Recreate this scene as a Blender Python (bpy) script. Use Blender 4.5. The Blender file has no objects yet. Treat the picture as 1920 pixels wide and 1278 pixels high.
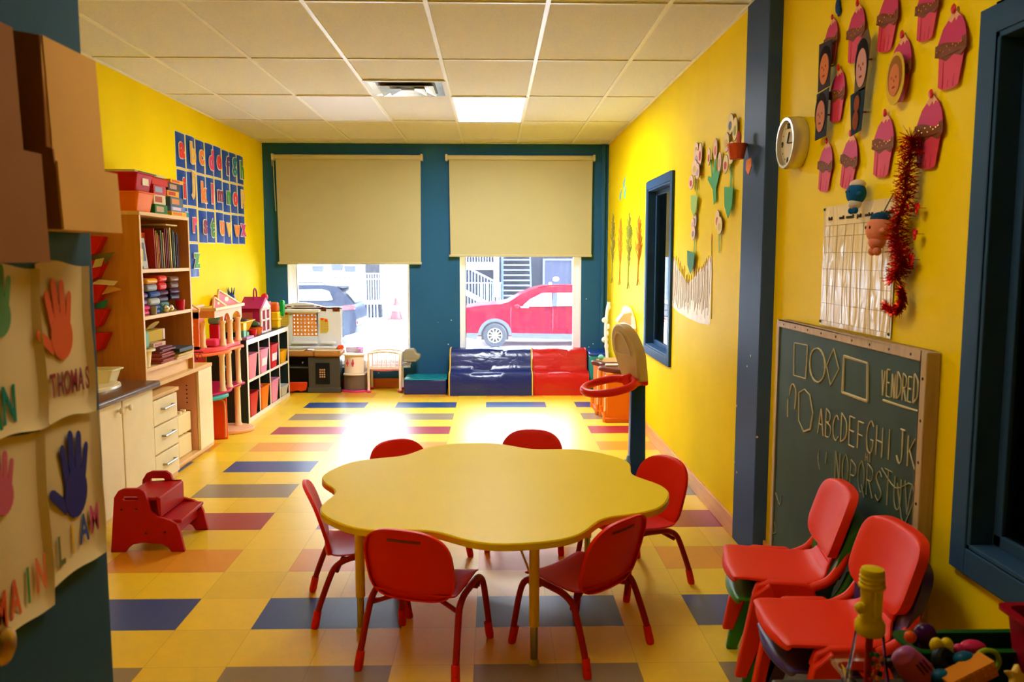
import bpy, bmesh, math, random
from mathutils import Matrix, Vector
R = math.radians
PI = math.pi
rnd = random.Random(7)
C = bpy.context.scene.collection
MW = {}                      # world matrix of every object that may be a parent

# ---- the camera's numbers, used to read real positions on known planes (wall, floor, shelf front)
CF, CPITCH, CYAW, CROLL, CH = 1526.7, .1034, .0233, -.0011, 1.5085
def ray(px, py):
    a, b = px - 960, py - 639
    cr, sr = math.cos(-CROLL), math.sin(-CROLL)
    a, b = a*cr - b*sr, a*sr + b*cr
    u, v = a/CF, b/CF
    cp, sp = math.cos(CPITCH), math.sin(CPITCH)
    y = cp - v*sp; z = -sp - v*cp; x = u
    cy, sy = math.cos(CYAW), math.sin(CYAW)
    return (x*cy + y*sy, -x*sy + y*cy, z)
def on_x(px, py, x):
    r = ray(px, py); t = x/r[0]; return Vector((x, r[1]*t, CH + r[2]*t))
def on_y(px, py, y):
    r = ray(px, py); t = y/r[1]; return Vector((r[0]*t, y, CH + r[2]*t))
def on_z(px, py, z):
    r = ray(px, py); t = (z - CH)/r[2]; return Vector((r[0]*t, r[1]*t, z))

# ---------------------------------------------------------------- materials
def lin(c):
    return tuple(((x/255)/12.92 if x/255 <= .04045 else (((x/255)+.055)/1.055)**2.4) for x in c) + (1,)
MATS = {}
def mat(name, col, rough=.5, metal=0, spec=.5, bump=0, bscale=80, var=0, vscale=6, coat=0, trans=0, alpha=1, emit=0, sub=0, sheen=0):
    if name in MATS: return MATS[name]
    m = bpy.data.materials.new(name); m.use_nodes = True
    nt = m.node_tree; N = nt.nodes; L = nt.links
    p = N['Principled BSDF']
    p.inputs['Base Color'].default_value = lin(col)
    p.inputs['Roughness'].default_value = rough
    p.inputs['Metallic'].default_value = metal
    p.inputs['Specular IOR Level'].default_value = spec
    p.inputs['Coat Weight'].default_value = coat
    p.inputs['Transmission Weight'].default_value = trans
    p.inputs['Alpha'].default_value = alpha
    if emit:
        p.inputs['Emission Color'].default_value = lin(col); p.inputs['Emission Strength'].default_value = emit
    if bump or var:
        tc = N.new('ShaderNodeTexCoord')
    if bump:
        n = N.new('ShaderNodeTexNoise'); n.inputs['Scale'].default_value = bscale; n.inputs['Detail'].default_value = 3
        b = N.new('ShaderNodeBump'); b.inputs['Strength'].default_value = bump; b.inputs['Distance'].default_value = .01
        L.new(tc.outputs['Object'], n.inputs['Vector']); L.new(n.outputs['Fac'], b.inputs['Height']); L.new(b.outputs['Normal'], p.inputs['Normal'])
    if var:
        n = N.new('ShaderNodeTexNoise'); n.inputs['Scale'].default_value = vscale; n.inputs['Detail'].default_value = 5
        L.new(tc.outputs['Object'], n.inputs['Vector'])
        r = N.new('ShaderNodeMapRange'); r.inputs['From Min'].default_value = .3; r.inputs['From Max'].default_value = .7
        r.inputs['To Min'].default_value = 1 - var; r.inputs['To Max'].default_value = 1 + var
        L.new(n.outputs['Fac'], r.inputs['Value'])
        x = N.new('ShaderNodeVectorMath'); x.operation = 'SCALE'; x.inputs[0].default_value = lin(col)[:3]
        L.new(r.outputs['Result'], x.inputs['Scale']); L.new(x.outputs['Vector'], p.inputs['Base Color'])
    MATS[name] = m
    return m
def plastic(name, col, rough=.35): return mat(name, col, rough, spec=.13)
def paper(name, col, rough=.8): return mat(name, col, rough, spec=.2)
def wood(name, c1, c2, rough=.45, scale=9, axis='Y'):
    if name in MATS: return MATS[name]
    m = mat(name, c1, rough); nt = m.node_tree; N = nt.nodes; L = nt.links
    tc = N.new('ShaderNodeTexCoord'); mp = N.new('ShaderNodeMapping')
    s = {'X': (.6, 8, 8), 'Y': (8, .6, 8), 'Z': (8, 8, .6)}[axis]; mp.inputs['Scale'].default_value = s
    n = N.new('ShaderNodeTexNoise'); n.inputs['Scale'].default_value = scale; n.inputs['Detail'].default_value = 6; n.inputs['Distortion'].default_value = .4
    r = N.new('ShaderNodeValToRGB'); r.color_ramp.elements[0].color = lin(c1); r.color_ramp.elements[1].color = lin(c2)
    r.color_ramp.elements[0].position = .35; r.color_ramp.elements[1].position = .7
    L.new(tc.outputs['Object'], mp.inputs['Vector']); L.new(mp.outputs['Vector'], n.inputs['Vector']); L.new(n.outputs['Fac'], r.inputs['Fac'])
    L.new(r.outputs['Color'], N['Principled BSDF'].inputs['Base Color'])
    return m

# ---------------------------------------------------------------- mesh builder
class B:
    def __init__(s): s.v = []; s.f = []; s.m = []; s.mi = 0; s.flat = []
    def _add(s, vs, fs):
        k = len(s.v); s.v += [Vector(v) for v in vs]
        for f in fs: s.f.append([i + k for i in f]); s.m.append(s.mi)
        return s
    def box(s, a, b, M=None):
        x0, y0, z0 = a; x1, y1, z1 = b
        vs = [(x0,y0,z0),(x1,y0,z0),(x1,y1,z0),(x0,y1,z0),(x0,y0,z1),(x1,y0,z1),(x1,y1,z1),(x0,y1,z1)]
        if M is not None: vs = [M @ Vector(v) for v in vs]
        return s._add(vs, [(3,2,1,0),(4,5,6,7),(0,1,5,4),(1,2,6,5),(2,3,7,6),(3,0,4,7)])
    def cbox(s, c, d, M=None):
        return s.box([c[i]-d[i]/2 for i in range(3)], [c[i]+d[i]/2 for i in range(3)], M)
    def tube(s, pts, r, n=8, closed=False, flat=1.0):
        pts = [Vector(p) for p in pts]; m = len(pts)
        rs = r if isinstance(r, (list, tuple)) else [r]*m
        up = None; rings = []
        for i, p in enumerate(pts):
            if closed: t = pts[(i+1) % m] - pts[i-1]
            else: t = pts[min(i+1, m-1)] - pts[max(i-1, 0)]
            if t.length < 1e-9: t = Vector((0,0,1))
            t.normalize()
            if up is None:
                up = Vector((0,0,1)) if abs(t.z) < .9 else Vector((1,0,0))
            a = up - t*up.dot(t)
            if a.length < 1e-6: a = t.orthogonal()
            a.normalize(); b = t.cross(a); up = a
            rings.append([p + (a*math.cos(2*PI*j/n)*flat + b*math.sin(2*PI*j/n))*rs[i] for j in range(n)])
        vs = [v for q in rings for v in q]; fs = []
        for i in range(m if closed else m-1):
            k = (i+1) % m
            for j in range(n):
                fs.append((i*n+j, i*n+(j+1) % n, k*n+(j+1) % n, k*n+j))
        if not closed:
            fs.append(tuple(range(n))[::-1]); fs.append(tuple((m-1)*n+j for j in range(n)))
        return s._add(vs, fs)
    def lathe(s, prof, n=24, M=None, closed=False):
        vs = []; fs = []; M = M or Matrix()
        for r, z in prof:
            for j in range(n): vs.append(M @ Vector((r*math.cos(2*PI*j/n), r*math.sin(2*PI*j/n), z)))
        m = len(prof)
        for i in range(m - 1 + (1 if closed else 0)):
            k = (i+1) % m
            for j in range(n): fs.append((i*n+j, i*n+(j+1) % n, k*n+(j+1) % n, k*n+j))
        if not closed:
            if prof[0][0] > 1e-6: fs.append(tuple(range(n))[::-1])
            if prof[-1][0] > 1e-6: fs.append(tuple((m-1)*n+j for j in range(n)))
        return s._add(vs, fs)
    def prism(s, poly, h0, h1, M=None, top=None):
        """polygon in local XY extruded along local Z from h0 to h1"""
        M = M or Matrix(); n = len(poly); top = top or poly
        vs = [M @ Vector((x, y, h0)) for x, y in poly] + [M @ Vector((x, y, h1)) for x, y in top]
        fs = [tuple(range(n))[::-1], tuple(range(n, 2*n))] + [(i, (i+1) % n, n+(i+1) % n, n+i) for i in range(n)]
        return s._add(vs, fs)
    def ring(s, outer, inner, h0, h1, M=None):
        """flat band between two outlines of equal length, with thickness"""
        M = M or Matrix(); n = len(outer)
        vs = [M @ Vector((x, y, h)) for h in (h0, h1) for q in (outer, inner) for x, y in q]
        fs = []
        for i in range(n):
            k = (i+1) % n
            fs += [(i, n+i, n+k, k), (2*n+i, 2*n+k, 3*n+k, 3*n+i), (i, k, 2*n+k, 2*n+i), (n+k, n+i, 3*n+i, 3*n+k)]
        return s._add(vs, fs)
    def grid(s, fn, nu, nv, cu=False, cv=False):
        vs = [fn(i/(nu if cu else nu-1), j/(nv if cv else nv-1)) for i in range(nu) for j in range(nv)]
        fs = []
        for i in range(nu if cu else nu-1):
            for j in range(nv if cv else nv-1):
                a, b = i, (i+1) % nu; c, d = j, (j+1) % nv
                fs.append((a*nv+c, b*nv+c, b*nv+d, a*nv+d))
        return s._add(vs, fs)
    def ell(s, c, r, n=16, m=10, M=None):
        if not isinstance(r, (tuple, list)): r = (r, r, r)
        M = M or Matrix()
        prof = [(math.sin(PI*i/m), -math.cos(PI*i/m)) for i in range(m+1)]
        T = Matrix.Translation(c) @ M @ Matrix.Diagonal((r[0], r[1], r[2], 1))
        return s.lathe([(max(a, 0.0), b) for a, b in prof], n, T)
    def text(s, me, M):
        return s._add([M @ v.co for v in me.vertices], [tuple(p.vertices) for p in me.polygons])
    def xf(s, M, k=0):
        for i in range(k, len(s.v)): s.v[i] = M @ s.v[i]
        return s

def reg(o, parent, local):
    MW[o.name] = (MW[parent.name] if parent else Matrix()) @ local
def obj(name, b, m, parent=None, world=True, bevel=0, seg=2, smooth=True, angle=38, sub=0, solid=0, off=0):
    """links the builder as ONE mesh object; world=True takes world coordinates, else the parent's"""
    me = bpy.data.meshes.new(name)
    vs = b.v
    if world and parent is not None:
        I = MW[parent.name].inverted(); vs = [I @ v for v in vs]
    me.from_pydata([tuple(v) for v in vs], [], b.f)
    for q in (m if isinstance(m, (list, tuple)) else [m]): me.materials.append(q)
    bm = bmesh.new(); bm.from_mesh(me)
    bm.faces.ensure_lookup_table()
    for f, i in zip(bm.faces, b.m): f.material_index = i
    bmesh.ops.remove_doubles(bm, verts=bm.verts, dist=1e-6)
    bmesh.ops.recalc_face_normals(bm, faces=bm.faces)
    if smooth:
        for f in bm.faces: f.smooth = True
        for e in bm.edges:
            if len(e.link_faces) != 2 or e.calc_face_angle(0) > R(angle): e.smooth = False
    bm.to_mesh(me); bm.free(); me.update()
    o = bpy.data.objects.new(name, me); C.objects.link(o)
    if parent: o.parent = parent
    reg(o, parent, Matrix())
    if solid:
        q = o.modifiers.new('Solidify', 'SOLIDIFY'); q.thickness = solid; q.offset = off
    if bevel:
        q = o.modifiers.new('Bevel', 'BEVEL'); q.width = bevel; q.segments = seg; q.limit_method = 'ANGLE'; q.angle_limit = R(40)
    if sub:
        q = o.modifiers.new('Subsurf', 'SUBSURF'); q.levels = sub; q.render_levels = sub
    return o
def tag(o, label=None, cat=None, group=None, kind=None):
    if label: o['label'] = label
    if cat: o['category'] = cat
    if group: o['group'] = group
    if kind: o['kind'] = kind
    return o
def thing(name, label, cat, loc=(0,0,0), rz=0, group=None):
    o = bpy.data.objects.new(name, None); C.objects.link(o)
    o.empty_display_size = .05
    o.location = loc; o.rotation_euler = (0, 0, rz)
    MW[o.name] = Matrix.Translation(loc) @ Matrix.Rotation(rz, 4, 'Z')
    return tag(o, label, cat, group)
def one(name, b, m, label, cat, group=None, **k):
    """a thing that is one mesh"""
    return tag(obj(name, b, m, **k), label, cat, group)
def struct(name, b, m, **k):
    return tag(obj(name, b, m, **k), kind='structure')
def copy_tree(o, parent=None):
    c = o.copy(); C.objects.link(c)
    if parent: c.parent = parent
    for ch in [x for x in KIDS.get(o.name, [])]: copy_tree(ch, c)
    return c
KIDS = {}
def index_kids():
    KIDS.clear()
    for o in bpy.data.objects:
        if o.parent: KIDS.setdefault(o.parent.name, []).append(o)
def dup(o, loc, rz, label=None, group=None):
    index_kids()
    c = copy_tree(o); c.location = loc; c.rotation_euler = (0, 0, rz)
    if label: c['label'] = label
    if group: c['group'] = group
    MW[c.name] = Matrix.Translation(loc) @ Matrix.Rotation(rz, 4, 'Z')
    return c

def rrect(x0, y0, x1, y1, r, n=5):
    """rounded rectangle outline"""
    p = []
    for cx, cy, a in ((x1-r, y1-r, 0), (x0+r, y1-r, 90), (x0+r, y0+r, 180), (x1-r, y0+r, 270)):
        for i in range(n+1):
            t = R(a + 90*i/n); p.append((cx + r*math.cos(t), cy + r*math.sin(t)))
    return p
def circ(cx, cy, rx, ry=None, n=24, a0=0):
    ry = rx if ry is None else ry
    return [(cx + rx*math.cos(a0 + 2*PI*i/n), cy + ry*math.sin(a0 + 2*PI*i/n)) for i in range(n)]
def smooth_path(pts, k=6, closed=False):
    """Catmull-Rom through the points"""
    P = [Vector(p) for p in pts]; n = len(P); out = []
    for i in range(n if closed else n-1):
        g = (lambda j: P[j % n]) if closed else (lambda j: P[max(0, min(n-1, j))])
        a, b, c, d = g(i-1), g(i), g(i+1), g(i+2)
        for q in range(k):
            t = q/k
            out.append(.5*((2*b) + (c-a)*t + (2*a-5*b+4*c-d)*t*t + (3*b-a-3*c+d)*t**3))
    if not closed: out.append(P[-1])
    return out
def outline(ax, at, ab, pt, pb, n=44):
    """closed rounded outline, half width ax, reach at above and ab below, exponents of roundness pt and pb"""
    o = []
    for i in range(n):
        t = 2*PI*i/n; c, q = math.cos(t), math.sin(t); p = pt if q >= 0 else pb
        o.append((ax*math.copysign(abs(c)**(2/p), c), (at if q >= 0 else ab)*math.copysign(abs(q)**(2/p), q)))
    return o
def dish(b, out, fn, flange, rings=(1, .94, .8, .6, .4, .2)):
    """smooth bent panel: concentric rings of an outline mapped by fn(x, h, d), rim folded by the depth flange"""
    n = len(out); L = [[fn(x, h, flange) for x, h in out], [fn(x, h, flange*.3) for x, h in out]]
    for k, r in enumerate(rings): L.append([fn(x*r, h*r, -.0 if k else .003) for x, h in out])
    vs = [v for q in L for v in q] + [fn(0, 0, 0)]; fs = []
    for k in range(len(L)-1): fs += [(k*n+i, k*n+(i+1) % n, (k+1)*n+(i+1) % n, (k+1)*n+i) for i in range(n)]
    m = (len(L)-1)*n; fs += [(m+i, m+(i+1) % n, len(vs)-1) for i in range(n)]
    return b._add(vs, fs)
def punch(o, cutter):
    """cuts a real hole into a mesh object"""
    me = bpy.data.meshes.new('cut'); me.from_pydata([tuple(v) for v in cutter.v], [], cutter.f)
    bm = bmesh.new(); bm.from_mesh(me); bmesh.ops.recalc_face_normals(bm, faces=bm.faces); bm.to_mesh(me); bm.free()
    c = bpy.data.objects.new('cut', me); C.objects.link(c)
    md = o.modifiers.new('cut', 'BOOLEAN'); md.operation = 'DIFFERENCE'; md.object = c; md.solver = 'EXACT'
    par = o.parent; o.parent = None
    dg = bpy.context.evaluated_depsgraph_get(); nm = bpy.data.meshes.new_from_object(o.evaluated_get(dg))
    o.modifiers.remove(md); o.data = nm; o.parent = par
    bpy.data.objects.remove(c)
def MXZ(y):      # local (x, y, h) -> world x, z in the XZ plane at depth y (h runs towards +Y)
    return Matrix(((1,0,0,0),(0,0,1,y),(0,1,0,0),(0,0,0,1)))
def MYZ(x):      # local (a, b, h) -> Y, Z in the wall plane x (h runs towards +X)
    return Matrix(((0,0,1,x),(1,0,0,0),(0,1,0,0),(0,0,0,1)))
# text flat on a wall: facing +X (read along +Y) and facing -X (read along -Y)
def TEXT_PX(x, y, z, s=1, sx=1): return Matrix(((0,0,1,x),(s*sx,0,0,y),(0,s,0,z),(0,0,0,1)))
def TEXT_NX(x, y, z, s=1, sx=1): return Matrix(((0,0,-1,x),(-s*sx,0,0,y),(0,s,0,z),(0,0,0,1)))
def TEXT_NY(x, y, z, s=1, sx=1): return Matrix(((s*sx,0,0,x),(0,0,-1,y),(0,s,0,z),(0,0,0,1)))

FONT = {}
def letters(body, bold=.0, ext=.004):
    k = (body, bold, ext)
    if k in FONT: return FONT[k]
    cu = bpy.data.curves.new('t', 'FONT'); cu.body = body; cu.size = 1; cu.extrude = ext; cu.offset = bold; cu.resolution_u = 4
    cu.align_x = 'CENTER'
    o = bpy.data.objects.new('t', cu); C.objects.link(o)
    dg = bpy.context.evaluated_depsgraph_get()
    me = bpy.data.meshes.new_from_object(o.evaluated_get(dg))
    bpy.data.objects.remove(o); bpy.data.curves.remove(cu)
    FONT[k] = me
    return me
for ch in 'abcdefghijklmnopqrstuvwxyz': letters(ch, .035, .006); letters(ch, .07, .003)
for wd in ('THOMAS', 'LIAM', 'AN', 'MAIN', 'lundi', 'mardi', 'mercredi', 'jeudi', 'vendredi', 'samedi', 'dimanche', '12', '3', '6', '9'): letters(wd, .01, .004)
for ch in 'THOMASLIN': letters(ch, .02, .004)
# ================================================================ THE SETTING
XL, XR, XN, YB, ZC = -2.57, 1.305, 1.352, 9.3, 2.77
T = .3048
def wall_paint(name, col, rough=.42, chip=None, var=.06):
    m = mat(name, col, rough, spec=.03, bump=.06, bscale=140, var=var, vscale=1.6)
    if chip:
        nt = m.node_tree; N = nt.nodes; L = nt.links; p = N['Principled BSDF']
        src = p.inputs['Base Color'].links[0].from_socket
        tc = N.new('ShaderNodeTexCoord')
        vo = N.new('ShaderNodeTexVoronoi'); vo.inputs['Scale'].default_value = 9
        n = N.new('ShaderNodeTexNoise'); n.inputs['Scale'].default_value = 60
        n2 = N.new('ShaderNodeTexNoise'); n2.inputs['Scale'].default_value = 2.2
        for q in (vo, n, n2): L.new(tc.outputs['Object'], q.inputs['Vector'])
        ad = N.new('ShaderNodeMath'); ad.operation = 'MULTIPLY_ADD'; ad.inputs[1].default_value = .12; L.new(n.outputs['Fac'], ad.inputs[0]); L.new(vo.outputs['Distance'], ad.inputs[2])
        lt = N.new('ShaderNodeMath'); lt.operation = 'LESS_THAN'; lt.inputs[1].default_value = .125; L.new(ad.outputs[0], lt.inputs[0])
        gt = N.new('ShaderNodeMath'); gt.operation = 'GREATER_THAN'; gt.inputs[1].default_value = .5; L.new(n2.outputs['Fac'], gt.inputs[0])
        sx = N.new('ShaderNodeSeparateXYZ'); L.new(tc.outputs['Object'], sx.inputs[0])
        lo = N.new('ShaderNodeMath'); lo.operation = 'LESS_THAN'; lo.inputs[1].default_value = 1.15; L.new(sx.outputs['Z'], lo.inputs[0])
        m1 = N.new('ShaderNodeMath'); m1.operation = 'MULTIPLY'; L.new(lt.outputs[0], m1.inputs[0]); L.new(gt.outputs[0], m1.inputs[1])
        m2 = N.new('ShaderNodeMath'); m2.operation = 'MULTIPLY'; L.new(m1.outputs[0], m2.inputs[0]); L.new(lo.outputs[0], m2.inputs[1])
        mx = N.new('ShaderNodeMix'); mx.data_type = 'RGBA'; L.new(m2.outputs[0], mx.inputs['Factor']); L.new(src, mx.inputs['A']); mx.inputs['B'].default_value = lin(chip)
        L.new(mx.outputs['Result'], p.inputs['Base Color'])
    return m
YEL = wall_paint('yellow wall paint', (244, 216, 8), .5)
BLUE = wall_paint('blue wall paint', (44, 92, 128), .45, chip=(205, 205, 195))
SLATE = wall_paint('slate blue trim paint', (60, 84, 130), .45, chip=(214, 205, 190))
DKBLUE = wall_paint('dark blue trim paint', (50, 82, 120), .4)
GREYW = mat('adjacent room paint', (120, 122, 118), .7)
WHITE = mat('white frame paint', (240, 242, 244), .35)

def floor_mat():
    m = mat('vinyl floor tiles', (226, 190, 38), .3, spec=.5); nt = m.node_tree; N = nt.nodes; L = nt.links; p = N['Principled BSDF']
    tc = N.new('ShaderNodeTexCoord'); sp = N.new('ShaderNodeSeparateXYZ'); L.new(tc.outputs['Object'], sp.inputs[0])
    def M(op, a, b=None, c=None):
        n = N.new('ShaderNodeMath'); n.operation = op
        for i, q in enumerate((a, b, c)):
            if q is None: continue
            if isinstance(q, (int, float)): n.inputs[i].default_value = q
            else: L.new(q, n.inputs[i])
        return n.outputs[0]
    u = M('DIVIDE', M('SUBTRACT', sp.outputs['X'], -1.9014), T); v = M('DIVIDE', M('SUBTRACT', sp.outputs['Y'], 3.5004), T)
    i = M('FLOOR', u); j = M('FLOOR', v); j1 = M('ADD', j, 1)
    cx = M('LESS_THAN', M('FLOORED_MODULO', i, 3), 1.5)
    cy = M('LESS_THAN', M('FLOORED_MODULO', j1, 2), .5)
    fac = M('MULTIPLY', cx, cy)
    k = M('DIVIDE', M('ADD', M('FLOORED_MODULO', M('DIVIDE', j1, 2), 4), .5), 4)
    r = N.new('ShaderNodeValToRGB'); r.color_ramp.interpolation = 'CONSTANT'
    e = r.color_ramp.elements
    cols = [(30, 66, 130), (226, 150, 34), (160, 30, 48), (142, 122, 92)]
    e[0].position = 0; e[0].color = lin(cols[0]); e[1].position = .25; e[1].color = lin(cols[1])
    for t in (2, 3): q = e.new(t*.25); q.color = lin(cols[t])
    L.new(k, r.inputs['Fac'])
    # marbled vinyl: each tile a slightly different tone, fine streaks inside
    wn = N.new('ShaderNodeTexWhiteNoise'); wn.noise_dimensions = '2D'; cb = N.new('ShaderNodeCombineXYZ'); L.new(i, cb.inputs[0]); L.new(j, cb.inputs[1]); L.new(cb.outputs[0], wn.inputs['Vector'])
    ns = N.new('ShaderNodeTexNoise'); ns.inputs['Scale'].default_value = 14; ns.inputs['Detail'].default_value = 8; ns.inputs['Roughness'].default_value = .7; ns.inputs['Distortion'].default_value = .6
    L.new(tc.outputs['Object'], ns.inputs['Vector'])
    br = M('ADD', M('MULTIPLY', wn.outputs['Value'], .12), M('ADD', M('MULTIPLY', ns.outputs['Fac'], .2), .84))
    fu = M('ABSOLUTE', M('SUBTRACT', M('FRACT', u), .5)); fv = M('ABSOLUTE', M('SUBTRACT', M('FRACT', v), .5))
    seam = M('GREATER_THAN', M('MAXIMUM', fu, fv), .4955)
    br2 = M('MULTIPLY', br, M('SUBTRACT', 1, M('MULTIPLY', seam, .28)))
    mx = N.new('ShaderNodeMix'); mx.data_type = 'RGBA'; L.new(fac, mx.inputs['Factor']); mx.inputs['A'].default_value = lin((238, 198, 40)); L.new(r.outputs['Color'], mx.inputs['B'])
    sc = N.new('ShaderNodeVectorMath'); sc.operation = 'SCALE'; L.new(mx.outputs['Result'], sc.inputs[0]); L.new(br2, sc.inputs['Scale'])
    L.new(sc.outputs['Vector'], p.inputs['Base Color'])
    p.inputs['Coat Weight'].default_value = .4; p.inputs['Coat Roughness'].default_value = .34; p.inputs['Specular IOR Level'].default_value = .2
    rr = M('ADD', M('MULTIPLY', ns.outputs['Fac'], .06), .3); L.new(rr, p.inputs['Roughness'])
    b = N.new('ShaderNodeBump'); b.inputs['Strength'].default_value = .015; b.inputs['Distance'].default_value = .004; L.new(ns.outputs['Fac'], b.inputs['Height']); L.new(b.outputs['Normal'], p.inputs['Normal'])
    return m
struct('floor', B().box((-2.67, -1.5, -.12), (4.6, 9.5, 0)), floor_mat(), smooth=False)

CEIL = mat('mineral fibre ceiling tile', (218, 217, 216), .9, spec=.1, bump=.35, bscale=220, var=.05, vscale=90)
struct('ceiling', B().box((-2.67, -1.5, ZC), (4.6, 9.5, ZC+.1)), CEIL, smooth=False)
gb = B()
gx = [-1.5537 - .61 + .61*i for i in range(6)]; gy = [5.4054 + 1.1937*k for k in range(-5, 4)]
for x in gx:
    if XL < x < XR: gb.box((x-.012, -1.4, ZC-.008), (x+.012, YB, ZC))
for y in gy:
    gb.box((XL, y-.009, ZC-.007), (XR, y+.009, ZC))
gb.box((XL, YB-.022, ZC-.009), (XR, YB, ZC)); gb.box((XL, -1.4, ZC-.009), (XL+.022, YB, ZC)); gb.box((XR-.022, 4.0, ZC-.009), (XR, YB, ZC))
struct('trim_1', gb, mat('ceiling grid metal', (226, 224, 220), .4), smooth=False)

struct('wall_left', B().box((XL-.1, -1.5, 0), (XL, YB, ZC)), YEL, smooth=False)
W1 = (-2.326, -.950); W2 = (-.379, 1.005); W5 = (1.95, 3.3); ZS, ZT = .26, 2.5
wb = B(); y0, y1 = YB, YB+.2
for a, b in ((XL-.1, W1[0]), (W1[1], W2[0]), (W2[1], W5[0]), (W5[1], 4.6)): wb.box((a, y0, 0), (b, y1, ZC))
for w in (W1, W2, W5): wb.box((w[0], y0, 0), (w[1], y1, ZS)); wb.box((w[0], y0, ZT), (w[1], y1, ZC))
struct('wall_back', wb, BLUE, smooth=False)
struct('trim_2', B().box((1.225, YB-.035, .0), (1.265, YB, ZC-.01)), BLUE, smooth=False, bevel=.004)

def holed(x0, x1, ya, yb, h, m, name):
    b = B(); hy0, hy1, hz0, hz1 = h
    b.box((x0, ya, 0), (x1, hy0, ZC)); b.box((x0, hy1, 0), (x1, yb, ZC))
    b.box((x0, hy0, 0), (x1, hy1, hz0)); b.box((x0, hy0, hz1), (x1, hy1, ZC))
    return struct(name, b, m, smooth=False)
HF = (5.965, 6.845, .765, 2.06); HN = (1.05, 2.2, .69, 2.1)
holed(XR, 1.45, 4.06, YB, HF, YEL, 'wall_right')
holed(XN, 1.45, -1.5, 4.06, HN, YEL, 'wall_right_near')
struct('wall_front', B().box((-2.67, -1.5, 0), (4.6, -1.4, ZC)).box((XL, 1.5, 0), (-.9, 1.6, ZC)), YEL, smooth=False)
struct('wall_adjacent', B().box((4.5, -1.5, 0), (4.6, 9.5, ZC)), GREYW, smooth=False)
struct('trim_3', B().box((1.287, 3.89, 0), (1.40, 4.235, ZC)), SLATE, smooth=False, bevel=.006)

# windows to the street: white frame with one big pane
def glass():
    m = bpy.data.materials.new('window glass'); m.use_nodes = True; nt = m.node_tree; N = nt.nodes; L = nt.links
    N.remove(N['Principled BSDF']); out = N['Material Output']
    tr = N.new('ShaderNodeBsdfTransparent'); tr.inputs['Color'].default_value = (.95, .975, 1, 1)
    tl = N.new('ShaderNodeBsdfTranslucent'); tl.inputs['Color'].default_value = (.62, .8, 1, 1)  # thin dirt film, tinted as a bluish veil standing in for glare
    gl = N.new('ShaderNodeBsdfGlossy'); gl.inputs['Roughness'].default_value = .02
    n = N.new('ShaderNodeTexNoise'); n.inputs['Scale'].default_value = 30; n.inputs['Detail'].default_value = 6
    tc = N.new('ShaderNodeTexCoord'); L.new(tc.outputs['Object'], n.inputs['Vector'])
    r = N.new('ShaderNodeMapRange'); r.inputs['From Min'].default_value = .35; r.inputs['From Max'].default_value = .75; r.inputs['To Min'].default_value = .003; r.inputs['To Max'].default_value = .009
    L.new(n.outputs['Fac'], r.inputs['Value'])
    m1 = N.new('ShaderNodeMixShader'); L.new(r.outputs['Result'], m1.inputs['Fac']); L.new(tr.outputs[0], m1.inputs[1]); L.new(tl.outputs[0], m1.inputs[2])
    fr = N.new('ShaderNodeFresnel'); fr.inputs['IOR'].default_value = 1.3
    m2 = N.new('ShaderNodeMixShader'); L.new(fr.outputs[0], m2.inputs['Fac']); L.new(m1.outputs[0], m2.inputs[1]); L.new(gl.outputs[0], m2.inputs[2])
    L.new(m2.outputs[0], out.inputs['Surface'])
    return m
GLASS = glass()
def clear(name, tint=(1, 1, 1), ior=1.45, rough=.02):
    m = bpy.data.materials.new(name); m.use_nodes = True; nt = m.node_tree; N = nt.nodes; L = nt.links
    N.remove(N['Principled BSDF']); out = N['Material Output']
    tr = N.new('ShaderNodeBsdfTransparent'); tr.inputs['Color'].default_value = tuple(tint) + (1,)
    gl = N.new('ShaderNodeBsdfGlossy'); gl.inputs['Roughness'].default_value = rough
    fr = N.new('ShaderNodeFresnel'); fr.inputs['IOR'].default_value = ior
    m2 = N.new('ShaderNodeMixShader'); L.new(fr.outputs[0], m2.inputs['Fac']); L.new(tr.outputs[0], m2.inputs[1]); L.new(gl.outputs[0], m2.inputs[2])
    L.new(m2.outputs[0], out.inputs['Surface'])
    return m
PANE = clear('interior pane glass', (.8, .84, .86), 1.5)
for n, w, fl, frr in ((1, W1, .085, .03), (2, W2, .065, .08), (5, W5, .06, .06)):
    b = B(); yy0, yy1 = YB+.09, YB+.15
    b.box((w[0], yy0, ZS), (w[0]+fl, yy1, ZT)); b.box((w[1]-frr, yy0, ZS), (w[1], yy1, ZT))
    b.box((w[0]+fl, yy0, ZT-.06), (w[1]-frr, yy1, ZT)); b.box((w[0]+fl, yy0, ZS), (w[1]-frr, yy1, ZS+.05))
    o = struct('window_%d' % n, b, WHITE, smooth=False, bevel=.004)
    obj('pane', B().box((w[0]+fl, YB+.118, ZS+.05), (w[1]-frr, YB+.122, ZT-.06)), GLASS, o, smooth=False)
    # white painted reveal and sill
    r = B(); r.box((w[0], YB+.002, ZS), (w[0]+.008, yy0, ZT)); r.box((w[1]-.008, YB+.002, ZS), (w[1], yy0, ZT)); r.box((w[0], YB+.002, ZT-.008), (w[1], yy0, ZT)); r.box((w[0], YB-.015, ZS-.02), (w[1], yy0, ZS))
    obj('window_sill', r, WHITE, o, smooth=False)
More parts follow.
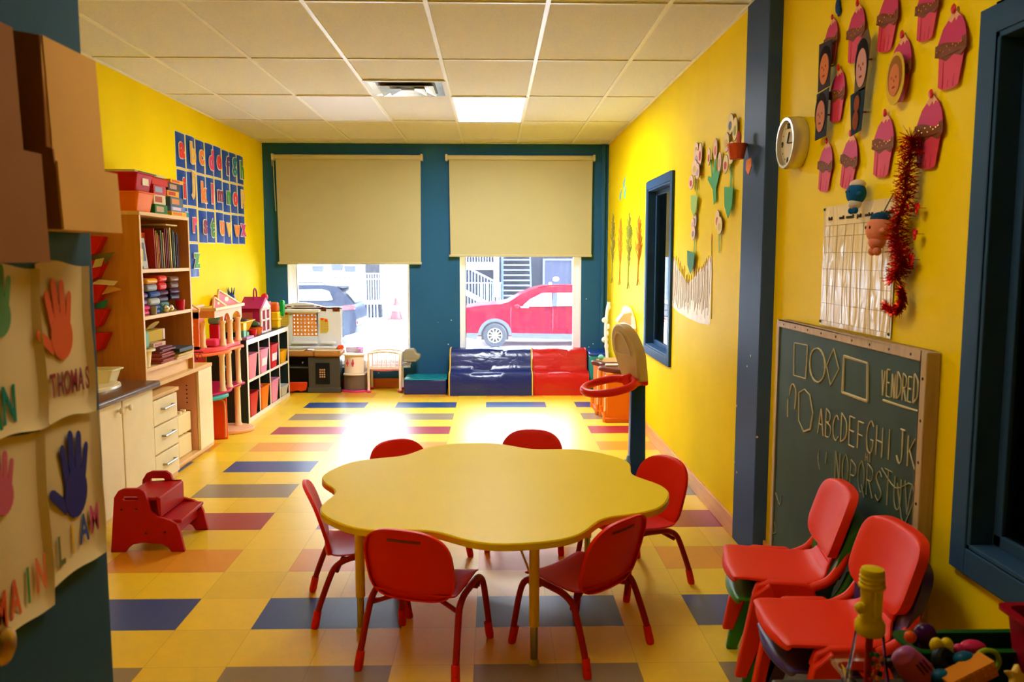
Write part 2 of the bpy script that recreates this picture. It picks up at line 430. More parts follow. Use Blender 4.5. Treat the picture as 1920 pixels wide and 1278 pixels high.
def inner_window(n, x, h, c, depth=.1):
    hy0, hy1, hz0, hz1 = h; b = B()
    for a0, a1, c0, c1 in ((hy0-c, hy0, hz0-c, hz1+c), (hy1, hy1+c, hz0-c, hz1+c), (hy0, hy1, hz1, hz1+c), (hy0, hy1, hz0-c, hz0)):
        b.box((x-.02, a0, c0), (x-.0, a1, c1))
    for a0, a1, c0, c1 in ((hy0, hy0+.015, hz0, hz1), (hy1-.015, hy1, hz0, hz1), (hy0, hy1, hz1-.015, hz1), (hy0, hy1, hz0, hz0+.015)):
        b.box((x-.015, a0, c0), (1.46, a1, c1))
    for a0, a1, c0, c1 in ((hy0+.015, hy0+.05, hz0, hz1), (hy1-.05, hy1-.015, hz0, hz1), (hy0, hy1, hz1-.05, hz1-.015), (hy0, hy1, hz0+.015, hz0+.05)):
        b.box((x+.05, a0, c0), (x+.085, a1, c1))
    o = struct('window_%d' % n, b, DKBLUE, smooth=False, bevel=.003)
    obj('pane', B().box((x+.062, hy0+.05, hz0+.05), (x+.066, hy1-.05, hz1-.05)), PANE, o, smooth=False)
inner_window(3, XR, HF, .065); inner_window(4, XN, HN, .075)

BASE = wood('orange stained baseboard', (230, 168, 84), (216, 148, 66), .4, 5)
struct('baseboard_right', B().box((XR-.016, 4.235, 0), (XR, YB, .11)).box((XN-.016, -1.4, 0), (XN, 3.89, .11)), BASE, smooth=False, bevel=.004)
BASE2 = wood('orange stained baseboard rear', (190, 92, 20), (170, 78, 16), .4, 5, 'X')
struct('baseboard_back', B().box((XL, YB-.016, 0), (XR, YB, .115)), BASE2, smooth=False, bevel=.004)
struct('baseboard_left', B().box((XL, 1.6, 0), (XL+.016, YB-.02, .11)), BASE, smooth=False, bevel=.004)

# the adjacent room seen through the interior windows: a low dark cupboard below its own street window
one('dark_cupboard', B().box((1.7, 8.6, 0), (3.4, 9.2, 1.02)), mat('dark cupboard', (38, 40, 46), .6), 'dark low cupboard in the next room, seen through the blue framed interior window', 'cupboard', bevel=.01)

# ---- the entrance door, standing open
DX = -.825
d = struct('door_1', B().box((DX-.04, .93, .01), (DX, 1.705, 2.12)), wall_paint('door paint', (50, 84, 104), .4), smooth=False, bevel=.004)
kb = B(); kM = Matrix.Translation((DX, 1.228, .905)) @ Matrix.Rotation(R(90), 4, 'Y')
kb.lathe([(.0, 0), (.034, 0), (.034, .006), (.014, .012), (.013, .032), (.026, .042), (.031, .055), (.028, .068), (.016, .075), (0, .076)], 24, kM)
obj('door_handle', kb, mat('brass knob', (176, 148, 84), .28, metal=1), d)

# ---- ceiling fittings
def ceiling_light(x0, y0, label, em, col):
    t = thing('ceiling_light', label, 'ceiling light', (x0+.305, y0+.597, ZC), 0, None)
    b = B(); 
    for p, q in (((x0, y0), (x0+.61, y0+.02)), ((x0, y0+1.174), (x0+.61, y0+1.194)), ((x0, y0+.02), (x0+.02, y0+1.174)), ((x0+.59, y0+.02), (x0+.61, y0+1.174))):
        b.box((p[0], p[1], ZC-.012), (q[0], q[1], ZC-.0005))
    obj('frame', b, WHITE, t, smooth=False)
    obj('diffuser', B().box((x0+.02, y0+.02, ZC-.008), (x0+.59, y0+1.174, ZC-.002)), mat('diffuser ' + label[:5], col, .3, emit=em), t, smooth=False)
ceiling_light(-.334, 6.599, 'lit square white ceiling light panel in the tiled ceiling', 17, (238, 246, 255))
ceiling_light(-.334, 1.824, 'ceiling light panel over the entrance, before the first row of tiles', 3.0, (255, 240, 214))  # added lamp out of view, there only to brighten the near room
ceiling_light(-1.554, 6.599, 'dim pale ceiling light panel, beside the metal air vent', .05, (214, 214, 220))  # panel is off; its faint emission stands in for reflected window light
t = thing('ceiling_vent', 'square metal ceiling air vent with stepped shiny louvres', 'air vent', (-.639, 6.3, ZC))
CHR = mat('brushed duct metal', (226, 224, 216), .25, metal=.85, bump=.3, bscale=9)
b = B(); cx, cy = -.639, 6.3
def sq(h): return [(cx-h, cy-h*.94), (cx+h, cy-h*.94), (cx+h, cy+h*.94), (cx-h, cy+h*.94)]
b.ring(sq(.3), sq(.27), ZC-.012, ZC-.001)
obj('frame', b, mat('vent frame', (205, 203, 196), .4), t, smooth=False)
for h0, h1, z0, z1 in ((.268, .20, ZC-.012, ZC-.004), (.205, .13, ZC-.03, ZC-.008), (.135, .05, ZC-.036, ZC-.012)):
    b = B(); o_, i_ = sq(h0), sq(h1)
    n = 4; vs = [(x, y, z1) for x, y in i_] + [(x, y, z0) for x, y in o_] + [(x, y, z1+.003) for x, y in i_] + [(x, y, z0+.003) for x, y in o_]
    fs = []
    for i in range(4):
        k = (i+1) % 4; fs += [(i, k, 4+k, 4+i), (8+i, 12+i, 12+k, 8+k), (4+i, 4+k, 12+k, 12+i), (i, 8+i, 8+k, k)]
    b._add(vs, fs); obj('louvre', b, CHR, t, smooth=False)
obj('damper', B().box((cx-.26, cy-.24, ZC-.006), (cx+.26, cy+.24, ZC-.002)), mat('vent dark', (96, 90, 70), .5), t, smooth=False)

# ---- roller blinds
BLIND = mat('blind fabric', (186, 178, 132), .75, spec=.2, bump=.1, bscale=60)
BAR = mat('blind bar', (192, 182, 136), .5)
def blind(x0, x1, z0, z1, label, chain, lean=0.0, curl=.0):
    t = thing('roller_blind', label, 'roller blind', ((x0+x1)/2, YB-.05, z1), 0, 'roller blinds over the street windows')
    b = B(); b.box((x0-.01, YB-.095, z1-.05), (x1+.01, YB-.002, z1)); obj('cassette', b, BAR, t, bevel=.015, seg=3)
    def f(u, v):
        xa = x0 + .015 + lean*(1-v); xb = x1 - .005 - abs(lean)*.6*(1-v)
        return Vector((xa + (xb-xa)*u, YB-.055 + .012*math.sin(u*5+v*3)*(1-v)*curl - .004*math.sin(3*u*PI)*(1-v), z0+.02 + (z1-.05-z0-.02)*v))
    b = B().grid(f, 14, 14); obj('fabric', b, BLIND, t, solid=.002)
    b = B().box((x0 + lean*1.2 - .004, YB-.072, z0), (x1+.002 - abs(lean)*.5, YB-.042, z0+.028)); obj('bottom_bar', b, BAR, t, bevel=.008, seg=3)
    for xx in (x0-.012, x1+.008):
        obj('bracket', B().box((xx-.012, YB-.1, z1-.06), (xx+.012, YB, z1+.008)), mat('blind bracket', (200, 190, 160), .4), t, bevel=.003)
    if chain:
        obj('bead_chain', B().tube([(x0-.014, YB-.05, z1-.03), (x0-.012, YB-.045, z1-.3), (x0+.0, YB-.045, z1-.62)], .0035, 6).tube([(x0-.02, YB-.09, z1-.03), (x0-.018, YB-.085, z1-.13)], .0035, 6), BAR, t)
blind(-2.424, -.80, 1.418, 2.628, 'wide tan roller blind over the window behind the toy kitchen', True, .012)
blind(1.86, 3.38, 1.42, 2.6, 'roller blind in the next room, seen through the blue framed interior window', False)
blind(-.505, 1.122, 1.503, 2.627, 'tan roller blind over the window behind the vinyl foam sofas', False, .012, 1.0)
# ================================================================ LEFT WALL FURNITURE
IVORY = mat('ivory laminate', (236, 222, 178), .4, var=.03, vscale=8)
MAPLE = wood('maple laminate', (226, 184, 116), (214, 168, 98), .42, 5, 'Y')
OAK = wood('oak veneer', (204, 134, 52), (190, 118, 40), .45, 5, 'Z')
OAKL = wood('pale oak edge', (232, 192, 132), (222, 178, 114), .45, 5, 'Y')
STEEL = mat('brushed steel', (170, 172, 172), .3, metal=1)
# ---- sink base cabinet, worktop, basin
t = thing('sink_cabinet', 'ivory two-door base cabinet under the brown worktop', 'cabinet', (-2.33, 4.3, 0))
obj('body', B().box((XL+.02, 3.45, .06), (-2.125, 5.03, .70)).box((XL+.02, 3.45, 0), (-2.16, 5.03, .06)), IVORY, t, bevel=.003)
for a, b_, kn in ((3.47, 3.87, 0), (3.88, 4.235, 0), (4.25, 4.60, 1), (4.612, 5.025, -1)):
    dr = obj('door', B().box((-2.124, a, .07), (-2.105, b_, .695)), IVORY, t, bevel=.004)
    ky = b_-.05 if kn >= 0 else a+.05
    k = B().lathe([(0, 0), (.009, 0), (.008, .012), (.017, .018), (.019, .026), (.014, .033), (0, .035)], 16, Matrix.Translation((-2.105, ky, .645)) @ Matrix.Rotation(R(90), 4, 'Y'))
    obj('knob', k, mat('ivory knob', (240, 230, 200), .3), dr)
BRN = mat('brown laminate worktop', (92, 62, 44), .3, var=.25, vscale=40)
one('worktop', B().box((XL+.002, 3.44, .702), (-2.065, 5.06, .742)), BRN, 'mottled brown laminate worktop along the yellow wall', 'worktop', bevel=.014, seg=3)
b = B(); M_ = Matrix.Translation((-2.36, 4.72, .743)) @ Matrix.Diagonal((.78, 1.15, 1, 1))
b.lathe([(0, .0045), (.13, .003), (.165, .006), (.185, .016), (.2, .02), (.215, .014), (.22, .0)], 36, M_)
one('sink', b, mat('cream basin', (236, 222, 184), .25), 'cream oval sink rim set in the brown worktop', 'sink')
def tub(name, c, w, d, h, m, rim=.012, flare=.82, r=.02, parent=None, th=.004, n=4, fx=None):
    """open container with a rolled rim, base centre c; returns the mesh object"""
    b = B(); x, y, z = c
    fx = flare if fx is None else fx
    def o(s, hh, e=0): return [(x + a*(fx if s == flare else s), y + q*s, hh) for a, q in rrect(-w/2-e, -d/2-e, w/2+e, d/2+e, r, n)]
    L = [o(flare, z), o(1, z+h-.008), o(1, z+h-.008, rim), o(1, z+h, rim), o(1, z+h, -th), o(flare, z+th, -th)]
    k = len(L[0]); vs = [v for q in L for v in q]
    fs = [tuple(range(k))[::-1], tuple((len(L)-1)*k+i for i in range(k))]
    for q in range(len(L)-1):
        for i in range(k): fs.append((q*k+i, q*k+(i+1) % k, (q+1)*k+(i+1) % k, (q+1)*k+i))
    b._add(vs, fs)
    return obj(name, b, m, parent, angle=30)
tag(tub('plastic_tub', (-2.42, 4.96, .743), .26, .15, .085, plastic('ivory plastic', (238, 228, 186))), 'small ivory plastic tub on the brown worktop', 'tub')
for i, (x, y) in enumerate(((-2.47, 4.97), (-2.43, 4.94), (-2.5, 4.94))):
    one('sponge', B().ell((x, y, .80+.004*i), (.032, .03, .032), 12, 8), plastic('yellow sponge', (240, 196, 20), .9), 'yellow sponge lying in the ivory tub on the worktop', 'sponge', group='yellow sponges in the worktop tub')
t = thing('soap_bottle', 'yellow bottle standing behind the ivory tub on the worktop', 'bottle', (-2.53, 5.035, .743))
obj('bottle_body', B().lathe([(.0, 0), (.026, 0), (.028, .01), (.028, .09), (.02, .105), (.012, .11), (.012, .125), (0, .125)], 16, Matrix.Translation((-2.53, 5.035, .743))), plastic('yellow bottle', (240, 178, 20)), t)
obj('cap', B().lathe([(.0, .125), (.014, .125), (.014, .15), (.006, .152), (.005, .165), (0, .165)], 12, Matrix.Translation((-2.53, 5.035, .743))), plastic('orange cap', (220, 120, 20)), t)

# ---- low cabinet (open desk unit) and the drawer unit inside it
t = thing('low_cabinet', 'pale maple low cabinet with an open bay, between sink cabinet and dollhouse', 'cabinet', (-2.38, 5.7, 0))
PINKW = mat('laminate with rose reflection', (222, 164, 132), .5)  # pink light reflected inside the bay is put into this colour
obj('top', B().box((XL+.002, 5.07, .656), (-2.195, 6.365, .684)), MAPLE, t, bevel=.004)
obj('base', B().box((XL+.002, 5.5, .0), (-2.23, 6.35, .03)).box((XL+.002, 5.5, .03), (-2.2, 6.36, .055)), MAPLE, t, bevel=.003)
obj('door', B().box((-2.22, 6.075, .055), (-2.2, 6.36, .656)), IVORY, t, bevel=.003)
obj('side_panel', B().box((XL+.002, 6.345, .055), (-2.221, 6.362, .656)), IVORY, t, bevel=.002)
b = B().box((XL+.002, 6.07, .055), (-2.221, 6.088, .656)); obj('side_panel', b, PINKW, t)
hb = B()
for k in range(5): hb.lathe([(0, .0), (.006, 0), (.006, .002), (0, .002)], 10, Matrix.Translation((-2.29, 6.071, .42 + .032*k)) @ Matrix.Rotation(R(90), 4, 'X'))
obj('peg_hole', hb, mat('dark holes', (70, 48, 40), .8), t)
obj('rear_panel', B().box((XL+.003, 5.1, .055), (XL+.012, 6.07, .656)), PINKW, t)
t = thing('drawer_unit', 'ivory three-drawer unit in a maple frame, under the low cabinet top', 'drawers', (-2.35, 5.27, 0))
obj('body', B().box((XL+.015, 5.075, .02), (-2.15, 5.49, .61)), MAPLE, t, bevel=.003)
obj('top', B().box((XL+.015, 5.065, .611), (-2.125, 5.495, .634)), MAPLE, t, bevel=.003)
for z0, z1 in ((.44, .6), (.255, .43), (.065, .245)):
    q = obj('drawer', B().box((-2.149, 5.085, z0), (-2.13, 5.467, z1)), IVORY, t, bevel=.003)
    zc = (z0+z1)/2 + .015
    obj('handle', B().tube([(-2.13, 5.20, zc), (-2.108, 5.2, zc), (-2.108, 5.37, zc), (-2.13, 5.37, zc)], .007, 8), STEEL, q)
BRK1 = plastic('cream toy brick', (242, 224, 172), .4); BRK2 = plastic('rose toy brick', (230, 150, 140), .4)
def brick(x0, y0, z0, x1, y1, z1, m, lab):
    t = thing('toy_brick', lab, 'toy brick', ((x0+x1)/2, (y0+y1)/2, z0), 0, 'big toy bricks in the low cabinet')
    obj('brick_body', B().box((x0, y0, z0), (x1, y1, z1)), m, t, bevel=.006)
    for i in range(2):
        for j in range(3):
            obj('stud', B().lathe([(.0, 0), (.022, 0), (.02, .018), (0, .018)], 14, Matrix.Translation((x0+(x1-x0)*(i+.5)/2, y0+(y1-y0)*(j+.5)/3, z1))), m, t)
brick(-2.42, 5.80, .056, -2.26, 6.05, .20, BRK1, 'cream toy brick at the bottom of the low cabinet bay')
brick(-2.42, 5.80, .219, -2.26, 6.05, .36, BRK1, 'studded cream toy brick on top of the other cream brick')
brick(-2.44, 5.56, .056, -2.25, 5.77, .23, BRK2, 'rose toy brick on the cabinet floor beside the drawer unit')
brick(-2.44, 5.56, .249, -2.25, 5.77, .43, BRK2, 'rose toy brick stacked upon another rose brick')

# ---- bookcase standing on the low cabinet
BX, BY0, BY1, BZ0, BZ1 = -2.215, 5.195, 6.035, .684, 1.765
t = thing('bookcase', 'oak bookcase with three open shelves standing on the low cabinet', 'bookcase', (-2.39, 5.6, BZ0))
obj('side_panel', B().box((XL+.002, BY0, BZ0), (BX, BY0+.022, BZ1)), OAK, t, bevel=.002)
obj('side_panel', B().box((XL+.002, BY1-.022, BZ0), (BX, BY1, BZ1)), OAK, t, bevel=.002)
obj('rear_panel', B().box((XL+.003, BY0+.022, BZ0), (XL+.012, BY1-.022, BZ1)), OAK, t)
obj('top', B().box((XL+.002, BY0, BZ1), (BX+.004, BY1, BZ1+.024)), OAKL, t, bevel=.002)
SH = (.79, 1.125, 1.425)
for z in SH: obj('shelf', B().box((XL+.012, BY0+.022, z-.024), (BX, BY1-.022, z)), OAKL, t, bevel=.002)
obj('kick_board', B().box((BX-.05, BY0+.022, BZ0), (BX-.032, BY1-.022, SH[0]-.024)), OAKL, t)
for y in (BY0, BY1-.022): obj('edge_strip', B().box((BX, y, BZ0), (BX+.002, y+.022, BZ1)), OAKL, t)
# red wall file on the side of the bookcase, with its papers
RED = plastic('red plastic', (196, 22, 14)); PAPER = paper('cream paper', (228, 214, 170)); ENV = paper('manila paper', (214, 158, 84))
t = thing('file_rack', 'red plastic file rack of stepped pockets on the bookcase side', 'file rack', (-2.46, BY0-.05, 1.0))
for k, z in enumerate((1.50, 1.35, 1.20, 1.05, .90)):
    p = [(-.045, 0), (.045, 0), (.062, .1), (.03, .13), (-.06, .13)]
    b = B().prism([(-.05, 0), (.045, .02), (.1, .13), (-.05, .13)], BY0-.075, BY0-.0003, MXZ(0) @ Matrix.Translation((-2.505, z, 0)))
    obj('pocket', b, RED, t, bevel=.006)
def sheet(name, pts, m, label, cat, group=None):
    b = B(); n = len(pts)
    b._add(pts + [(p[0], p[1]+.002, p[2]+.003) for p in pts], [tuple(range(n)), tuple(range(n, 2*n))[::-1]] + [(i, (i+1) % n, n+(i+1) % n, n+i) for i in range(n)])
    return one(name, b, m, label, cat, group, smooth=False)
yy = BY0-.04
sheet('magazine', [(-2.50, yy, 1.43), (-2.40, yy-.03, 1.46), (-2.345, yy-.02, 1.53), (-2.49, yy, 1.52)], paper('olive cover', (120, 112, 60)), 'olive covered magazine sticking out of the red file rack', 'magazine')
sheet('photo_print', [(-2.475, yy-.045, 1.435), (-2.42, yy-.045, 1.445), (-2.40, yy-.045, 1.495), (-2.455, yy-.045, 1.485)], paper('pale photo', (196, 186, 120)), 'small pale photo card tucked in the red file rack', 'photo')
sheet('envelope', [(-2.50, yy, 1.31), (-2.43, yy-.03, 1.27), (-2.315, yy-.02, 1.30), (-2.40, yy, 1.325)], ENV, 'manila envelope jutting from a pocket of the red file rack', 'envelope')
sheet('paper_sheet', [(-2.50, yy-.01, 1.335), (-2.36, yy-.02, 1.325), (-2.34, yy-.01, 1.35), (-2.46, yy, 1.36)], PAPER, 'cream sheets lying above the manila envelope in the file rack', 'paper')
sheet('folder', [(-2.49, yy-.02, 1.17), (-2.42, yy-.03, 1.19), (-2.40, yy-.02, 1.235), (-2.47, yy-.01, 1.22)], paper('teal card', (40, 120, 120)), 'thin teal folder in the red file rack', 'folder')

# ---- on top of the bookcase: two bins and boxed games
zt = BZ1 + .024
tag(tub('storage_bin', (-2.39, 5.335, zt), .34, .25, .125, plastic('orange bin', (240, 122, 6), .5), flare=.88), 'orange storage bin on the bookcase, below the red bin', 'storage bin')
q = tag(tub('storage_bin', (-2.39, 5.33, zt+.127), .34, .25, .115, plastic('crimson bin', (190, 16, 14), .5), flare=.88), 'red storage bin with a white label, stacked on the orange bin', 'storage bin')
obj('paper_label', B().box((-2.2265, 5.30, zt+.168), (-2.2235, 5.39, zt+.212)), paper('white label', (236, 226, 206)), q)
def boxy(name, x0, y0, z0, x1, y1, z1, col, label, cat, col2=None, group=None, rot=0, r=.003):
    c = ((x0+x1)/2, (y0+y1)/2, z0)
    t = thing(name, label, cat, c, R(rot), group)
    b = B().box((x0-c[0], y0-c[1], 0), (x1-c[0], y1-c[1], z1-z0)); obj('box_body', b, paper('card %d %d %d' % col, col, .45), t, world=False, bevel=r)
    if col2:
        h = z1-z0
        b = B().box((x1-c[0]-.001, (y0-c[1])*.8, h*.22), (x1-c[0]+.0015, (y1-c[1])*.35, h*.8)); obj('printed_panel', b, paper('card %d %d %d' % col2, col2, .5), t, world=False)
    return t
G = 'boxed games on the bookcase'
boxy('game_box', -2.52, 5.49, zt, -2.23, 5.70, zt+.062, (34, 116, 50), 'green game box at the base of the game stack beside the orange bin', 'game box', (196, 160, 120), G)
boxy('game_box', -2.51, 5.49, zt+.063, -2.235, 5.685, zt+.128, (214, 196, 156), 'cream game box with a red picture lying on the green box', 'game box', (170, 70, 40), G)
boxy('game_box', -2.53, 5.485, zt+.129, -2.232, 5.69, zt+.19, (196, 50, 54), 'red game box with a pale picture, third up the stack', 'game box', (150, 160, 190), G)
boxy('game_box', -2.53, 5.47, zt+.191, -2.235, 5.76, zt+.236, (206, 46, 24), 'flat plain red box lid on the games stack beside the red bin', 'game box', None, G)
boxy('game_box', -2.56, 5.25, zt+.245, -2.25, 5.74, zt+.262, (216, 206, 150), 'long flat cream board game lying across the bins', 'game box', (60, 120, 50), G)
boxy('game_box', -2.5, 5.745, zt, -2.22, 6.02, zt+.03, (236, 178, 20), 'flat yellow game box at the bottom of the taller games stack', 'game box', (220, 120, 20), G)
boxy('game_box', -2.5, 5.75, zt+.031, -2.225, 6.01, zt+.066, (120, 140, 196), 'light blue game box lying on the flat yellow box', 'game box', (222, 196, 214), G)
boxy('game_box', -2.51, 5.755, zt+.067, -2.23, 5.985, zt+.13, (92, 108, 122), 'grey game box with an orange picture above the blue box', 'game box', (220, 140, 70), G)
boxy('game_box', -2.5, 5.72, zt+.131, -2.235, 5.93, zt+.172, (236, 170, 20), 'yellow game box with red print halfway up the stack', 'game box', (200, 60, 30), G)
boxy('game_box', -2.5, 5.735, zt+.173, -2.232, 5.95, zt+.226, (70, 58, 56), 'dark grey game box under the top yellow box', 'game box', (190, 150, 130), G)
boxy('game_box', -2.5, 5.76, zt+.227, -2.225, 5.995, zt+.252, (240, 176, 30), 'yellow game box topping the stack by the alphabet cards', 'game box', (220, 90, 30), G)

# ---- books and things on the shelves
def book(y, w, h, d, col, label, lean=0, x=BX-.03, z=SH[2]+.002):
    t = thing('book', label, 'book', (x-d/2, y, z), 0, 'picture books on the top shelf')
    M = Matrix.Rotation(R(lean), 4, 'X')
    obj('cover', B().box((-d/2, -w/2, 0), (d/2, -w/2+.0022, h), M).box((-d/2, w/2-.0022, 0), (d/2, w/2, h), M).box((d/2-.003, -w/2, 0), (d/2, w/2, h), M), paper('book %d %d %d' % col, col, .5), t, world=False)
    obj('pages', B().box((-d/2+.003, -w/2+.0024, .003), (d/2-.004, w/2-.0024, h-.003), M), PAPER, t, world=False)
bk = [(5.505, .014, .265, (170, 44, 20), 'tall red picture book', 4), (5.535, .012, .25, (196, 132, 44), 'tan book beside the tall red one', 4), (5.56, .013, .235, (206, 150, 60), 'ochre book, third from the tall red one', 4),
      (5.583, .012, .22, (180, 60, 30), 'low rust red book among the ochre ones', 4), (5.612, .022, .255, (70, 92, 48), 'dark green topped book beside the rust red one', 3), (5.648, .02, .24, (176, 132, 50), 'thick mustard book mid shelf', 3),
      (5.682, .018, .27, (110, 34, 24), 'maroon book mid shelf', 3), (5.712, .014, .272, (150, 48, 30), 'brick red book beside the maroon one', 3), (5.74, .016, .268, (96, 84, 36), 'olive book before the cream one', 3),
      (5.775, .02, .278, (218, 180, 84), 'cream yellow book near the post end', 3), (5.81, .014, .262, (54, 84, 70), 'dark teal book near the shelf end', 2), (5.838, .014, .25, (130, 140, 128), 'grey book at the end of the row', 2), (5.87, .018, .25, (60, 30, 40), 'dark plum book', 0), (5.895, .012, .23, (70, 60, 110), 'indigo book', 0)]
for y, w, h, c, lab, ln in bk: book(y, w, h, .2 + .01*rnd.random(), c, lab + ' on the bookcase top shelf', ln)
boxy('book', -2.47, 5.66, SH[2]+.292, -2.23, 5.86, SH[2]+.302, (206, 176, 112), 'cream book lying flat across the upright picture books', 'book', None, 'picture books on the top shelf')
t = thing('picture_book', 'grey and white covered book leaning at the end of the top shelf', 'book', (-2.26, 5.35, SH[2]+.001))
obj('cover', B().box((-.01, -.06, 0), (.002, .065, .2), Matrix.Rotation(R(-6), 4, 'Y')), paper('card 190 190 196', (190, 190, 196)), t, world=False, bevel=.002)
obj('printed_panel', B().box((.0022, -.04, .05), (.003, .045, .17), Matrix.Rotation(R(-6), 4, 'Y')), paper('card 110 120 140', (110, 120, 140)), t, world=False)
t = thing('picture_book', 'orange edged magazine standing behind the grey covered book', 'magazine', (-2.30, 5.40, SH[2]+.001))
obj('cover', B().box((-.012, -.1, 0), (.002, .08, .235)), paper('card 196 80 20', (196, 80, 20)), t, world=False, bevel=.002)
obj('printed_panel', B().box((.0022, -.08, .02), (.003, .06, .2)), paper('card 120 110 70', (120, 110, 70)), t, world=False)
for k, (c, lab) in enumerate((((200, 190, 90), 'pale yellow booklet stack nearest the bookcase side on the top shelf'), ((50, 100, 70), 'green booklet lying under the pale yellow one'))):
    boxy('booklet', -2.4, 5.225, SH[2]+.001+.02*(1-k), -2.235, 5.29, SH[2]+.019+.02*(1-k)+.09*(1-k), c, lab, 'booklet', None)
# lunch boxes and cups on the middle shelf
z = SH[1]+.0005
def lunch(y, w, zz, h, cb, ct, label, name='lunch_box', x1=-2.24, d=.16, r=.02):
    t = thing(name, label, 'lunch box', (x1-d/2, y, zz), 0, 'food boxes on the middle shelf')
    obj('box_body', B().box((-d/2, -w/2, 0), (d/2, w/2, h*.55)), plastic('pl %d %d %d' % cb, cb, .3), t, world=False, bevel=min(r, h*.2), seg=3)
    obj('lid', B().box((-d/2-.003, -w/2-.003, h*.56), (d/2+.003, w/2+.003, h)), plastic('pl %d %d %d' % ct, ct, .3), t, world=False, bevel=min(r, h*.2), seg=3)
lunch(5.30, .13, z, .062, (206, 30, 100), (222, 60, 130), 'magenta basket shaped box nearest the bookcase side')
lunch(5.47, .12, z, .055, (40, 80, 160), (60, 100, 190), 'small blue box at the bottom of the lunch box stack')
lunch(5.46, .17, z+.056, .095, (170, 172, 168), (22, 62, 140), 'grey lunch box with a glossy blue lid')
lunch(5.42, .17, z+.152, .085, (140, 146, 150), (226, 160, 20), 'grey lunch box with a yellow lid, topmost of its stack')
lunch(5.62, .13, z, .07, (76, 130, 128), (100, 150, 146), 'teal food box next to the small blue one')
lunch(5.60, .13, z+.152, .1, (206, 40, 40), (226, 60, 54), 'red oval lunch box on the second tier', r=.04)
lunch(5.60, .16, z+.071, .08, (50, 20, 52), (70, 26, 66), 'dark purple lunch bag between teal and red boxes', r=.03)
lunch(5.80, .17, z+.075, .08, (44, 18, 50), (60, 26, 60), 'dark plum lunch bag near the post end of the shelf', r=.03)
lunch(5.80, .15, z+.156, .085, (96, 72, 62), (120, 84, 66), 'brown lunch bag topping the plum bag', r=.03)
lunch(5.29, .10, z+.063, .085, (80, 26, 96), (100, 30, 110), 'purple pouch standing on the magenta box', r=.03)
def cup(x, y, z, r, h, m, label, cat='cup', name='cup'):
    return one(name, B().lathe([(0, 0), (r*.8, 0), (r, h*.95), (r, h), (r*.86, h), (r*.7, h*.1), (0, h*.1)], 18, Matrix.Translation((x, y, z))), m, label, cat)
cup(-2.24, 5.88, z, .032, .072, plastic('red cup', (214, 30, 50)), 'bright red plastic cup by the post end of the middle shelf')
one('metal_bell', B().ell((-2.235, 5.6, z+.028), .028, 16, 10), mat('polished metal', (220, 220, 220), .12, metal=1), 'round shiny metal bell before the teal food box', 'bell')
one('metal_bell', B().ell((-2.235, 5.685, z+.026), .026, 16, 10), mat('polished metal', (220, 220, 220), .12, metal=1), 'second shiny metal bell, further along the shelf', 'bell')
cup(-2.235, 5.4, z, .026, .055, plastic('grey jar', (150, 150, 130)), 'small grey jar at the middle shelf edge', 'jar', 'jar')
# bottom shelf: tub, tissues, notebooks
z = SH[0]+.0005
b = B().lathe([(0, 0), (.05, 0), (.062, .1), (.085, .105), (.085, .118), (.058, .118), (.046, .01), (0, .01)], 28, Matrix.Translation((-2.285, 5.31, z)))
one('plastic_tub', b, plastic('ivory plastic', (238, 228, 186)), 'round ivory plastic tub on the bookcase bottom shelf', 'tub')
b = B().box((-2.33, 5.26, z+.118), (-2.24, 5.345, z+.235)); q = one('wipes_pack', b, paper('green pack', (96, 160, 120), .4), 'pale green wipes pack standing on the round ivory tub', 'wipes pack', bevel=.02, seg=3)
cols = [(168, 72, 50), (158, 66, 50), (176, 84, 60), (150, 60, 52), (172, 80, 64), (140, 52, 50), (128, 70, 76), (110, 50, 60)]
for k, c in enumerate(cols):
    j = .012*math.sin(k*2.3)
    boxy('notebook', -2.45+j, 5.45+.5*j, z+.001+.0135*k, -2.215+j, 5.66+j, z+.0135*(k+1), c, 'notebook in the rusty red stack on the bookcase bottom shelf', 'notebook', None, 'rusty red notebooks in the stack', rot=k % 3-1)
for k, (c, lab) in enumerate((((222, 200, 160), 'cream magazine lying at the shelf edge under the yellow book'), ((206, 176, 96), 'yellow paper book below the dark grey box'), ((62, 72, 76), 'dark grey flat box on the bottom shelf near the post'))):
    boxy('flat_book', -2.42, 5.68, z+.001+.018*k+.012*(k == 2), -2.2+.01*k, 5.98-.02*k, z+.018*(k+1)+.022*(k == 2), c, lab, 'book')
boxy('game_box', -2.50, 5.42, z+.112, -2.25, 5.62, z+.14, (206, 176, 140), 'flat cream puzzle box on the rusty red notebooks', 'game box', (180, 90, 70))
t = thing('tissue_box', 'yellow and white tissue box with a crumpled tissue on the notebooks', 'tissue box', (-2.36, 5.6, z+.141))
obj('box_body', B().box((-2.43, 5.44, z+.141), (-2.3, 5.7, z+.215)), paper('tissue box card', (196, 168, 70)), t, bevel=.003)
obj('box_end', B().box((-2.432, 5.70, z+.141), (-2.298, 5.735, z+.216)), paper('tissue box end', (222, 206, 200)), t, bevel=.003)
def tis(u, v):
    a = 2*PI*u; r = .02 + .1*v*(1+.3*math.sin(3*a))
    return Vector((-2.37 + r*.5*math.cos(a), 5.58 + r*1.1*math.sin(a), z+.214 + .09*v*(.6+.4*math.sin(2*a+1)) - .03*v*v))
obj('tissue', B().grid(tis, 26, 8, cu=True), paper('tissue paper', (222, 206, 168), .9), t, solid=.001)

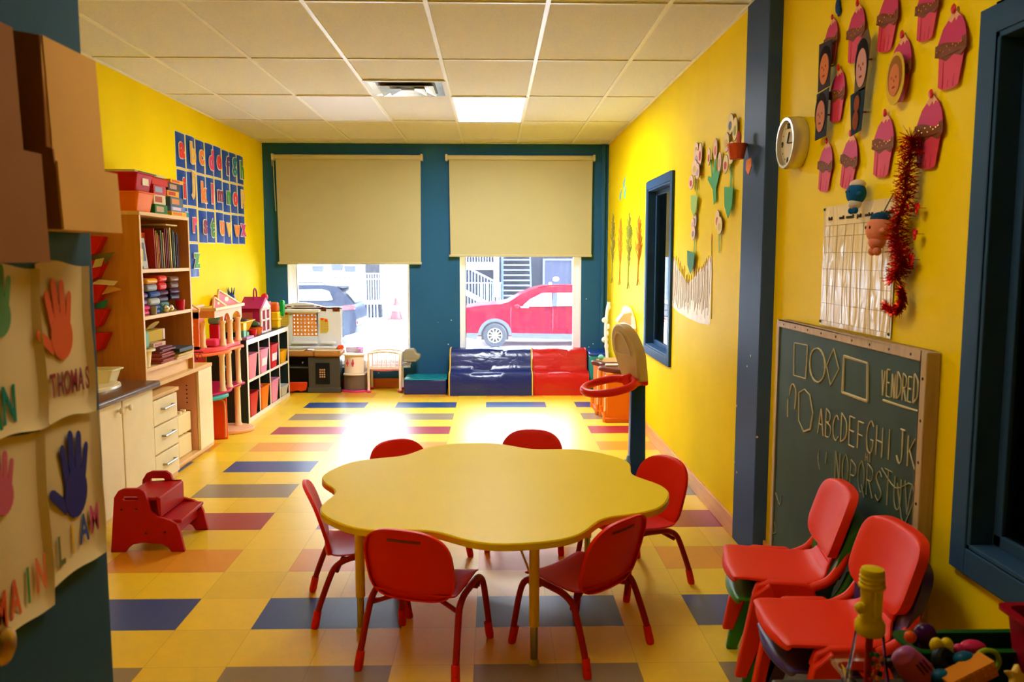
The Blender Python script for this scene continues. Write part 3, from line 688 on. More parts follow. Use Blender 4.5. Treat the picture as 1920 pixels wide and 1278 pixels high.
# ---- alphabet cards on the wall
CARD = paper('royal blue card', (26, 74, 158), .35); CARDW = paper('white card edge', (226, 224, 216), .4)
LC = {'red': (222, 50, 50), 'yellow': (236, 190, 80), 'orange': (240, 134, 48), 'pink': (226, 70, 110), 'purple': (96, 46, 110), 'teal': (40, 140, 140), 'green': (70, 150, 60), 'maroon': (140, 50, 80), 'magenta': (214, 60, 150)}
rows = [('abcdefgh', ('red', 'yellow', 'orange', 'pink', 'red', 'purple', 'teal', 'green')), ('ijklmnop', ('red', 'yellow', 'orange', 'pink', 'maroon', 'green', 'red', 'yellow')), ('qrstuvwx', ('teal', 'pink', 'maroon', 'green', 'orange', 'yellow', 'orange', 'magenta')), ('yz', ('red', 'green'))]
for r_, (chs, cl) in enumerate(rows):
    for k, ch in enumerate(chs):
        y0 = 6.77 + k*.227 + .006*math.sin(k*3+r_); zt_ = 2.52 - .302*r_ + .004*math.sin(k*2.1)
        w_, h_ = .212, .292
        bow = .006 + .01*abs(math.sin(k*1.7+r_*2.2))
        t = thing('alphabet_card', 'blue alphabet card with a %s lowercase letter %s on the yellow wall' % (cl[k], ch), 'alphabet card', (XL, y0+w_/2, zt_-h_), 0, 'alphabet cards on the wall')
        def cf(u, v, e=0, x=0): return Vector((XL + .0006 + bow*math.sin(PI*u)*(.6+.4*math.sin(PI*v)) + x, y0 + e + (w_-2*e)*u, zt_-h_+e + (h_-2*e)*v))
        obj('card_border', B().grid(lambda u, v: cf(u, v), 7, 5), CARDW, t, solid=.001)
        obj('card_face', B().grid(lambda u, v: cf(u, v, .007, .0016), 7, 5), CARD, t, solid=.001)
        s = .235 if ch not in 'mw' else .2
        dz = -.02 if ch in 'acemnorsuvwxz' else (-.045 if ch in 'bdfhiklt' else .02)
        zz = zt_ - h_*.62 + dz
        obj('letter_outline', B().text(letters(ch, .07, .003), TEXT_PX(XL+.006+bow, y0+w_/2, zz, s)), CARDW, t, smooth=False)
        obj('letter', B().text(letters(ch, .035, .006), TEXT_PX(XL+.0075+bow, y0+w_/2, zz, s)), paper('ink '+cl[k], LC[cl[k]], .5), t, smooth=False)

# ---- red step stool
t = thing('step_stool', 'red plastic two-step stool with handle slots before the sink cabinet', 'step stool', (-1.77, 4.26, 0))
RSTOOL = plastic('red stool plastic', (176, 20, 24), .4)
out = [(-1.958, 0), (-1.929, .286), (-1.906, .321), (-1.878, .333), (-1.801, .333), (-1.776, .316), (-1.763, .275), (-1.748, .214), (-1.719, .186), (-1.654, .167), (-1.62, .147), (-1.604, .107), (-1.583, 0), (-1.651, 0), (-1.668, .026), (-1.698, .042), (-1.795, .05), (-1.844, .04), (-1.869, .02), (-1.884, 0)]
slot = rrect(-1.886, .271, -1.808, .292, .0095, 4)
for y in (4.08, 4.42):
    sp = obj('side_panel', B().prism(out, y, y+.022, MXZ(0)), RSTOOL, t, smooth=False)
    w0 = MW[t.name].translation
    punch(sp, B().prism([(x-w0.x, z-w0.z) for x, z in slot], y-w0.y-.05, y-w0.y+.08, MXZ(0)))
    q = sp.modifiers.new('Bevel', 'BEVEL'); q.width = .003; q.segments = 2; q.limit_method = 'ANGLE'; q.angle_limit = R(40)
    sb = B()
    for x, z in ((-1.893, .225), (-1.82, .225), (-1.775, .1), (-1.68, .105)):
        sb.lathe([(0, 0), (.0065, 0), (.005, .003), (0, .003)], 10, Matrix.Translation((x, y, z)) @ Matrix.Rotation(R(90), 4, 'X'))
    obj('screw', sb, mat('dark screw', (70, 10, 12), .4), sp)
obj('tread', B().box((-1.905, 4.101, .262), (-1.72, 4.421, .28)).box((-1.72, 4.101, .17), (-1.705, 4.421, .28)), RSTOOL, t, bevel=.006)
obj('tread', B().box((-1.74, 4.101, .145), (-1.60, 4.421, .163)).box((-1.65, 4.101, .075), (-1.635, 4.421, .145)), RSTOOL, t, bevel=.005)
obj('rear_brace', B().box((-1.935, 4.101, .09), (-1.918, 4.421, .25)), RSTOOL, t, bevel=.004)

# ---- cube shelf with toy bins
t = thing('cube_shelf', 'black cube shelf with white front edges, eight compartments of toy bins', 'shelf', (-2.39, 8.05, 0))
BLK = mat('black brown laminate', (26, 42, 40), .35); WED = mat('white shelf edge', (238, 232, 222), .4)
CY = [7.31, 7.69, 8.055, 8.415, 8.795]; CX = -2.212; CZ = .757
obj('body', B().box((XL+.002, 7.31, CZ-.045), (CX, 8.795, CZ)).box((XL+.002, 7.31, 0), (CX, 8.795, .045)).box((XL+.002, 7.31, .045), (CX, 7.35, CZ-.045)).box((XL+.002, 8.755, .045), (CX, 8.795, CZ-.045)).box((XL+.002, 7.35, .045), (XL+.01, 8.755, CZ-.045)), BLK, t)
for y in CY[1:4]: obj('divider', B().box((XL+.01, y-.009, .045), (CX-.004, y+.009, CZ-.045)), BLK, t)
obj('middle_shelf', B().box((XL+.01, 7.35, .371), (CX-.004, 8.755, .391)), BLK, t)
eb = B(); f = CX; g_ = CX+.003
for q in ((7.308, 8.797, 0, .045), (7.308, 8.797, CZ-.045, CZ+.001), (7.308, 7.35, .045, CZ-.045), (8.755, 8.797, .045, CZ-.045), (7.35, 8.755, .369, .393)): eb.box((f, q[0], q[2]), (g_, q[1], q[3]))
for y in CY[1:4]: eb.box((f-.004, y-.01, .045), (g_-.001, y+.01, CZ-.045))
obj('front_edge', eb, WED, t, smooth=False)
def bin_(ci, row, h, col, label, lab=None, w=.275):
    yc = (CY[ci]+CY[ci+1])/2 - .01; zz = .0455 if row == 0 else .3915
    o = tag(tub('toy_bin', (-2.35, yc, zz), .29, w, h, plastic('bin %d %d %d' % col, col, .35), flare=.68, rim=.012, fx=.93), label, 'toy bin', 'plastic bins in the cube shelf')
    if lab:
        z0 = zz + h*.3; z1 = zz + h*.62
        k = lambda z: -2.35 + .145*(.93 + .07*(z-zz)/h) + .0015
        obj('paper_label', B()._add([(k(z0), yc-.085, z0), (k(z0), yc+.085, z0), (k(z1), yc+.085, z1), (k(z1), yc-.085, z1)], [(0, 1, 2, 3)]), paper('bin label', (226, 220, 224)), o, solid=.001, smooth=False)
    return o
PK = (236, 140, 160)
bin_(0, 1, .225, PK, 'pink bin in the upper compartment nearest the dollhouse')
bin_(1, 1, .23, (236, 146, 176), 'pink bin with a white label in the upper row', True)
bin_(2, 1, .235, (206, 34, 40), 'red bin with a white label in the upper row', True)
bin_(3, 1, .13, (240, 178, 20), 'low yellow bin in the upper row beside the toy kitchen')
bin_(0, 0, .215, (200, 40, 46), 'red bin in the lower row nearest the dollhouse')
bin_(1, 0, .215, (240, 122, 30), 'orange bin in the lower row')
bin_(2, 0, .225, (236, 150, 190), 'pink bin in the lower row')
bin_(3, 0, .10, (206, 206, 206), 'low grey bin in the lower row beside the toy kitchen', w=.29)
def ball(x, y, z, r, col, label, cat='toy ball', name='toy_ball', group=None):
    return one(name, B().ell((x, y, z), r, 16, 10), plastic('pl %d %d %d' % col, col, .35), label, cat, group)
ball(-2.30, 7.83, .235, .04, (30, 70, 170), 'blue toy ball in the orange bin')
ball(-2.29, 7.93, .23, .036, (196, 30, 30), 'red toy ball in the orange bin')
ball(-2.32, 8.2, .255, (.05, .06, .035), (40, 40, 36), 'dark toy lying in the lower pink bin', 'toy', 'toy')
ball(-2.3, 8.55, .15, (.05, .08, .03), (120, 84, 60), 'brown plush toy lying in the low grey bin', 'toy', 'plush_toy')
ball(-2.33, 8.56, .53, (.05, .06, .05), (120, 84, 66), 'brown plush toy sitting in the low yellow bin', 'toy', 'plush_toy')
ball(-2.3, 7.47, .605, (.04, .06, .022), (222, 60, 30), 'orange red toy lying in the upper pink bin', 'toy', 'toy')

# ---- toys on top of the cube shelf
z = CZ+.0012
t = tag(tub('toy_basket', (-2.40, 7.63, z+.055), .26, .34, .1, plastic('yellow basket', (242, 186, 16)), flare=.7, r=.05), 'yellow toy basket heaped with dark toys on the cube shelf', 'basket')
ball(-2.40, 7.63, z+.153, (.11, .15, .028), (60, 40, 50), 'dark toy spilling over the yellow basket', 'toy', 'toy')
boxy('toy_block', -2.46, 7.52, z, -2.33, 7.72, z+.053, (30, 60, 50), 'dark green toy box under the yellow basket', 'toy block')
boxy('toy_book', -2.35, 7.36, z, -2.22, 7.58, z+.02, (200, 140, 190), 'pink purple flat toy book at the cube shelf corner', 'book')
boxy('toy_block', -2.33, 7.37, z+.021, -2.25, 7.45, z+.08, (90, 170, 140), 'mint toy block standing on the flat purple book', 'toy block')
boxy('toy_block', -2.33, 7.37, z+.081, -2.25, 7.46, z+.15, (240, 200, 40), 'yellow toy block on top of the mint one', 'toy block')
boxy('toy_block', -2.31, 7.47, z+.021, -2.25, 7.53, z+.06, (60, 160, 70), 'small green toy block beside the mint block', 'toy block')
t = thing('toy_cups', 'orange toy bowl with a red cup before the pink toy house', 'toy bowl', (-2.27, 7.80, z))
obj('bowl', B().lathe([(0, 0), (.045, .0), (.075, .06), (.078, .075), (.07, .075), (.04, .01), (0, .01)], 20, Matrix.Translation((-2.28, 7.82, z))), plastic('orange bowl', (230, 110, 40)), t)
cup(-2.265, 7.70, z, .035, .06, plastic('red cup', (214, 30, 50)), 'red toy cup beside the orange toy bowl on the cube shelf')
ball(-2.29, 7.84, z+.1, (.05, .06, .03), (60, 90, 50), 'green and grey toy heaped in the orange bowl', 'toy', 'toy')
# pink toy house with a white front
def toy_house(x0, x1, y0, y1, z0, zw, zr, cw, cr, cf, label, handle):
    t = thing('toy_house', label, 'toy house', ((x0+x1)/2, (y0+y1)/2, z0), 0, 'pink toy houses on the cube shelf')
    pw = plastic('pl %d %d %d' % cw, cw); pr = plastic('pl %d %d %d' % cr, cr); pf = plastic('pl %d %d %d' % cf, cf)
    obj('wall', B().box((x0, y0, z0), (x1-.012, y1, zw)), pw, t, bevel=.006)
    ym = (y0+y1)/2
    obj('roof', B().prism([(y0-.02, zw), (y1+.02, zw), (ym, zr)], x0-.01, x1+.005, MYZ(0)), pr, t, bevel=.006)
    # front frame: two jambs, door and window openings, gable
    b = B()
    w = y1-y0
    for a, c in ((0, .12), (.44, .56), (.88, 1)): b.box((x1-.01, y0+w*a, z0), (x1+.004, y0+w*c, zw))
    for a, c in ((0, .06), (.46, .54), (.9, 1)): b.box((x1-.01, y0, z0+(zw-z0)*a), (x1+.004, y1, z0+(zw-z0)*c))
    b.prism([(y0+.01, zw), (y1-.01, zw), (ym, zr-.03)], x1+.005, x1+.012, MYZ(0))
    obj('facade', b, pf, t, bevel=.003)
    wb_ = B(); 
    for zc_ in (.28, .72): wb_.box((x0+.02, y0-.003, z0+(zw-z0)*(zc_-.12)), (x0+(x1-x0)*.6, y0-.0005, z0+(zw-z0)*(zc_+.12)))
    obj('window', wb_, plastic('house window', (190, 90, 80)), t)
    if handle: obj('handle', B().tube(smooth_path([((x0+x1)/2-.0, ym-.05, zr-.03), ((x0+x1)/2, ym-.045, zr+.05), ((x0+x1)/2, ym, zr+.08), ((x0+x1)/2, ym+.045, zr+.05), ((x0+x1)/2, ym+.05, zr-.03)], 4), .008, 8), pr, t)
toy_house(-2.47, -2.27, 8.0, 8.34, z, z+.24, z+.35, (170, 30, 90), (176, 34, 96), (236, 214, 204), 'magenta toy house with a cream front and loop handle', True)
toy_house(-2.54, -2.42, 7.42, 7.6, z+.16, z+.30, z+.40, (230, 100, 120), (214, 50, 80), (236, 150, 160), 'pink toy castle house behind the yellow basket', False)
t = thing('toy_creature', 'blue haired toy standing behind the magenta toy house', 'toy', (-2.52, 7.9, z+.23))
boxy('toy_crate', -2.55, 7.78, z, -2.485, 7.98, z+.23, (226, 160, 30), 'amber toy crate under the blue haired toy', 'toy crate')
b = B().ell((-2.52, 7.9, z+.32), (.035, .05, .085), 14, 10); obj('body', b, plastic('pl 40 66 140', (40, 66, 140)), t)
b = B()
for k in range(14):
    a = k*.9; b.tube([(-2.52+.02*math.cos(a), 7.9+.03*math.sin(a), z+.38), (-2.52+.035*math.cos(a), 7.9+.05*math.sin(a), z+.45)], [.008, .002], 5)
obj('hair', b, plastic('pl 50 80 160', (50, 80, 160)), t)
obj('face', B().ell((-2.488, 7.905, z+.33), (.008, .028, .035), 12, 8), plastic('pl 200 190 200', (200, 190, 200)), t)
t = thing('toy_tower', 'yellow toy tower at the window end of the cube shelf', 'toy', (-2.3, 8.6, z))
obj('tower_body', B().box((-2.35, 8.55, z), (-2.25, 8.66, z+.17)).box((-2.36, 8.54, z+.08), (-2.24, 8.67, z+.1)), plastic('pl 240 200 20', (240, 200, 20)), t, bevel=.008)
obj('tower_top', B().box((-2.345, 8.555, z+.171), (-2.255, 8.655, z+.27)), plastic('pl 226 110 40', (226, 110, 40)), t, bevel=.02, seg=3)
one('toy_bag', B().prism([(-.045, 0), (.035, -.02), (.05, .15), (-.04, .16)], -.02, .02, MYZ(-2.24) @ Matrix.Translation((8.70, z+.13, 0))), plastic('pl 20 160 60', (20, 160, 60), .2), 'shiny green toy bag propped at the cube shelf end', 'toy bag', bevel=.01)
ball(-2.36, 8.47, z+.33, (.035, .05, .04), (200, 26, 36), 'red toy ball on the yellow tower end of the shelf', 'toy ball')
boxy('toy_crate', -2.4, 8.4, z, -2.31, 8.53, z+.285, (180, 60, 50), 'brick red toy carton below the red ball', 'toy crate')

# ---- dollhouse
PEACH = plastic('peach plastic', (240, 176, 130)); CREAMP = plastic('cream plastic', (244, 214, 166)); ORG = plastic('orange pink plastic', (240, 116, 62)); PINK = plastic('bright pink plastic', (236, 80, 120)); ROSE = plastic('coral pink plastic', (226, 76, 76)); MAGP = plastic('magenta plastic', (190, 30, 76))
t = thing('dollhouse', 'three-storey peach and pink plastic dollhouse with columns and gables', 'dollhouse', (-2.36, 6.8, 0))
hx0, hx1, hy0, hy1 = -2.55, -2.2, 6.42, 7.2
def disc(z0, z1, pts, m, nm, parent=None): return obj(nm, B().prism(pts, z0, z1), m, parent or t, bevel=.006)
disc(0, .028, [(-2.54, 7.06)] + [(-2.3 + .215*math.cos(R(a)), 7.03 + .19*math.sin(R(a))) for a in range(-90, 91, 15)] + [(-2.54, 7.22), (-2.54, 6.84)][:1], PEACH, 'base_plate')
def curvy(e, xe=0): return [(hx0, hy0), (hx1-.14+xe, hy0), (hx1-.05+xe, hy0+.1), (hx1+.01+xe, hy0+.26), (hx1+.015+xe, hy0+.36), (hx1-.02+xe, hy0+.5), (hx1+.0+xe, hy0+.7), (hx1+.01+xe, hy1-.03), (hx1-.02+xe, hy1+.03), (hx0, hy1+.03)]
disc(.385, .405, curvy(0), MAGP, 'floor_panel'); disc(.712, .735, curvy(0), ORG, 'floor_panel'); disc(.7352, .775, [(x-.03, y) for x, y in curvy(0)][1:], ROSE, 'floor_panel')
WALLB = B().box((hx0, hy0, .775), (hx0+.012, hy1, 1.07)); obj('rear_wall', WALLB, ORG, t)
obj('rear_wall', B().box((hx0, 6.9, .405), (hx0+.012, hy1, .712)).box((hx0, 7.0, .028), (hx0+.012, hy1, .385)), PINK, t)
b = B()      # side wall with lattice window
b.box((hx0+.012, hy0, .775), (hx0+.06, hy0+.014, 1.07)); b.box((-2.35, hy0, .775), (-2.31, hy0+.014, 1.07)); b.box((hx0+.06, hy0, 1.02), (-2.31, hy0+.014, 1.07)); b.box((hx0+.06, hy0, .775), (-2.31, hy0+.014, .80))
obj('side_wall', b, ORG, t)
b = B()
for x in (-2.46, -2.42): b.box((x, hy0+.003, .8), (x+.008, hy0+.011, 1.02))
for k in range(5): b.box((-2.49, hy0+.003, .83+.04*k), (-2.35, hy0+.011, .838+.04*k))
obj('lattice', b, plastic('pl 214 120 96', (214, 120, 96)), t)
def column(x, y, z0, z1, r=.022):
    p = [(r*1.35, 0), (r*1.35, .012), (r, .025), (r*.95, (z1-z0)-.03), (r*1.3, (z1-z0)-.012), (r*1.3, z1-z0)]
    obj('column', B().lathe([(0, 0)] + p + [(0, z1-z0)], 14, Matrix.Translation((x, y, z0))), CREAMP, t)
for x, y in ((-2.225, 6.72), (-2.33, 6.56), (-2.22, 6.9), (-2.23, 7.15)): column(x, y, .775 if y != 7.15 else .775, .98)
for x, y in ((-2.225, 6.68), (-2.235, 6.88), (-2.235, 7.13)): column(x, y, .405, .712)
column(-2.25, 7.13, .028, .385, .026)
# arcade beam with two arches and the gables
def arch(y0, y1, z0, z1, zs):
    n = 10; pts = [(y0, z0), (y0, z1), (y1, z1), (y1, z0)]
    w = (y1-y0); c = (y0+y1)/2; r = w*.38
    return pts + [(c + r*math.cos(PI*i/n), z0 + (zs-z0)*math.sin(PI*i/n)) for i in range(n+1)]
b = B()
for a, c in ((6.70, 6.90), (6.90, 7.2)): b.prism(arch(a, c, .975, 1.075, 1.04), hx1-.035, hx1-.01, MYZ(0))
b.box((-2.33, 6.5, 1.02), (hx1-.01, 6.7, 1.075))
obj('arcade', b, PEACH, t, smooth=False)
obj('cornice', B().box((-2.34, 6.48, 1.075), (hx1+.01, 7.23, 1.1)).box((hx0, hy0, 1.07), (hx0+.02, hy1, 1.09)).box((hx0+.02, hy0, 1.07), (-2.3, hy0+.02, 1.09)), CREAMP, t, bevel=.004)
def gable(y0, y1, yp, zp, x, z0=1.1):
    g_ = obj('gable', B().prism([(y0, z0), (y1, z0), (yp, zp)], x-.008, x, MYZ(0)), ROSE, t)
    ed = lambda a, c: B().tube([a, c], .009, 6)
    q = B(); q.tube([(x+.002, y0, z0), (x+.002, yp, zp)], .01, 6); q.tube([(x+.002, yp, zp), (x+.002, y1, z0)], .01, 6)
    obj('gable_trim', q, CREAMP, g_)
    obj('emblem', B().ell((x+.002, y0+(y1-y0)*.42, z0+(zp-z0)*.38), (.003, (y1-y0)*.09, (zp-z0)*.15), 12, 8), CREAMP, g_)
gable(6.62, 7.2, 6.67, 1.235, hx1-.03); gable(6.47, 6.78, 6.5, 1.185, hx1-.01)
q = B(); q.tube([(hx0+.02, hy0+.01, 1.09), (-2.42, hy0+.01, 1.165), (-2.3, hy0+.01, 1.09)], .009, 6); obj('gable_trim', q, CREAMP, t)
b = B()
for k in range(5):
    a = k*.05; b.tube([(-2.53+a, hy0-.004, .70), (-2.505+a, hy0-.004, .755), (-2.48+a, hy0-.004, .70)], .003, 5)
b.tube([(-2.54, hy0-.004, .757), (-2.28, hy0-.004, .757)], .004, 5)
obj('railing', b, plastic('pl 60 40 40', (60, 40, 40)), t)
# doll furniture standing in it
boxy('doll_sofa', -2.34, 6.6, .776, -2.24, 6.7, .84, (226, 50, 100), 'bright pink doll sofa on the upper dollhouse floor', 'doll furniture', None, None, 0, .015)
boxy('doll_bed', -2.30, 6.76, .776, -2.235, 6.86, .82, (240, 110, 150), 'pale pink doll bed between two dollhouse columns', 'doll furniture', None, None, 0, .01)
boxy('doll_wardrobe', -2.42, 6.97, .776, -2.34, 7.09, .93, (206, 24, 70), 'crimson doll wardrobe on the upper dollhouse floor', 'doll furniture', None, None, 0, .008)
boxy('doll_basin', -2.43, 6.96, .931, -2.335, 7.1, .99, (110, 170, 210), 'light blue doll tub standing on the crimson wardrobe', 'doll furniture', None, None, 0, .02)
ball(-2.42, 6.5, .80, (.05, .03, .024), (236, 170, 130), 'peach doll cushion on the upper dollhouse floor', 'doll cushion', 'doll_cushion')
boxy('doll_table', -2.30, 6.92, .406, -2.235, 6.99, .44, (70, 20, 40), 'dark doll table on the magenta dollhouse floor', 'doll furniture', None, None, 0, .01)
one('doll_slide', B().prism([(6.95, .56), (7.1, .51), (7.1, .52), (6.95, .585)], -2.34, -2.29, MYZ(0)), plastic('pl 80 150 170', (80, 150, 170)), 'teal doll slide leaning on the dollhouse middle storey', 'doll slide', bevel=.003)
# teal topped play stool before the dollhouse
t = thing('play_stool', 'orange pink plastic play stool with a teal top, beside the low cabinet', 'stool', (-2.27, 6.6, 0))
TEAL = plastic('teal plastic', (70, 170, 166)); CORAL = plastic('coral plastic', (234, 96, 48), .3)
obj('top', B().prism([(-2.42, 6.46), (-2.26, 6.44), (-2.21, 6.5), (-2.185, 6.6), (-2.18, 6.69), (-2.2, 6.71), (-2.42, 6.71)], .355, .385), TEAL, t, bevel=.008)
obj('leg', B().box((-2.40, 6.685, 0), (-2.2, 6.7, .354)), CORAL, t, bevel=.006)
obj('leg', B().box((-2.40, 6.47, 0), (-2.24, 6.485, .354)), CORAL, t, bevel=.006)
obj('panel', B().box((-2.37, 6.486, .03), (-2.355, 6.684, .354)), CORAL, t, bevel=.006)
obj('rib', B().tube(smooth_path([(-2.215, 6.68, .02), (-2.215, 6.68, .28), (-2.24, 6.68, .33), (-2.3, 6.68, .34)], 5), .008, 8), PEACH, t)
# ================================================================ BACK WALL
# ---- toy kitchen
t = thing('toy_kitchen', 'large plastic toy kitchen with an orange pegboard in the street window', 'toy kitchen', (-2.05, 9.12, 0))
TAUPE = plastic('taupe plastic', (78, 76, 66), .4); GRYW = plastic('pale grey plastic', (222, 229, 238), .4); TAN = plastic('tan plastic', (176, 122, 60), .4); DK = plastic('near black plastic', (24, 26, 28), .4)
FO = plastic('flame orange plastic', (232, 72, 24), .4)
KX0, KX1, KF, KB = -2.42, -1.69, 8.99, 9.26
b = B()
b.box((KX0, KF+.03, 0), (KX0+.05, KB, .405)); b.box((-2.03, KF+.03, 0), (KX1-.03, KB, .405)); b.box((KX0+.05, KB-.02, 0), (-2.03, KB, .405)); b.box((KX0+.05, KF+.03, 0), (-2.03, KB-.02, .05)); b.box((KX0+.05, KF+.04, .265), (-2.03, KB-.02, .285))
b.box((-2.05, KF, .05), (KX1-.01, KF+.03, .4)); b.box((-2.06, KF-.01, 0), (KX1, KF+.03, .06))
obj('body', b, TAUPE, t, bevel=.012, seg=3)
p = obj('oven_door', B().box((-1.965, KF-.008, .1), (-1.81, KF-.001, .335)), DK, t, bevel=.004)
kb = B()
for i in range(3):
    for j in range(4): kb.cbox((-1.915+.023*i, KF-.0125, .18+.026*j), (.017, .009, .018))
obj('keypad', kb, plastic('keypad plastic', (190, 150, 110)), p, bevel=.003)
obj('flap', B().prism([(-2.36, .12), (-2.07, .12), (-2.06, .10), (-2.08, .03), (-2.13, .015), (-2.17, .03), (-2.22, .015), (-2.36, .02)], KF-.02, KF+.02, MXZ(0)), FO, t, bevel=.008)
obj('control_knob', B().ell((-2.12, KF+.05, .33), .014, 12, 8), mat('polished metal', (220, 220, 220), .12, metal=1), t)
obj('counter', B().box((KX0, KF-.02, .405), (-1.98, KB, .462)).box((-1.98, KF-.035, .405), (KX1+.01, KB, .462)), TAN, t, bevel=.02, seg=3)
obj('counter_top', B().box((KX0, KF-.01, .4625), (-2.1, KB, .476)).box((-2.0, KF-.02, .4625), (KX1, KB, .478)), plastic('cream plastic top', (226, 206, 172)), t, bevel=.006)
# upper panel with a hole for the pegboard
PY0, PY1 = 9.13, 9.20
px0, px1, pz0, pz1 = -2.245, -1.965, .62, .872
n = 12
topc = [(KX0 + (KX1-.01-KX0)*k/n, .945 + .05*math.sin(PI*min(1, (k/n)*1.35))) for k in range(n+1)]
b = B()
b.box((KX0, PY0, .478), (px0, PY1, .93)); b.box((px1, PY0, .478), (KX1-.01, PY1, .93)); b.box((px0, PY0, .478), (px1, PY1, pz0)); b.box((px0, PY0, pz1), (px1, PY1, .93))
b.prism([(KX0, .93)] + topc + [(KX1-.01, .93)], PY0, PY1, MXZ(0))
obj('upper_panel', b, GRYW, t, bevel=.008)
obj('ledge', B().box((-2.25, 9.06, .535), (-1.96, PY0-.001, .56)).box((-1.93, 9.06, .535), (-1.76, PY0-.001, .56)).box((KX0, 9.07, .48), (KX1-.02, PY0-.001, .51)), GRYW, t, bevel=.012, seg=3)
obj('hood', B().box((-2.32, 9.08, .885), (-1.93, PY0-.001, .925)), GRYW, t, bevel=.014, seg=3)
b = B(); nx, nz = 7, 6
for i in range(nx+1):
    xx = px0 + (px1-px0)*(i)/(nx); w = .012 if 0 < i < nx else .014
    b.box((xx-w, 9.14, pz0), (xx+w, 9.152, pz1))
for j in range(nz+1):
    zz = pz0 + (pz1-pz0)*j/nz; b.box((px0-.01, 9.1405, zz-.0125), (px1+.01, 9.1515, zz+.0125))
obj('pegboard', b, plastic('pegboard orange', (232, 150, 56), .45), t, smooth=False)
def checker(x0, z0, x1, z1, nm='inset'):
    q = obj(nm, B().box((x0, PY0-.006, z0), (x1, PY0-.0005, z1)), plastic('checker brown', (120, 60, 30), .5), t)
    c = B(); k = max(2, int((x1-x0)/.02))
    for i in range(k):
        for j in range(max(2, int((z1-z0)/.02))):
            if (i+j) % 2: c.cbox((x0+(x1-x0)*(i+.5)/k, PY0-.0065, z0+.01+.02*j), ((x1-x0)/k*.9, .002, .016))
    obj('check_pattern', c, plastic('checker dark', (60, 40, 30), .5), q, smooth=False)
checker(-1.79, .895, -1.715, .945); checker(-1.92, .90, -1.865, .945); checker(-2.35, .895, -2.30, .945); 
obj('vent_slot', B().box((-2.22, PY0-.003, .95), (-2.0, PY0-.0005, .962)).box((-2.30, PY0-.003, .945), (-2.25, PY0-.0005, .957)).box((-1.97, PY0-.003, .945), (-1.93, PY0-.0005, .957)), plastic('checker brown', (120, 60, 30), .5), t)
for xa, w in ((-1.935, .095), (-2.375, .10)):
    zz = .655 if xa > -2 else .735
    q = obj('grid_inset', B().prism([(xa, zz), (xa+w*.8, zz), (xa+w, zz+.03), (xa+w, zz+.13), (xa+w*.75, zz+.165), (xa, zz+.17)], PY0-.006, PY0-.0005, MXZ(0)), plastic('grid yellow', (226, 200, 92), .5), t)
    gl = B()
    for k in range(1, 6): gl.box((xa+w*k/6-.001, PY0-.0075, zz+.005), (xa+w*k/6+.001, PY0-.006, zz+.16))
    for k in range(1, 9): gl.box((xa+.003, PY0-.0075, zz+.018*k-.001), (xa+w*.95, PY0-.006, zz+.018*k+.001))
    obj('grid_line', gl, plastic('grid olive', (150, 130, 50), .5), q, smooth=False)
    obj('dial', B().cbox((xa+.025, PY0-.009, zz+.155), (.032, .008, .026)).cbox((xa+.07, PY0-.009, zz+.14), (.03, .008, .03)), FO, t, bevel=.008)
boxy('toy_cup', -1.73, 9.04, .479, -1.665, 9.10, .525, (236, 84, 36), 'orange toy cup on the corner of the toy kitchen counter', 'toy cup', None, None, 0, .012)

# ---- doll nursery centre
t = thing('doll_nursery', 'cream doll nursery set, crib with slats beside a curved cupboard, under the window', 'doll nursery', (-1.3, 9.1, 0))
CRM = plastic('nursery cream', (238, 224, 206), .35); PNKB = plastic('nursery pink', (214, 56, 130), .35); LIL = plastic('lilac mattress', (232, 150, 226), .6)
def half_round(x0, x1, yf, yb, z0, z1, bulge=.05, n=10):
    pts = [(x0, yb)] + [(x0 + (x1-x0)*k/n, yf - bulge*math.sin(PI*k/n) + bulge) for k in range(n+1)] + [(x1, yb)]
    return B().prism(pts, z0, z1)
obj('base_plate', half_round(-1.69, -1.41, 8.98, 9.25, 0, .022), PNKB, t, bevel=.004)
obj('lower_cabinet', half_round(-1.665, -1.435, 9.0, 9.25, .022, .19), plastic('nursery taupe', (112, 96, 82), .4), t, bevel=.004)
obj('band', half_round(-1.672, -1.43, 8.985, 9.25, .19, .21), CRM, t, bevel=.006)
cab = obj('upper_cabinet', half_round(-1.66, -1.44, 9.0, 9.25, .21, .41), CRM, t, bevel=.006)
for x in (-1.615, -1.555):
    obj('handle', B().ell((x, 8.998, .33), (.008, .01, .045), 10, 8).ell((x, 8.995, .33), (.014, .01, .018), 10, 8), plastic('nursery handle', (206, 60, 100), .35), cab)
obj('shelf_top', half_round(-1.68, -1.42, 8.985, 9.25, .41, .428), CRM, t, bevel=.006)
obj('rear_rim', B().box((-1.67, 9.2, .428), (-1.47, 9.24, .49)), plastic('nursery lilac grey', (206, 196, 216), .4), t, bevel=.01)
obj('tap', B().tube(smooth_path([(-1.5, 9.2, .43), (-1.5, 9.19, .475), (-1.53, 9.16, .48)], 4), .014, 8), LIL, t)
CXA, CXB, CYF, CYB_ = -1.385, -1.035, 9.0, 9.24
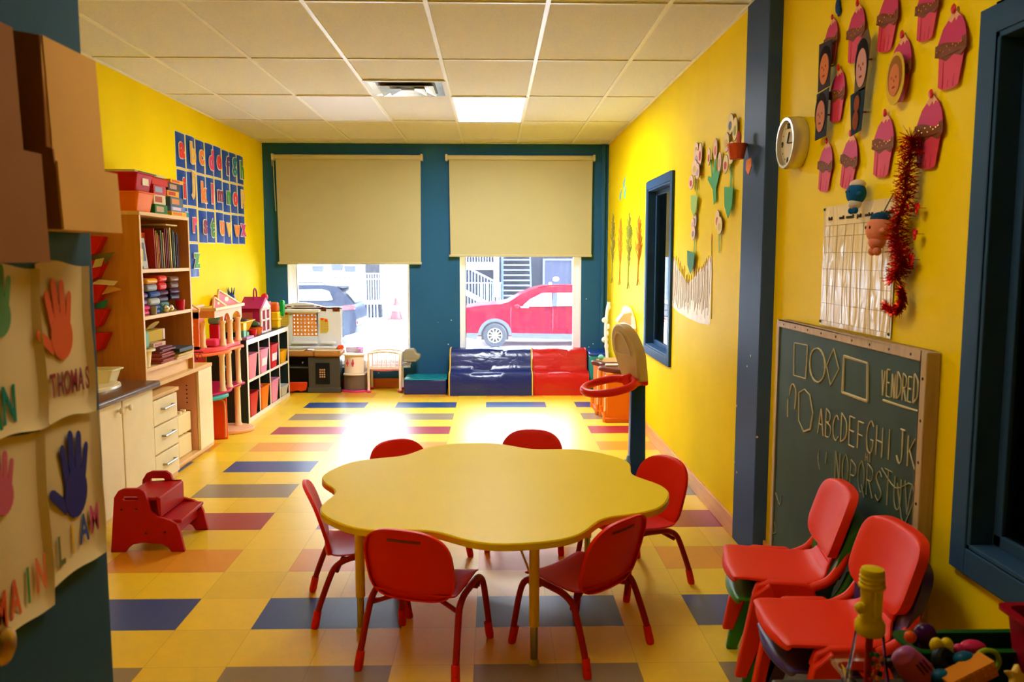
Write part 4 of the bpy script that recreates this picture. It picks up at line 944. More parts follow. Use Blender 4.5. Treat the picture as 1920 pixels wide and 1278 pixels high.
for y in (CYF, CYB_):
    for x in (CXA, CXB):
        obj('post', B().box((x-.014, y-.012, .018), (x+.014, y+.012, .44)), CRM, t, bevel=.007, seg=3)
        obj('foot', B().ell((x, y, .012), (.032, .03, .012), 12, 8), PNKB, t)
    r = B()
    r.box((CXA, y-.009, .262), (CXB, y+.009, .29))
    r.tube([(CXA + (CXB-CXA)*k/10, y, .435 + .02*math.sin(PI*k/10)) for k in range(11)], .013, 8)
    obj('rail', r, CRM, t)
    for k in range(1, 7):
        x = CXA + (CXB-CXA)*k/7
        obj('slat', B().box((x-.006, y-.004, .29), (x+.006, y+.004, .44)), CRM, t, bevel=.003)
obj('end_panel', B().box((CXA-.006, CYF, .262), (CXA+.006, CYB_, .43)).box((CXB-.006, CYF, .262), (CXB+.006, CYB_, .43)), CRM, t, bevel=.004)
obj('mattress', B().grid(lambda u, v: Vector((CXA+.02+(CXB-CXA-.04)*u, CYF+.015+(CYB_-CYF-.03)*v, .262 - .022*math.sin(PI*u)*math.sin(PI*v))), 12, 6), LIL, t, solid=.02, off=-1)
# moulded grey seat at its side
s = obj('seat_arm', B().box((CXB, 9.1, .29), (-.93, 9.2, .32)), plastic('nursery lilac grey', (206, 196, 216), .4), t, bevel=.006)
GSEAT = plastic('stone grey plastic', (150, 140, 116), .5)
prof = [(-1.02, .335), (-1.015, .44), (-.985, .475), (-.90, .478), (-.875, .46), (-.865, .43), (-.83, .415), (-.815, .40), (-.825, .365), (-.86, .34), (-.95, .325)]
obj('seat_shell', B().prism(prof, 9.08, 9.21, MXZ(0)), GSEAT, t, bevel=.018, seg=3)
obj('seat_lip', B().box((-1.0, 9.05, .335), (-.86, 9.085, .36)), GSEAT, t, bevel=.01, seg=3)

# ---- vinyl foam furniture
def vinyl(name, col): 
    m = mat(name, col, .22, spec=.5, bump=.0)
    nt = m.node_tree; N = nt.nodes; L = nt.links; p = N['Principled BSDF']
    tc = N.new('ShaderNodeTexCoord'); mp = N.new('ShaderNodeMapping'); mp.inputs['Scale'].default_value = (2.2, 5, 5)
    n = N.new('ShaderNodeTexNoise'); n.inputs['Scale'].default_value = 2.2; n.inputs['Detail'].default_value = 3; n.inputs['Distortion'].default_value = 1.5
    b = N.new('ShaderNodeBump'); b.inputs['Strength'].default_value = .16; b.inputs['Distance'].default_value = .05
    L.new(tc.outputs['Object'], mp.inputs['Vector']); L.new(mp.outputs['Vector'], n.inputs['Vector']); L.new(n.outputs['Fac'], b.inputs['Height']); L.new(b.outputs['Normal'], p.inputs['Normal'])
    return m
VN = vinyl('navy vinyl', (24, 38, 104)); VR = vinyl('red vinyl', (186, 22, 22)); VT = vinyl('teal vinyl', (20, 140, 150)); VY = plastic('yellow piping', (226, 190, 70)); VB = vinyl('royal vinyl', (24, 60, 160))
def sofa(x0, x1, m, name, label, pip):
    t = thing(name, label, 'foam sofa', ((x0+x1)/2, 9.0, 0), 0, 'vinyl foam sofas under the window')
    ctl = [(8.765, 0), (8.762, .12), (8.765, .2), (8.785, .238), (8.84, .25), (8.93, .248), (8.965, .262), (8.985, .31), (9.01, .39), (9.04, .452), (9.08, .476), (9.16, .48), (9.25, .475), (9.275, .45), (9.28, .2), (9.28, 0)]
    b = B(); nu = 22
    def f(i, j):
        y, z = ctl[j]; u = i/(nu-1)
        k = .006*math.sin(9*u + 2.3*j)*math.sin(PI*u) if 1 < j < 13 else 0
        e = 0
        return Vector((x0 + (x1-x0)*u, y - k*.6, max(0, z + k)))
    vs = [f(i, j) for i in range(nu) for j in range(len(ctl))]; n = len(ctl); fs = []
    for i in range(nu-1):
        for j in range(n): fs.append((i*n+j, (i+1)*n+j, (i+1)*n+(j+1) % n, i*n+(j+1) % n))
    fs += [tuple(range(n))[::-1], tuple((nu-1)*n+j for j in range(n))]
    b._add(vs, fs); obj('cover', b, m, t, angle=50)
    for x in (x0, x1):
        obj('piping', B().tube([(x, y, z+.001) for y, z in ctl[:-1]], .0075, 6), pip, t)
    return t
sofa(-.478, .428, VN, 'foam_sofa', 'long navy blue vinyl foam sofa under the street window', VY)
sofa(.448, 1.04, VR, 'foam_sofa', 'short red vinyl foam sofa, flush with the blue one', VR)
t = thing('foam_block', 'low navy foam block with a teal top, at the blue sofa side', 'foam block', (-.75, 9.05, 0))
obj('side_cover', B().box((-.978, 8.855, 0), (-.515, 9.25, .158)), VN, t, bevel=.008)
obj('top_cover', B().box((-.98, 8.853, .1585), (-.513, 9.252, .172)), VT, t, bevel=.007)
t = thing('foam_block', 'tall foam block with a royal blue top and teal side in the window corner', 'foam block', (1.17, 9.05, 0))
obj('side_cover', B().box((1.06, 8.86, 0), (1.275, 9.255, .42)), VT, t, bevel=.012)
obj('top_cover', B().box((1.058, 8.858, .4205), (1.277, 9.257, .455)), VB, t, bevel=.012)

# ---- right corner: toy workbench, vanity, basketball hoop
t = thing('toy_workbench', 'orange toy workbench with lobed brown tops against the yellow wall', 'toy workbench', (1.14, 7.7, 0))
WO = plastic('workbench orange', (226, 122, 30), .4); WB = plastic('workbench brown', (96, 44, 34), .35); WC = plastic('workbench cream', (236, 214, 176), .35)
obj('body', B().box((1.035, 7.30, .03), (1.285, 7.62, .455)), WO, t, bevel=.012)
obj('body', B().box((1.01, 7.64, .03), (1.285, 8.12, .455)), WO, t, bevel=.012)
obj('plinth', B().box((1.02, 7.285, 0), (1.287, 7.63, .045)).box((.99, 7.64, 0), (1.287, 8.13, .045)), plastic('workbench rust', (200, 96, 26), .4), t, bevel=.01)
for y, x in ((7.34, 1.025), (7.60, 1.025), (7.68, 1.0), (8.08, 1.0)):
    obj('foot', B().lathe([(0, 0), (.022, 0), (.026, .03), (.018, .05), (.016, .1), (0, .1)], 12, Matrix.Translation((x, y, 0))), WO, t)
obj('front_strip', B().box((1.023, 7.33, .08), (1.034, 7.37, .43)).box((.998, 7.68, .08), (1.009, 7.72, .43)), WC, t, bevel=.004)
def lobed(cx, cy, rx, ry, k, n=40): return [(cx + (1+.1*math.cos(k*2*PI*i/n))*rx*math.cos(2*PI*i/n), cy + (1+.1*math.cos(k*2*PI*i/n))*ry*math.sin(2*PI*i/n)) for i in range(n)]
def clampx(p, xm): return [(min(x, xm), y) for x, y in p]
obj('counter', B().prism(clampx(lobed(1.16, 7.46, .165, .19, 4), 1.287), .456, .498), WB, t, bevel=.012, seg=3)
obj('counter', B().prism(clampx(lobed(1.15, 7.88, .175, .23, 6), 1.287), .456, .498), WB, t, bevel=.012, seg=3)
obj('counter_inset', B().prism(clampx(lobed(1.15, 7.88, .13, .18, 6), 1.28), .4985, .506), plastic('workbench tan', (176, 140, 90), .4), t)
ball(1.05, 7.85, .534, .028, (120, 200, 180), 'mint toy ball on the brown workbench top')
boxy('toy_tool', 1.04, 7.44, .499, 1.16, 7.49, .52, (236, 220, 210), 'white toy tool lying on the nearer brown counter', 'toy tool', None, None, 0, .008)
t = thing('toy_vanity', 'cream toy vanity top with a white ornate frame on the wall behind the hoop', 'toy vanity', (1.24, 7.6, .5))
b = B().prism([(7.32, .499), (8.05, .499), (8.05, .96), (7.95, 1.02), (7.8, 1.04), (7.6, 1.03), (7.4, .95), (7.32, .86)], 1.27, 1.3, MYZ(0))
obj('rear_panel', b, WC, t, bevel=.006)
pr = [(1.275, .80), (1.27, .88), (1.21, .905), (1.15, .905), (1.15, .92), (1.2, .985), (1.275, 1.0)]
obj('shelf_hood', B().prism(pr, 7.45, 7.6, MXZ(0)), WC, t, bevel=.006)
fb = B()
for k in range(7):
    zz = .62 + .065*k; fb.ell((1.13 - .018*math.sin(k*1.9), 8.05, zz), (.022+.014*math.sin(k*2.1), .014, .03), 10, 8)
fb.tube(smooth_path([(1.14, 8.05, .499), (1.12, 8.05, .75), (1.13, 8.05, .95), (1.15, 8.05, 1.06)], 5), .016, 8)
obj('ornate_frame', fb, plastic('vanity white', (240, 236, 230), .35), t)

HB = plastic('hoop navy plastic', (28, 62, 140), .35); HR = plastic('hoop red plastic', (214, 34, 24), .35); HG = plastic('hoop grey plastic', (186, 166, 134), .45)
hx, hy = on_y(1194, 800, 5.1).x, 5.1
t = thing('basketball_hoop', 'toy basketball hoop, navy post, grey backboard and red rim', 'basketball hoop', (hx, hy, 0))
hr = R(0)
obj('base', B().prism(rrect(hx-.13, hy-.22, hx+.17, hy+.2, .06), 0, .09, None, rrect(hx-.10, hy-.18, hx+.13, hy+.16, .05)), HB, t, bevel=.015, seg=3)
b = B().prism(rrect(hx-.05, hy-.05, hx+.055, hy+.05, .015), .09, .705, None, rrect(hx-.042, hy-.04, hx+.046, hy+.04, .012))
obj('post', b, HB, t, angle=50)
obj('brace', B().tube([(hx-.09, hy-.07, .09), (hx-.045, hy-.02, .24)], .018, 8), plastic('hoop light blue', (110, 150, 214), .4), t)
obj('collar', B().box((hx-.075, hy-.06, .70), (hx+.06, hy+.06, .74)), HR, t, bevel=.012, seg=3)
# backboard: rounded slab leaning slightly, facing the room
n_ = Vector((-.965, -.26, 0)).normalized(); a_ = Vector((n_.y, -n_.x, 0))
outl = []
for k in range(13): outl.append((.18*math.cos(PI*k/12), .90 + .19*math.sin(PI*k/12)))
outl += [(-.18, .90), (-.13, .735), (.13, .735), (.18, .90)]
def BM(off): 
    return Matrix(((a_.x, n_.x*-.0 - .0, n_.x, hx-.015), (a_.y, 0, n_.y, hy), (0, 1, 0, 0), (0, 0, 0, 1)))
Mb = BM(0)
def lean(b):
    for i, v in enumerate(b.v):
        k = (v.z - .735)*.26; b.v[i] = v - Vector((n_.x*k*-1, n_.y*k*-1, 0))*-1 if False else v + Vector((n_.x, n_.y, 0))*k
    return b
outl = [(x, z) for x, z in outl]
seen = []
for q in outl:
    if not seen or (Vector(q)-Vector(seen[-1])).length > 1e-4: seen.append(q)
outl = seen if (Vector(seen[0])-Vector(seen[-1])).length > 1e-4 else seen[:-1]
bb = obj('backboard', lean(B().prism(outl, -.035, .035, Mb)), HG, t, bevel=.014, seg=3)
inn = [(x*.6, .89 + (z-.89)*.7) for x, z in outl if z > .8]; inn = [(x, max(z, .80)) for x, z in inn]
obj('raised_panel', lean(B().ring([(x*1.08, .87+(z-.87)*1.08) for x, z in inn], inn, .04, .046, Mb)), plastic('hoop pale grey', (206, 190, 160), .45), bb)
n_ = Vector((-.86, -.51, 0)).normalized(); a_ = Vector((n_.y, -n_.x, 0)); rc = Vector((hx, hy, .69)) + n_*.225
rim = B().tube([(rc.x + .15*(a_.x*math.cos(2*PI*k/32)) + .165*n_.x*math.sin(2*PI*k/32), rc.y + .15*a_.y*math.cos(2*PI*k/32) + .165*n_.y*math.sin(2*PI*k/32), .71 - .03*math.sin(2*PI*k/32)) for k in range(32)], .025, 10, closed=True)
obj('rim', rim, HR, t)
p0 = Vector((hx, hy, 0)) + n_*.03; p1 = Vector((hx, hy, 0)) + n_*.1
obj('rim_bracket', B().tube([(p0.x, p0.y, .735), (p1.x, p1.y, .735)], [.05, .035], 10).tube([(p0.x+a_.x*.05, p0.y+a_.y*.05, .72), (p1.x+a_.x*.08, p1.y+a_.y*.08, .732)], .022, 8).tube([(p0.x-a_.x*.05, p0.y-a_.y*.05, .72), (p1.x-a_.x*.08, p1.y-a_.y*.08, .732)], .022, 8), HR, t)
# ================================================================ TABLE AND CHAIRS
TX, TY, TH = -.015, 3.465, .53
t = thing('activity_table', 'large yellow flower-shaped activity table on adjustable steel legs', 'table', (TX, TY, 0))
def flower(s=1.0, off=0.0, n=144):
    p = []
    for i in range(n):
        a = 2*PI*i/n; c = .5 + .5*math.cos(6*(a - R(11)))
        r = .765 - .108*c**1.9
        p.append(((r+off)*math.cos(a), (r+off)*math.sin(a)))
    return p
TABY = mat('yellow laminate', (240, 210, 10), .42, spec=.06, bump=.05, bscale=150)
obj('tabletop', B().prism(flower(), TH-.028, TH), TABY, t, world=False, angle=50, bevel=.0035)
obj('edge_band', B().ring(flower(off=.003), flower(off=.0002), TH-.0265, TH-.0045), mat('yellow edge band', (226, 190, 30), .28, spec=.4), t, world=False, angle=50)
LEGY = mat('yellow painted steel', (222, 184, 40), .35); INS = mat('chrome leg insert', (170, 160, 130), .25, metal=1); GL = plastic('leg glide', (196, 170, 60), .4)
for a in (-74, 38, 128, 210):
    x, y = .60*math.cos(R(a)), .60*math.sin(R(a))
    M = Matrix.Translation((x, y, 0))
    lg = obj('leg', B().lathe([(0, .15), (.019, .15), (.019, TH-.0285), (0, TH-.0285)], 16, M), LEGY, t, world=False)
    obj('insert', B().lathe([(0, .022), (.0145, .022), (.0145, .16), (0, .16)], 14, M), INS, lg, world=False)
    obj('glide', B().lathe([(0, 0), (.018, 0), (.02, .01), (.014, .024), (0, .024)], 14, M), GL, lg, world=False)
    for s in (-1, 1):
        d_ = R(a + 180 + 24*s); e = (x + .13*math.cos(d_), y + .13*math.sin(d_))
        obj('brace', B().tube([(x, y, .31), (e[0], e[1], TH-.03)], .0045, 6), LEGY, t, world=False)
    obj('leg_plate', B().lathe([(0, TH-.0315), (.05, TH-.0315), (.05, TH-.0285), (0, TH-.0285)], 16, M), LEGY, t, world=False)

# stacking chair: one plastic shell on two arched steel side frames.  faces +Y, origin on the floor
CR = mat('red chair plastic', (226, 34, 12), .42, spec=.14, bump=.03, bscale=300); CRS = mat('red painted steel', (160, 18, 10), .4, spec=.2)
def make_chair(label):
    t = thing('stacking_chair', label, 'chair', (0, 0, 0), 0, 'red stacking chairs around the activity table')
    # side profile of the shell (y, z): front lip of the seat -> rear -> up the back
    pr = [(.165, .262), (.158, .277), (.12, .286), (.04, .282), (-.05, .274), (-.105, .276), (-.138, .296), (-.150, .335), (-.158, .38), (-.182, .47), (-.194, .515), (-.200, .536), (-.203, .546), (-.206, .553)]
    P = smooth_path([(0, y, z) for y, z in pr], 3); n = len(P); nu = 13
    def w(s):     # half width along the shell
        if s < .06: return .135 + .3*s
        if s < .42: return .153 + .01*math.sin(s*6)
        if s < .47: return .150
        if s < .62: return .150 + .02*math.sin(PI/2*(s-.47)/.15)
        e = (s-.62)/.38
        return .170*math.sqrt(max(.02, 1 - (.95*max(0, (e-.1)/.9))**2.5))
    b = B(); L = []
    for j, p in enumerate(P):
        s = j/(n-1); hw = w(s); row = []
        for i in range(nu):
            u = -1 + 2*i/(nu-1)
            x = hw*u
            y, z = p.y, p.z
            if s < .45: z += .010*u*u - .004*(1-u*u)             # dished seat
            else:
                k = min(1, (s-.45)/.15); y += .026*u*u*k           # the back wraps forward at its sides
                if s > .8: z -= .03*abs(u)**2.4*((s-.8)/.2)**1.5
            row.append(Vector((x, y, z)))
        L.append(row)
    b._add([v for r in L for v in r], [(j*nu+i, j*nu+i+1, (j+1)*nu+i+1, (j+1)*nu+i) for j in range(n-1) for i in range(nu-1)])
    k = int(n*.47)
    # seat and back as two meshes meeting at the bend
    bs = B(); bs._add([v for r in L[:k+1] for v in r], [(j*nu+i, j*nu+i+1, (j+1)*nu+i+1, (j+1)*nu+i) for j in range(k) for i in range(nu-1)])
    obj('seat', bs, CR, t, world=False, solid=.008, bevel=0, sub=1)
    def bent(x, h, d):           # the back curve: lean and wrap
        z = .418 + h; y = -.166 - .30*(z-.40) + .024*(x/.17)**2
        return Vector((x, y - d, z))
    obj('backrest', dish(B(), outline(.168, .136, .150, 2.7, 4.2), bent, .016), CR, t, world=False, solid=.006, angle=60)
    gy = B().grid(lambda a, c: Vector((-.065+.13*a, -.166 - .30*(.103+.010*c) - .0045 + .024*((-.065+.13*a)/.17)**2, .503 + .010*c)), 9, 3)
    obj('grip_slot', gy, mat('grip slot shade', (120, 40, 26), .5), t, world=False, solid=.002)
    for s in (-1, 1):
        x = .178*s
        path = [(x+.012*s, .192, .03), (x+.006*s, .178, .12), (x, .160, .215), (x-.004*s, .138, .262), (x-.006*s, .09, .283), (x-.006*s, .0, .278), (x-.006*s, -.06, .270), (x-.004*s, -.105, .245), (x, -.13, .2), (x+.006*s, -.165, .11), (x+.012*s, -.192, .03)]
        q = smooth_path(path, 4)
        k1 = len(q)//2
        obj('leg', B().tube(q[:k1+1], .0125, 10), CRS, t, world=False)
        obj('leg', B().tube(q[k1:], .0125, 10), CRS, t, world=False)
        for y, sy in ((.192, 1), (-.192, -1)):
            d = Vector((x+.012*s, y, .0)); u_ = Vector((x+.007*s, y-.0125*sy, .07))
            obj('foot_sleeve', B().tube([(d.x+.001*s, d.y+.003*sy, .0), (d.x, d.y, .012), (u_.x, u_.y, u_.z)], [.014, .0165, .0155], 12), CR, t, world=False)
    obj('crossbar', B().tube([(-.172, .10, .246), (.172, .10, .246)], .009, 8).tube([(-.172, .10, .246), (-.172, .12, .275)], .008, 8).tube([(.172, .10, .246), (.172, .12, .275)], .008, 8), CRS, t, world=False)
    obj('crossbar', B().tube([(-.172, -.10, .225), (-.06, -.06, .258), (.06, -.06, .258), (.172, -.10, .225)], .009, 8), CRS, t, world=False)
    return t
def head(dx, dy): return math.atan2(-dx, dy)
places = [(-.255, 2.982, head(.12, .365), 'red chair with its back to the camera, beside the yellow table leg'),
          (.343, 3.05, head(-.68, .72), 'red chair seen from behind at a slant, nearest the stacked chairs'),
          (-.585, 3.43, head(.97, .235), 'red chair tucked in on the step stool side of the table'),
          (.655, 3.69, head(-.86, -.5), 'red chair on the yellow wall side, before the basketball hoop'),
          (-.385, 4.02, head(.62, -.78), 'red chair beyond the table, showing its back on the toy kitchen side'),
          (.185, 4.21, head(-.15, -.98), 'red chair beyond the table, facing the camera before the blue sofa')]
ch0 = None
for x, y, rz, lab in places:
    if ch0 is None:
        ch0 = make_chair(lab); ch0.location = (x, y, 0); ch0.rotation_euler = (0, 0, rz); MW[ch0.name] = Matrix.Translation((x, y, 0)) @ Matrix.Rotation(rz, 4, 'Z')
    else: dup(ch0, (x, y, 0), rz, lab)
# ================================================================ ON THE OPEN DOOR
KRAFT = mat('cardboard', (222, 170, 84), .8, spec=.2, var=.08, vscale=4)
KRAFTD = mat('dark and shaded cardboard', (150, 98, 44), .8, spec=.2, var=.08, vscale=4)  # darker copy of the cardboard; paints the shade onto the end flaps
TAPE = clear('clear tape', (.98, .97, .95), 1.4, .12)
s_ = 1.25
def dz(z): return CH + (z-CH)*s_
x0 = DX+.001
def pocket(y0, y1, ztop, zmid, zbot, d0, d1, label, m):
    t = thing('cardboard_pocket', label, 'cardboard holder', (DX+.03, (y0+y1)/2, zbot), 0, 'cardboard holders taped to the door')
    obj('rear_sheet', B().box((x0, y0, zbot), (x0+.004, y1, ztop+.01)), m, t, smooth=False)
    M = Matrix(((1,0,0,0),(0,0,1,0),(0,1,0,0),(0,0,0,1)))
    side = [(x0+.0045, zbot+.005), (x0+d1, zbot), (x0+d1-.008, zmid), (x0+d0, zmid+.004), (x0+d0, ztop), (x0+.0045, ztop+.008)]
    obj('end_flap', B().prism(side, y0, y0+.004, M), KRAFTD, t, smooth=False)
    obj('bottom', B().box((x0+.0045, y0+.004, zbot), (x0+d1-.002, y1-.004, zbot+.004)), m, t, smooth=False)
    b = B().prism([(x0+d0, ztop), (x0+d0+.0035, ztop), (x0+d1-.006, zbot+.02), (x0+d1-.0095, zbot+.02)], y0+.0045, y1-.03, M)
    obj('inner_sheet', b, m, t, smooth=False)
    b = B().prism([(x0+d1-.005, zmid-.02), (x0+d1-.001, zmid-.02), (x0+d1+.004, zbot), (x0+d1, zbot)], y0, y1+.005, M)
    obj('pouch_front', b, m, t, smooth=False)
    return t
pocket(1.445, 1.665, dz(1.807), dz(1.655), dz(1.545), .055, .075, 'cardboard holder on the door, above the handprint drawings', KRAFT)
pocket(1.20, 1.40, dz(1.80), dz(1.66), dz(1.50), .05, .07, 'darker cardboard holder on the door, cut by the picture border', KRAFTD)
CREAM = mat('drawing paper', (228, 206, 150), .85, spec=.2, var=.05, vscale=5)
def hand(b, M, s=1.0, curl=0):
    """flat painted hand print: palm and five fingers, local x right, y up"""
    b.prism(circ(0, 0, .034*s, .04*s, 20), 0, .0012, M)
    for q_, (x, y, a, l, w) in enumerate(((-.026, .028, 12, .055, .0085), (-.009, .036, 4, .066, .009), (.009, .036, -4, .06, .009), (.025, .028, -14, .046, .008), (-.036, -.012, 52, .046, .0095))):
        A = M @ Matrix.Translation((x*s, y*s, 0)) @ Matrix.Rotation(R(a), 4, 'Z')
        n = 8; p = [(-w*s, -.012*s), (w*s, -.012*s), (w*.9*s, l*s*.8)] + [(w*.85*s*math.cos(PI*k/n), l*s*.8 + w*s*1.2*math.sin(PI*k/n)) for k in range(1, n)] + [(-w*.9*s, l*s*.8)]
        b.prism(p, 0, .0009-.0001*q_*.5, A)
def doorM(y, z, rot=0, x=.0):       # local x along +Y, local y up, normal +X
    return Matrix(((0,0,1,DX+x),(1,0,0,y),(0,1,0,z),(0,0,0,1))) @ Matrix.Rotation(R(rot), 4, 'Z')
def drawing(y0, y1, z0, z1, label, hcol, hz, txt, cols, tz, rot=0, hs=1.0, hy=None, tsx=.62, ts=.075):
    t = thing('handprint_drawing', label, 'drawing', (DX, (y0+y1)/2, z0), 0, 'handprint drawings on the door')
    def f(u, v): return Vector((DX + .002 + .006*abs(math.sin(3.1*u+.4))*abs(math.sin(2.3*v+.7)) + (.01 if u > .96 or v < .03 else 0), y0 + (y1-y0)*u + .004*math.sin(7*v), z0 + (z1-z0)*v + .006*math.sin(5*u)))
    obj('paper_sheet', B().grid(f, 16, 14), CREAM, t, solid=.001)
    hy = (y0+y1)/2 if hy is None else hy
    if hcol:
        b = B(); hand(b, doorM(hy, hz, rot, .0105), hs); obj('hand_print', b, paper('hand paint %d %d %d' % hcol, hcol), t, smooth=False)
    n = len(txt); w = (y1-y0)*.86/max(n, 4)
    for k, ch in enumerate(txt):
        y = y0 + (y1-y0)*.07 + w*(k+.5); M = doorM(y, tz[0] + (tz[1]-tz[0])*k/max(1, n-1), 0, .0108)
        b = B().text(letters(ch, .02, .004), M @ Matrix.Diagonal((ts*tsx, ts, .1, 1))); obj('letter', b, paper('crayon %d %d %d' % cols[k % len(cols)], cols[k % len(cols)]), t, smooth=False)
RB = [(150, 40, 50), (130, 40, 60), (140, 60, 40)]
drawing(1.485, 1.662, dz(1.262), dz(1.497), 'handprint drawing with an orange hand, name in dark red capitals', (222, 96, 40), dz(1.388), 'THOMAS', RB, (dz(1.30), dz(1.298)), 4, 1.12, hy=1.55, tsx=.5, ts=.062)
drawing(1.47, 1.672, dz(1.02), dz(1.26), 'handprint drawing with a dark blue hand, name in mixed colours', (44, 44, 130), dz(1.142), 'LIAM', [(110, 110, 60), (226, 190, 60), (60, 80, 170), (200, 80, 120)], (dz(1.045), dz(1.062)), -2, 1.25, hy=1.57, ts=.08)
drawing(1.30, 1.482, dz(1.265), dz(1.495), 'handprint drawing cut by the border, name ending in green letters', (96, 150, 90), dz(1.43), 'AN', [(20, 140, 90), (20, 130, 110)], (dz(1.275), dz(1.285)), 0, .9, hy=1.36, ts=.09, tsx=.6)
drawing(1.28, 1.468, dz(1.0), dz(1.262), 'lower handprint drawing cut by the border, name in orange and green', (206, 96, 120), dz(1.19), 'MAIN', [(230, 90, 40), (226, 100, 50), (60, 140, 60), (230, 120, 60)], (dz(1.015), dz(1.03)), 0, .8, hy=1.34, ts=.09, tsx=.5)
# ================================================================ RIGHT WALL
# ---- chalkboard standing on the floor against the wall
t = thing('chalkboard', 'large green chalkboard in a wooden frame, shapes and alphabet in chalk', 'chalkboard', (1.33, 3.06, 0))
CBX = 1.312; y0, y1, z0, z1 = 2.405, 3.71, .012, 1.222
FRM = wood('pale board frame', (190, 166, 128), (172, 146, 106), .6, 6, 'Z')
CB = mat('green slate', (42, 70, 58), .65, spec=.3, var=.28, vscale=3)
obj('slate', B().box((CBX, y0+.03, z0+.03), (CBX+.012, y1-.03, z1-.03)), CB, t, smooth=False)
b = B()
b.box((CBX-.006, y0, z0), (XN-.001, y0+.034, z1)); b.box((CBX-.006, y1-.03, z0), (XN-.001, y1, z1)); b.box((CBX-.006, y0+.034, z1-.032), (XN-.001, y1-.03, z1)); b.box((CBX-.006, y0+.034, z0), (XN-.001, y1-.03, z0+.034))
obj('frame', b, FRM, t, smooth=False, bevel=.003)
nb = B()
for k in range(9):
    nb.lathe([(0, 0), (.005, .0), (.004, .002), (0, .002)], 8, Matrix.Translation((CBX-.006, 2.5+.14*k, z1-.016)) @ Matrix.Rotation(R(-90), 4, 'Y'))
    nb.lathe([(0, 0), (.005, .0), (.004, .002), (0, .002)], 8, Matrix.Translation((CBX-.006, y0+.017, .1+.13*k)) @ Matrix.Rotation(R(-90), 4, 'Y'))
obj('nail', nb, mat('nail', (70, 60, 50), .4, metal=1), t)
CHALK = mat('chalk', (202, 196, 160), .95, spec=.1)
CHALK2 = mat('faint chalk', (158, 160, 132), .95, spec=.1)
def chalk(name, strokes, m=None, r=.0036):
    b = B()
    for s in strokes:
        q = smooth_path([(CBX-.0012, y, z) for y, z in s], 4) if len(s) > 2 else [Vector((CBX-.0012, y, z)) for y, z in s]
        b.tube(q, [r*(.75+.5*rnd.random()) for _ in q], 5, flat=1)
    return obj(name, b, m or CHALK, t)
def line(pts):        # corners kept sharp: separate straight strokes
    return [[pts[i], pts[i+1]] for i in range(len(pts)-1)]
chalk('chalk_square', line([(3.495, 1.136), (3.343, 1.142), (3.351, 1.0), (3.487, .995), (3.495, 1.136)]), r=.0028)
chalk('chalk_circle', [[(3.235 + .078*math.cos(a), 1.073 + .068*math.sin(a)) for a in [2*PI*k/14 for k in range(15)]]])
chalk('chalk_diamond', line([(3.085, 1.158), (3.03, 1.085), (3.10, 1.012), (3.145, 1.082), (3.085, 1.158)]), r=.0028)
chalk('chalk_rectangle', line([(2.989, 1.14), (2.795, 1.138), (2.785, 1.005), (2.988, 1.003), (2.989, 1.14)]), r=.0048)
G_ = {  # hand-drawn capitals in a unit box: x to the reading direction, y up
 'A': [[(0, 0), (.45, 1)], [(.45, 1), (.9, 0)], [(.2, .4), (.72, .4)]], 'B': [[(.1, 0), (.1, 1)], [(.1, 1), (.7, .85), (.6, .58), (.12, .52)], [(.12, .52), (.85, .4), (.7, .05), (.1, 0)]],
 'C': [[(.85, .85), (.5, 1), (.1, .6), (.2, .12), (.6, 0), (.9, .2)]], 'D': [[(.1, 0), (.1, 1)], [(.1, 1), (.8, .75), (.8, .25), (.1, 0)]], 'E': [[(.1, 0), (.1, 1)], [(.1, 1), (.8, 1)], [(.1, .52), (.7, .52)], [(.1, 0), (.85, 0)]],
 'F': [[(.1, 0), (.1, 1)], [(.1, 1), (.85, 1)], [(.1, .52), (.7, .52)]], 'G': [[(.85, .85), (.5, 1), (.1, .6), (.2, .1), (.6, 0), (.85, .25), (.85, .42)], [(.55, .42), (.95, .42)]], 'H': [[(.1, 0), (.1, 1)], [(.8, 0), (.8, 1)], [(.1, .5), (.8, .5)]],
 'I': [[(.4, 0), (.4, 1)]], 'J': [[(.65, 1), (.65, .2), (.4, 0), (.1, .2)], [(.4, 1), (.9, 1)]], 'K': [[(.1, 0), (.1, 1)], [(.8, 1), (.12, .45)], [(.25, .55), (.85, 0)]], 'L': [[(.1, 1), (.1, 0)], [(.1, 0), (.8, 0)]],
 'M': [[(.05, 0), (.15, 1)], [(.15, 1), (.5, .3)], [(.5, .3), (.8, 1)], [(.8, 1), (.95, 0)]], 'N': [[(.1, 0), (.1, 1)], [(.1, 1), (.8, 0)], [(.8, 0), (.8, 1)]], 'O': [[(.5, 1), (.1, .7), (.1, .25), (.5, 0), (.85, .25), (.85, .7), (.5, 1)]],
 'P': [[(.1, 0), (.1, 1)], [(.1, 1), (.8, .85), (.75, .5), (.12, .45)]], 'Q': [[(.5, 1), (.1, .7), (.1, .25), (.5, 0), (.85, .25), (.85, .7), (.5, 1)], [(.55, .25), (.95, -.1)]], 'R': [[(.1, 0), (.1, 1)], [(.1, 1), (.8, .85), (.7, .52), (.12, .48)], [(.35, .48), (.9, 0)]],
 'S': [[(.85, .85), (.5, 1), (.15, .75), (.5, .52), (.85, .3), (.5, 0), (.1, .15)]], 'T': [[(.45, 0), (.45, 1)], [(0, 1), (.9, 1)]], 'U': [[(.1, 1), (.1, .25), (.45, 0), (.8, .25), (.8, 1)]], 'V': [[(.05, 1), (.45, 0)], [(.45, 0), (.85, 1)]]}
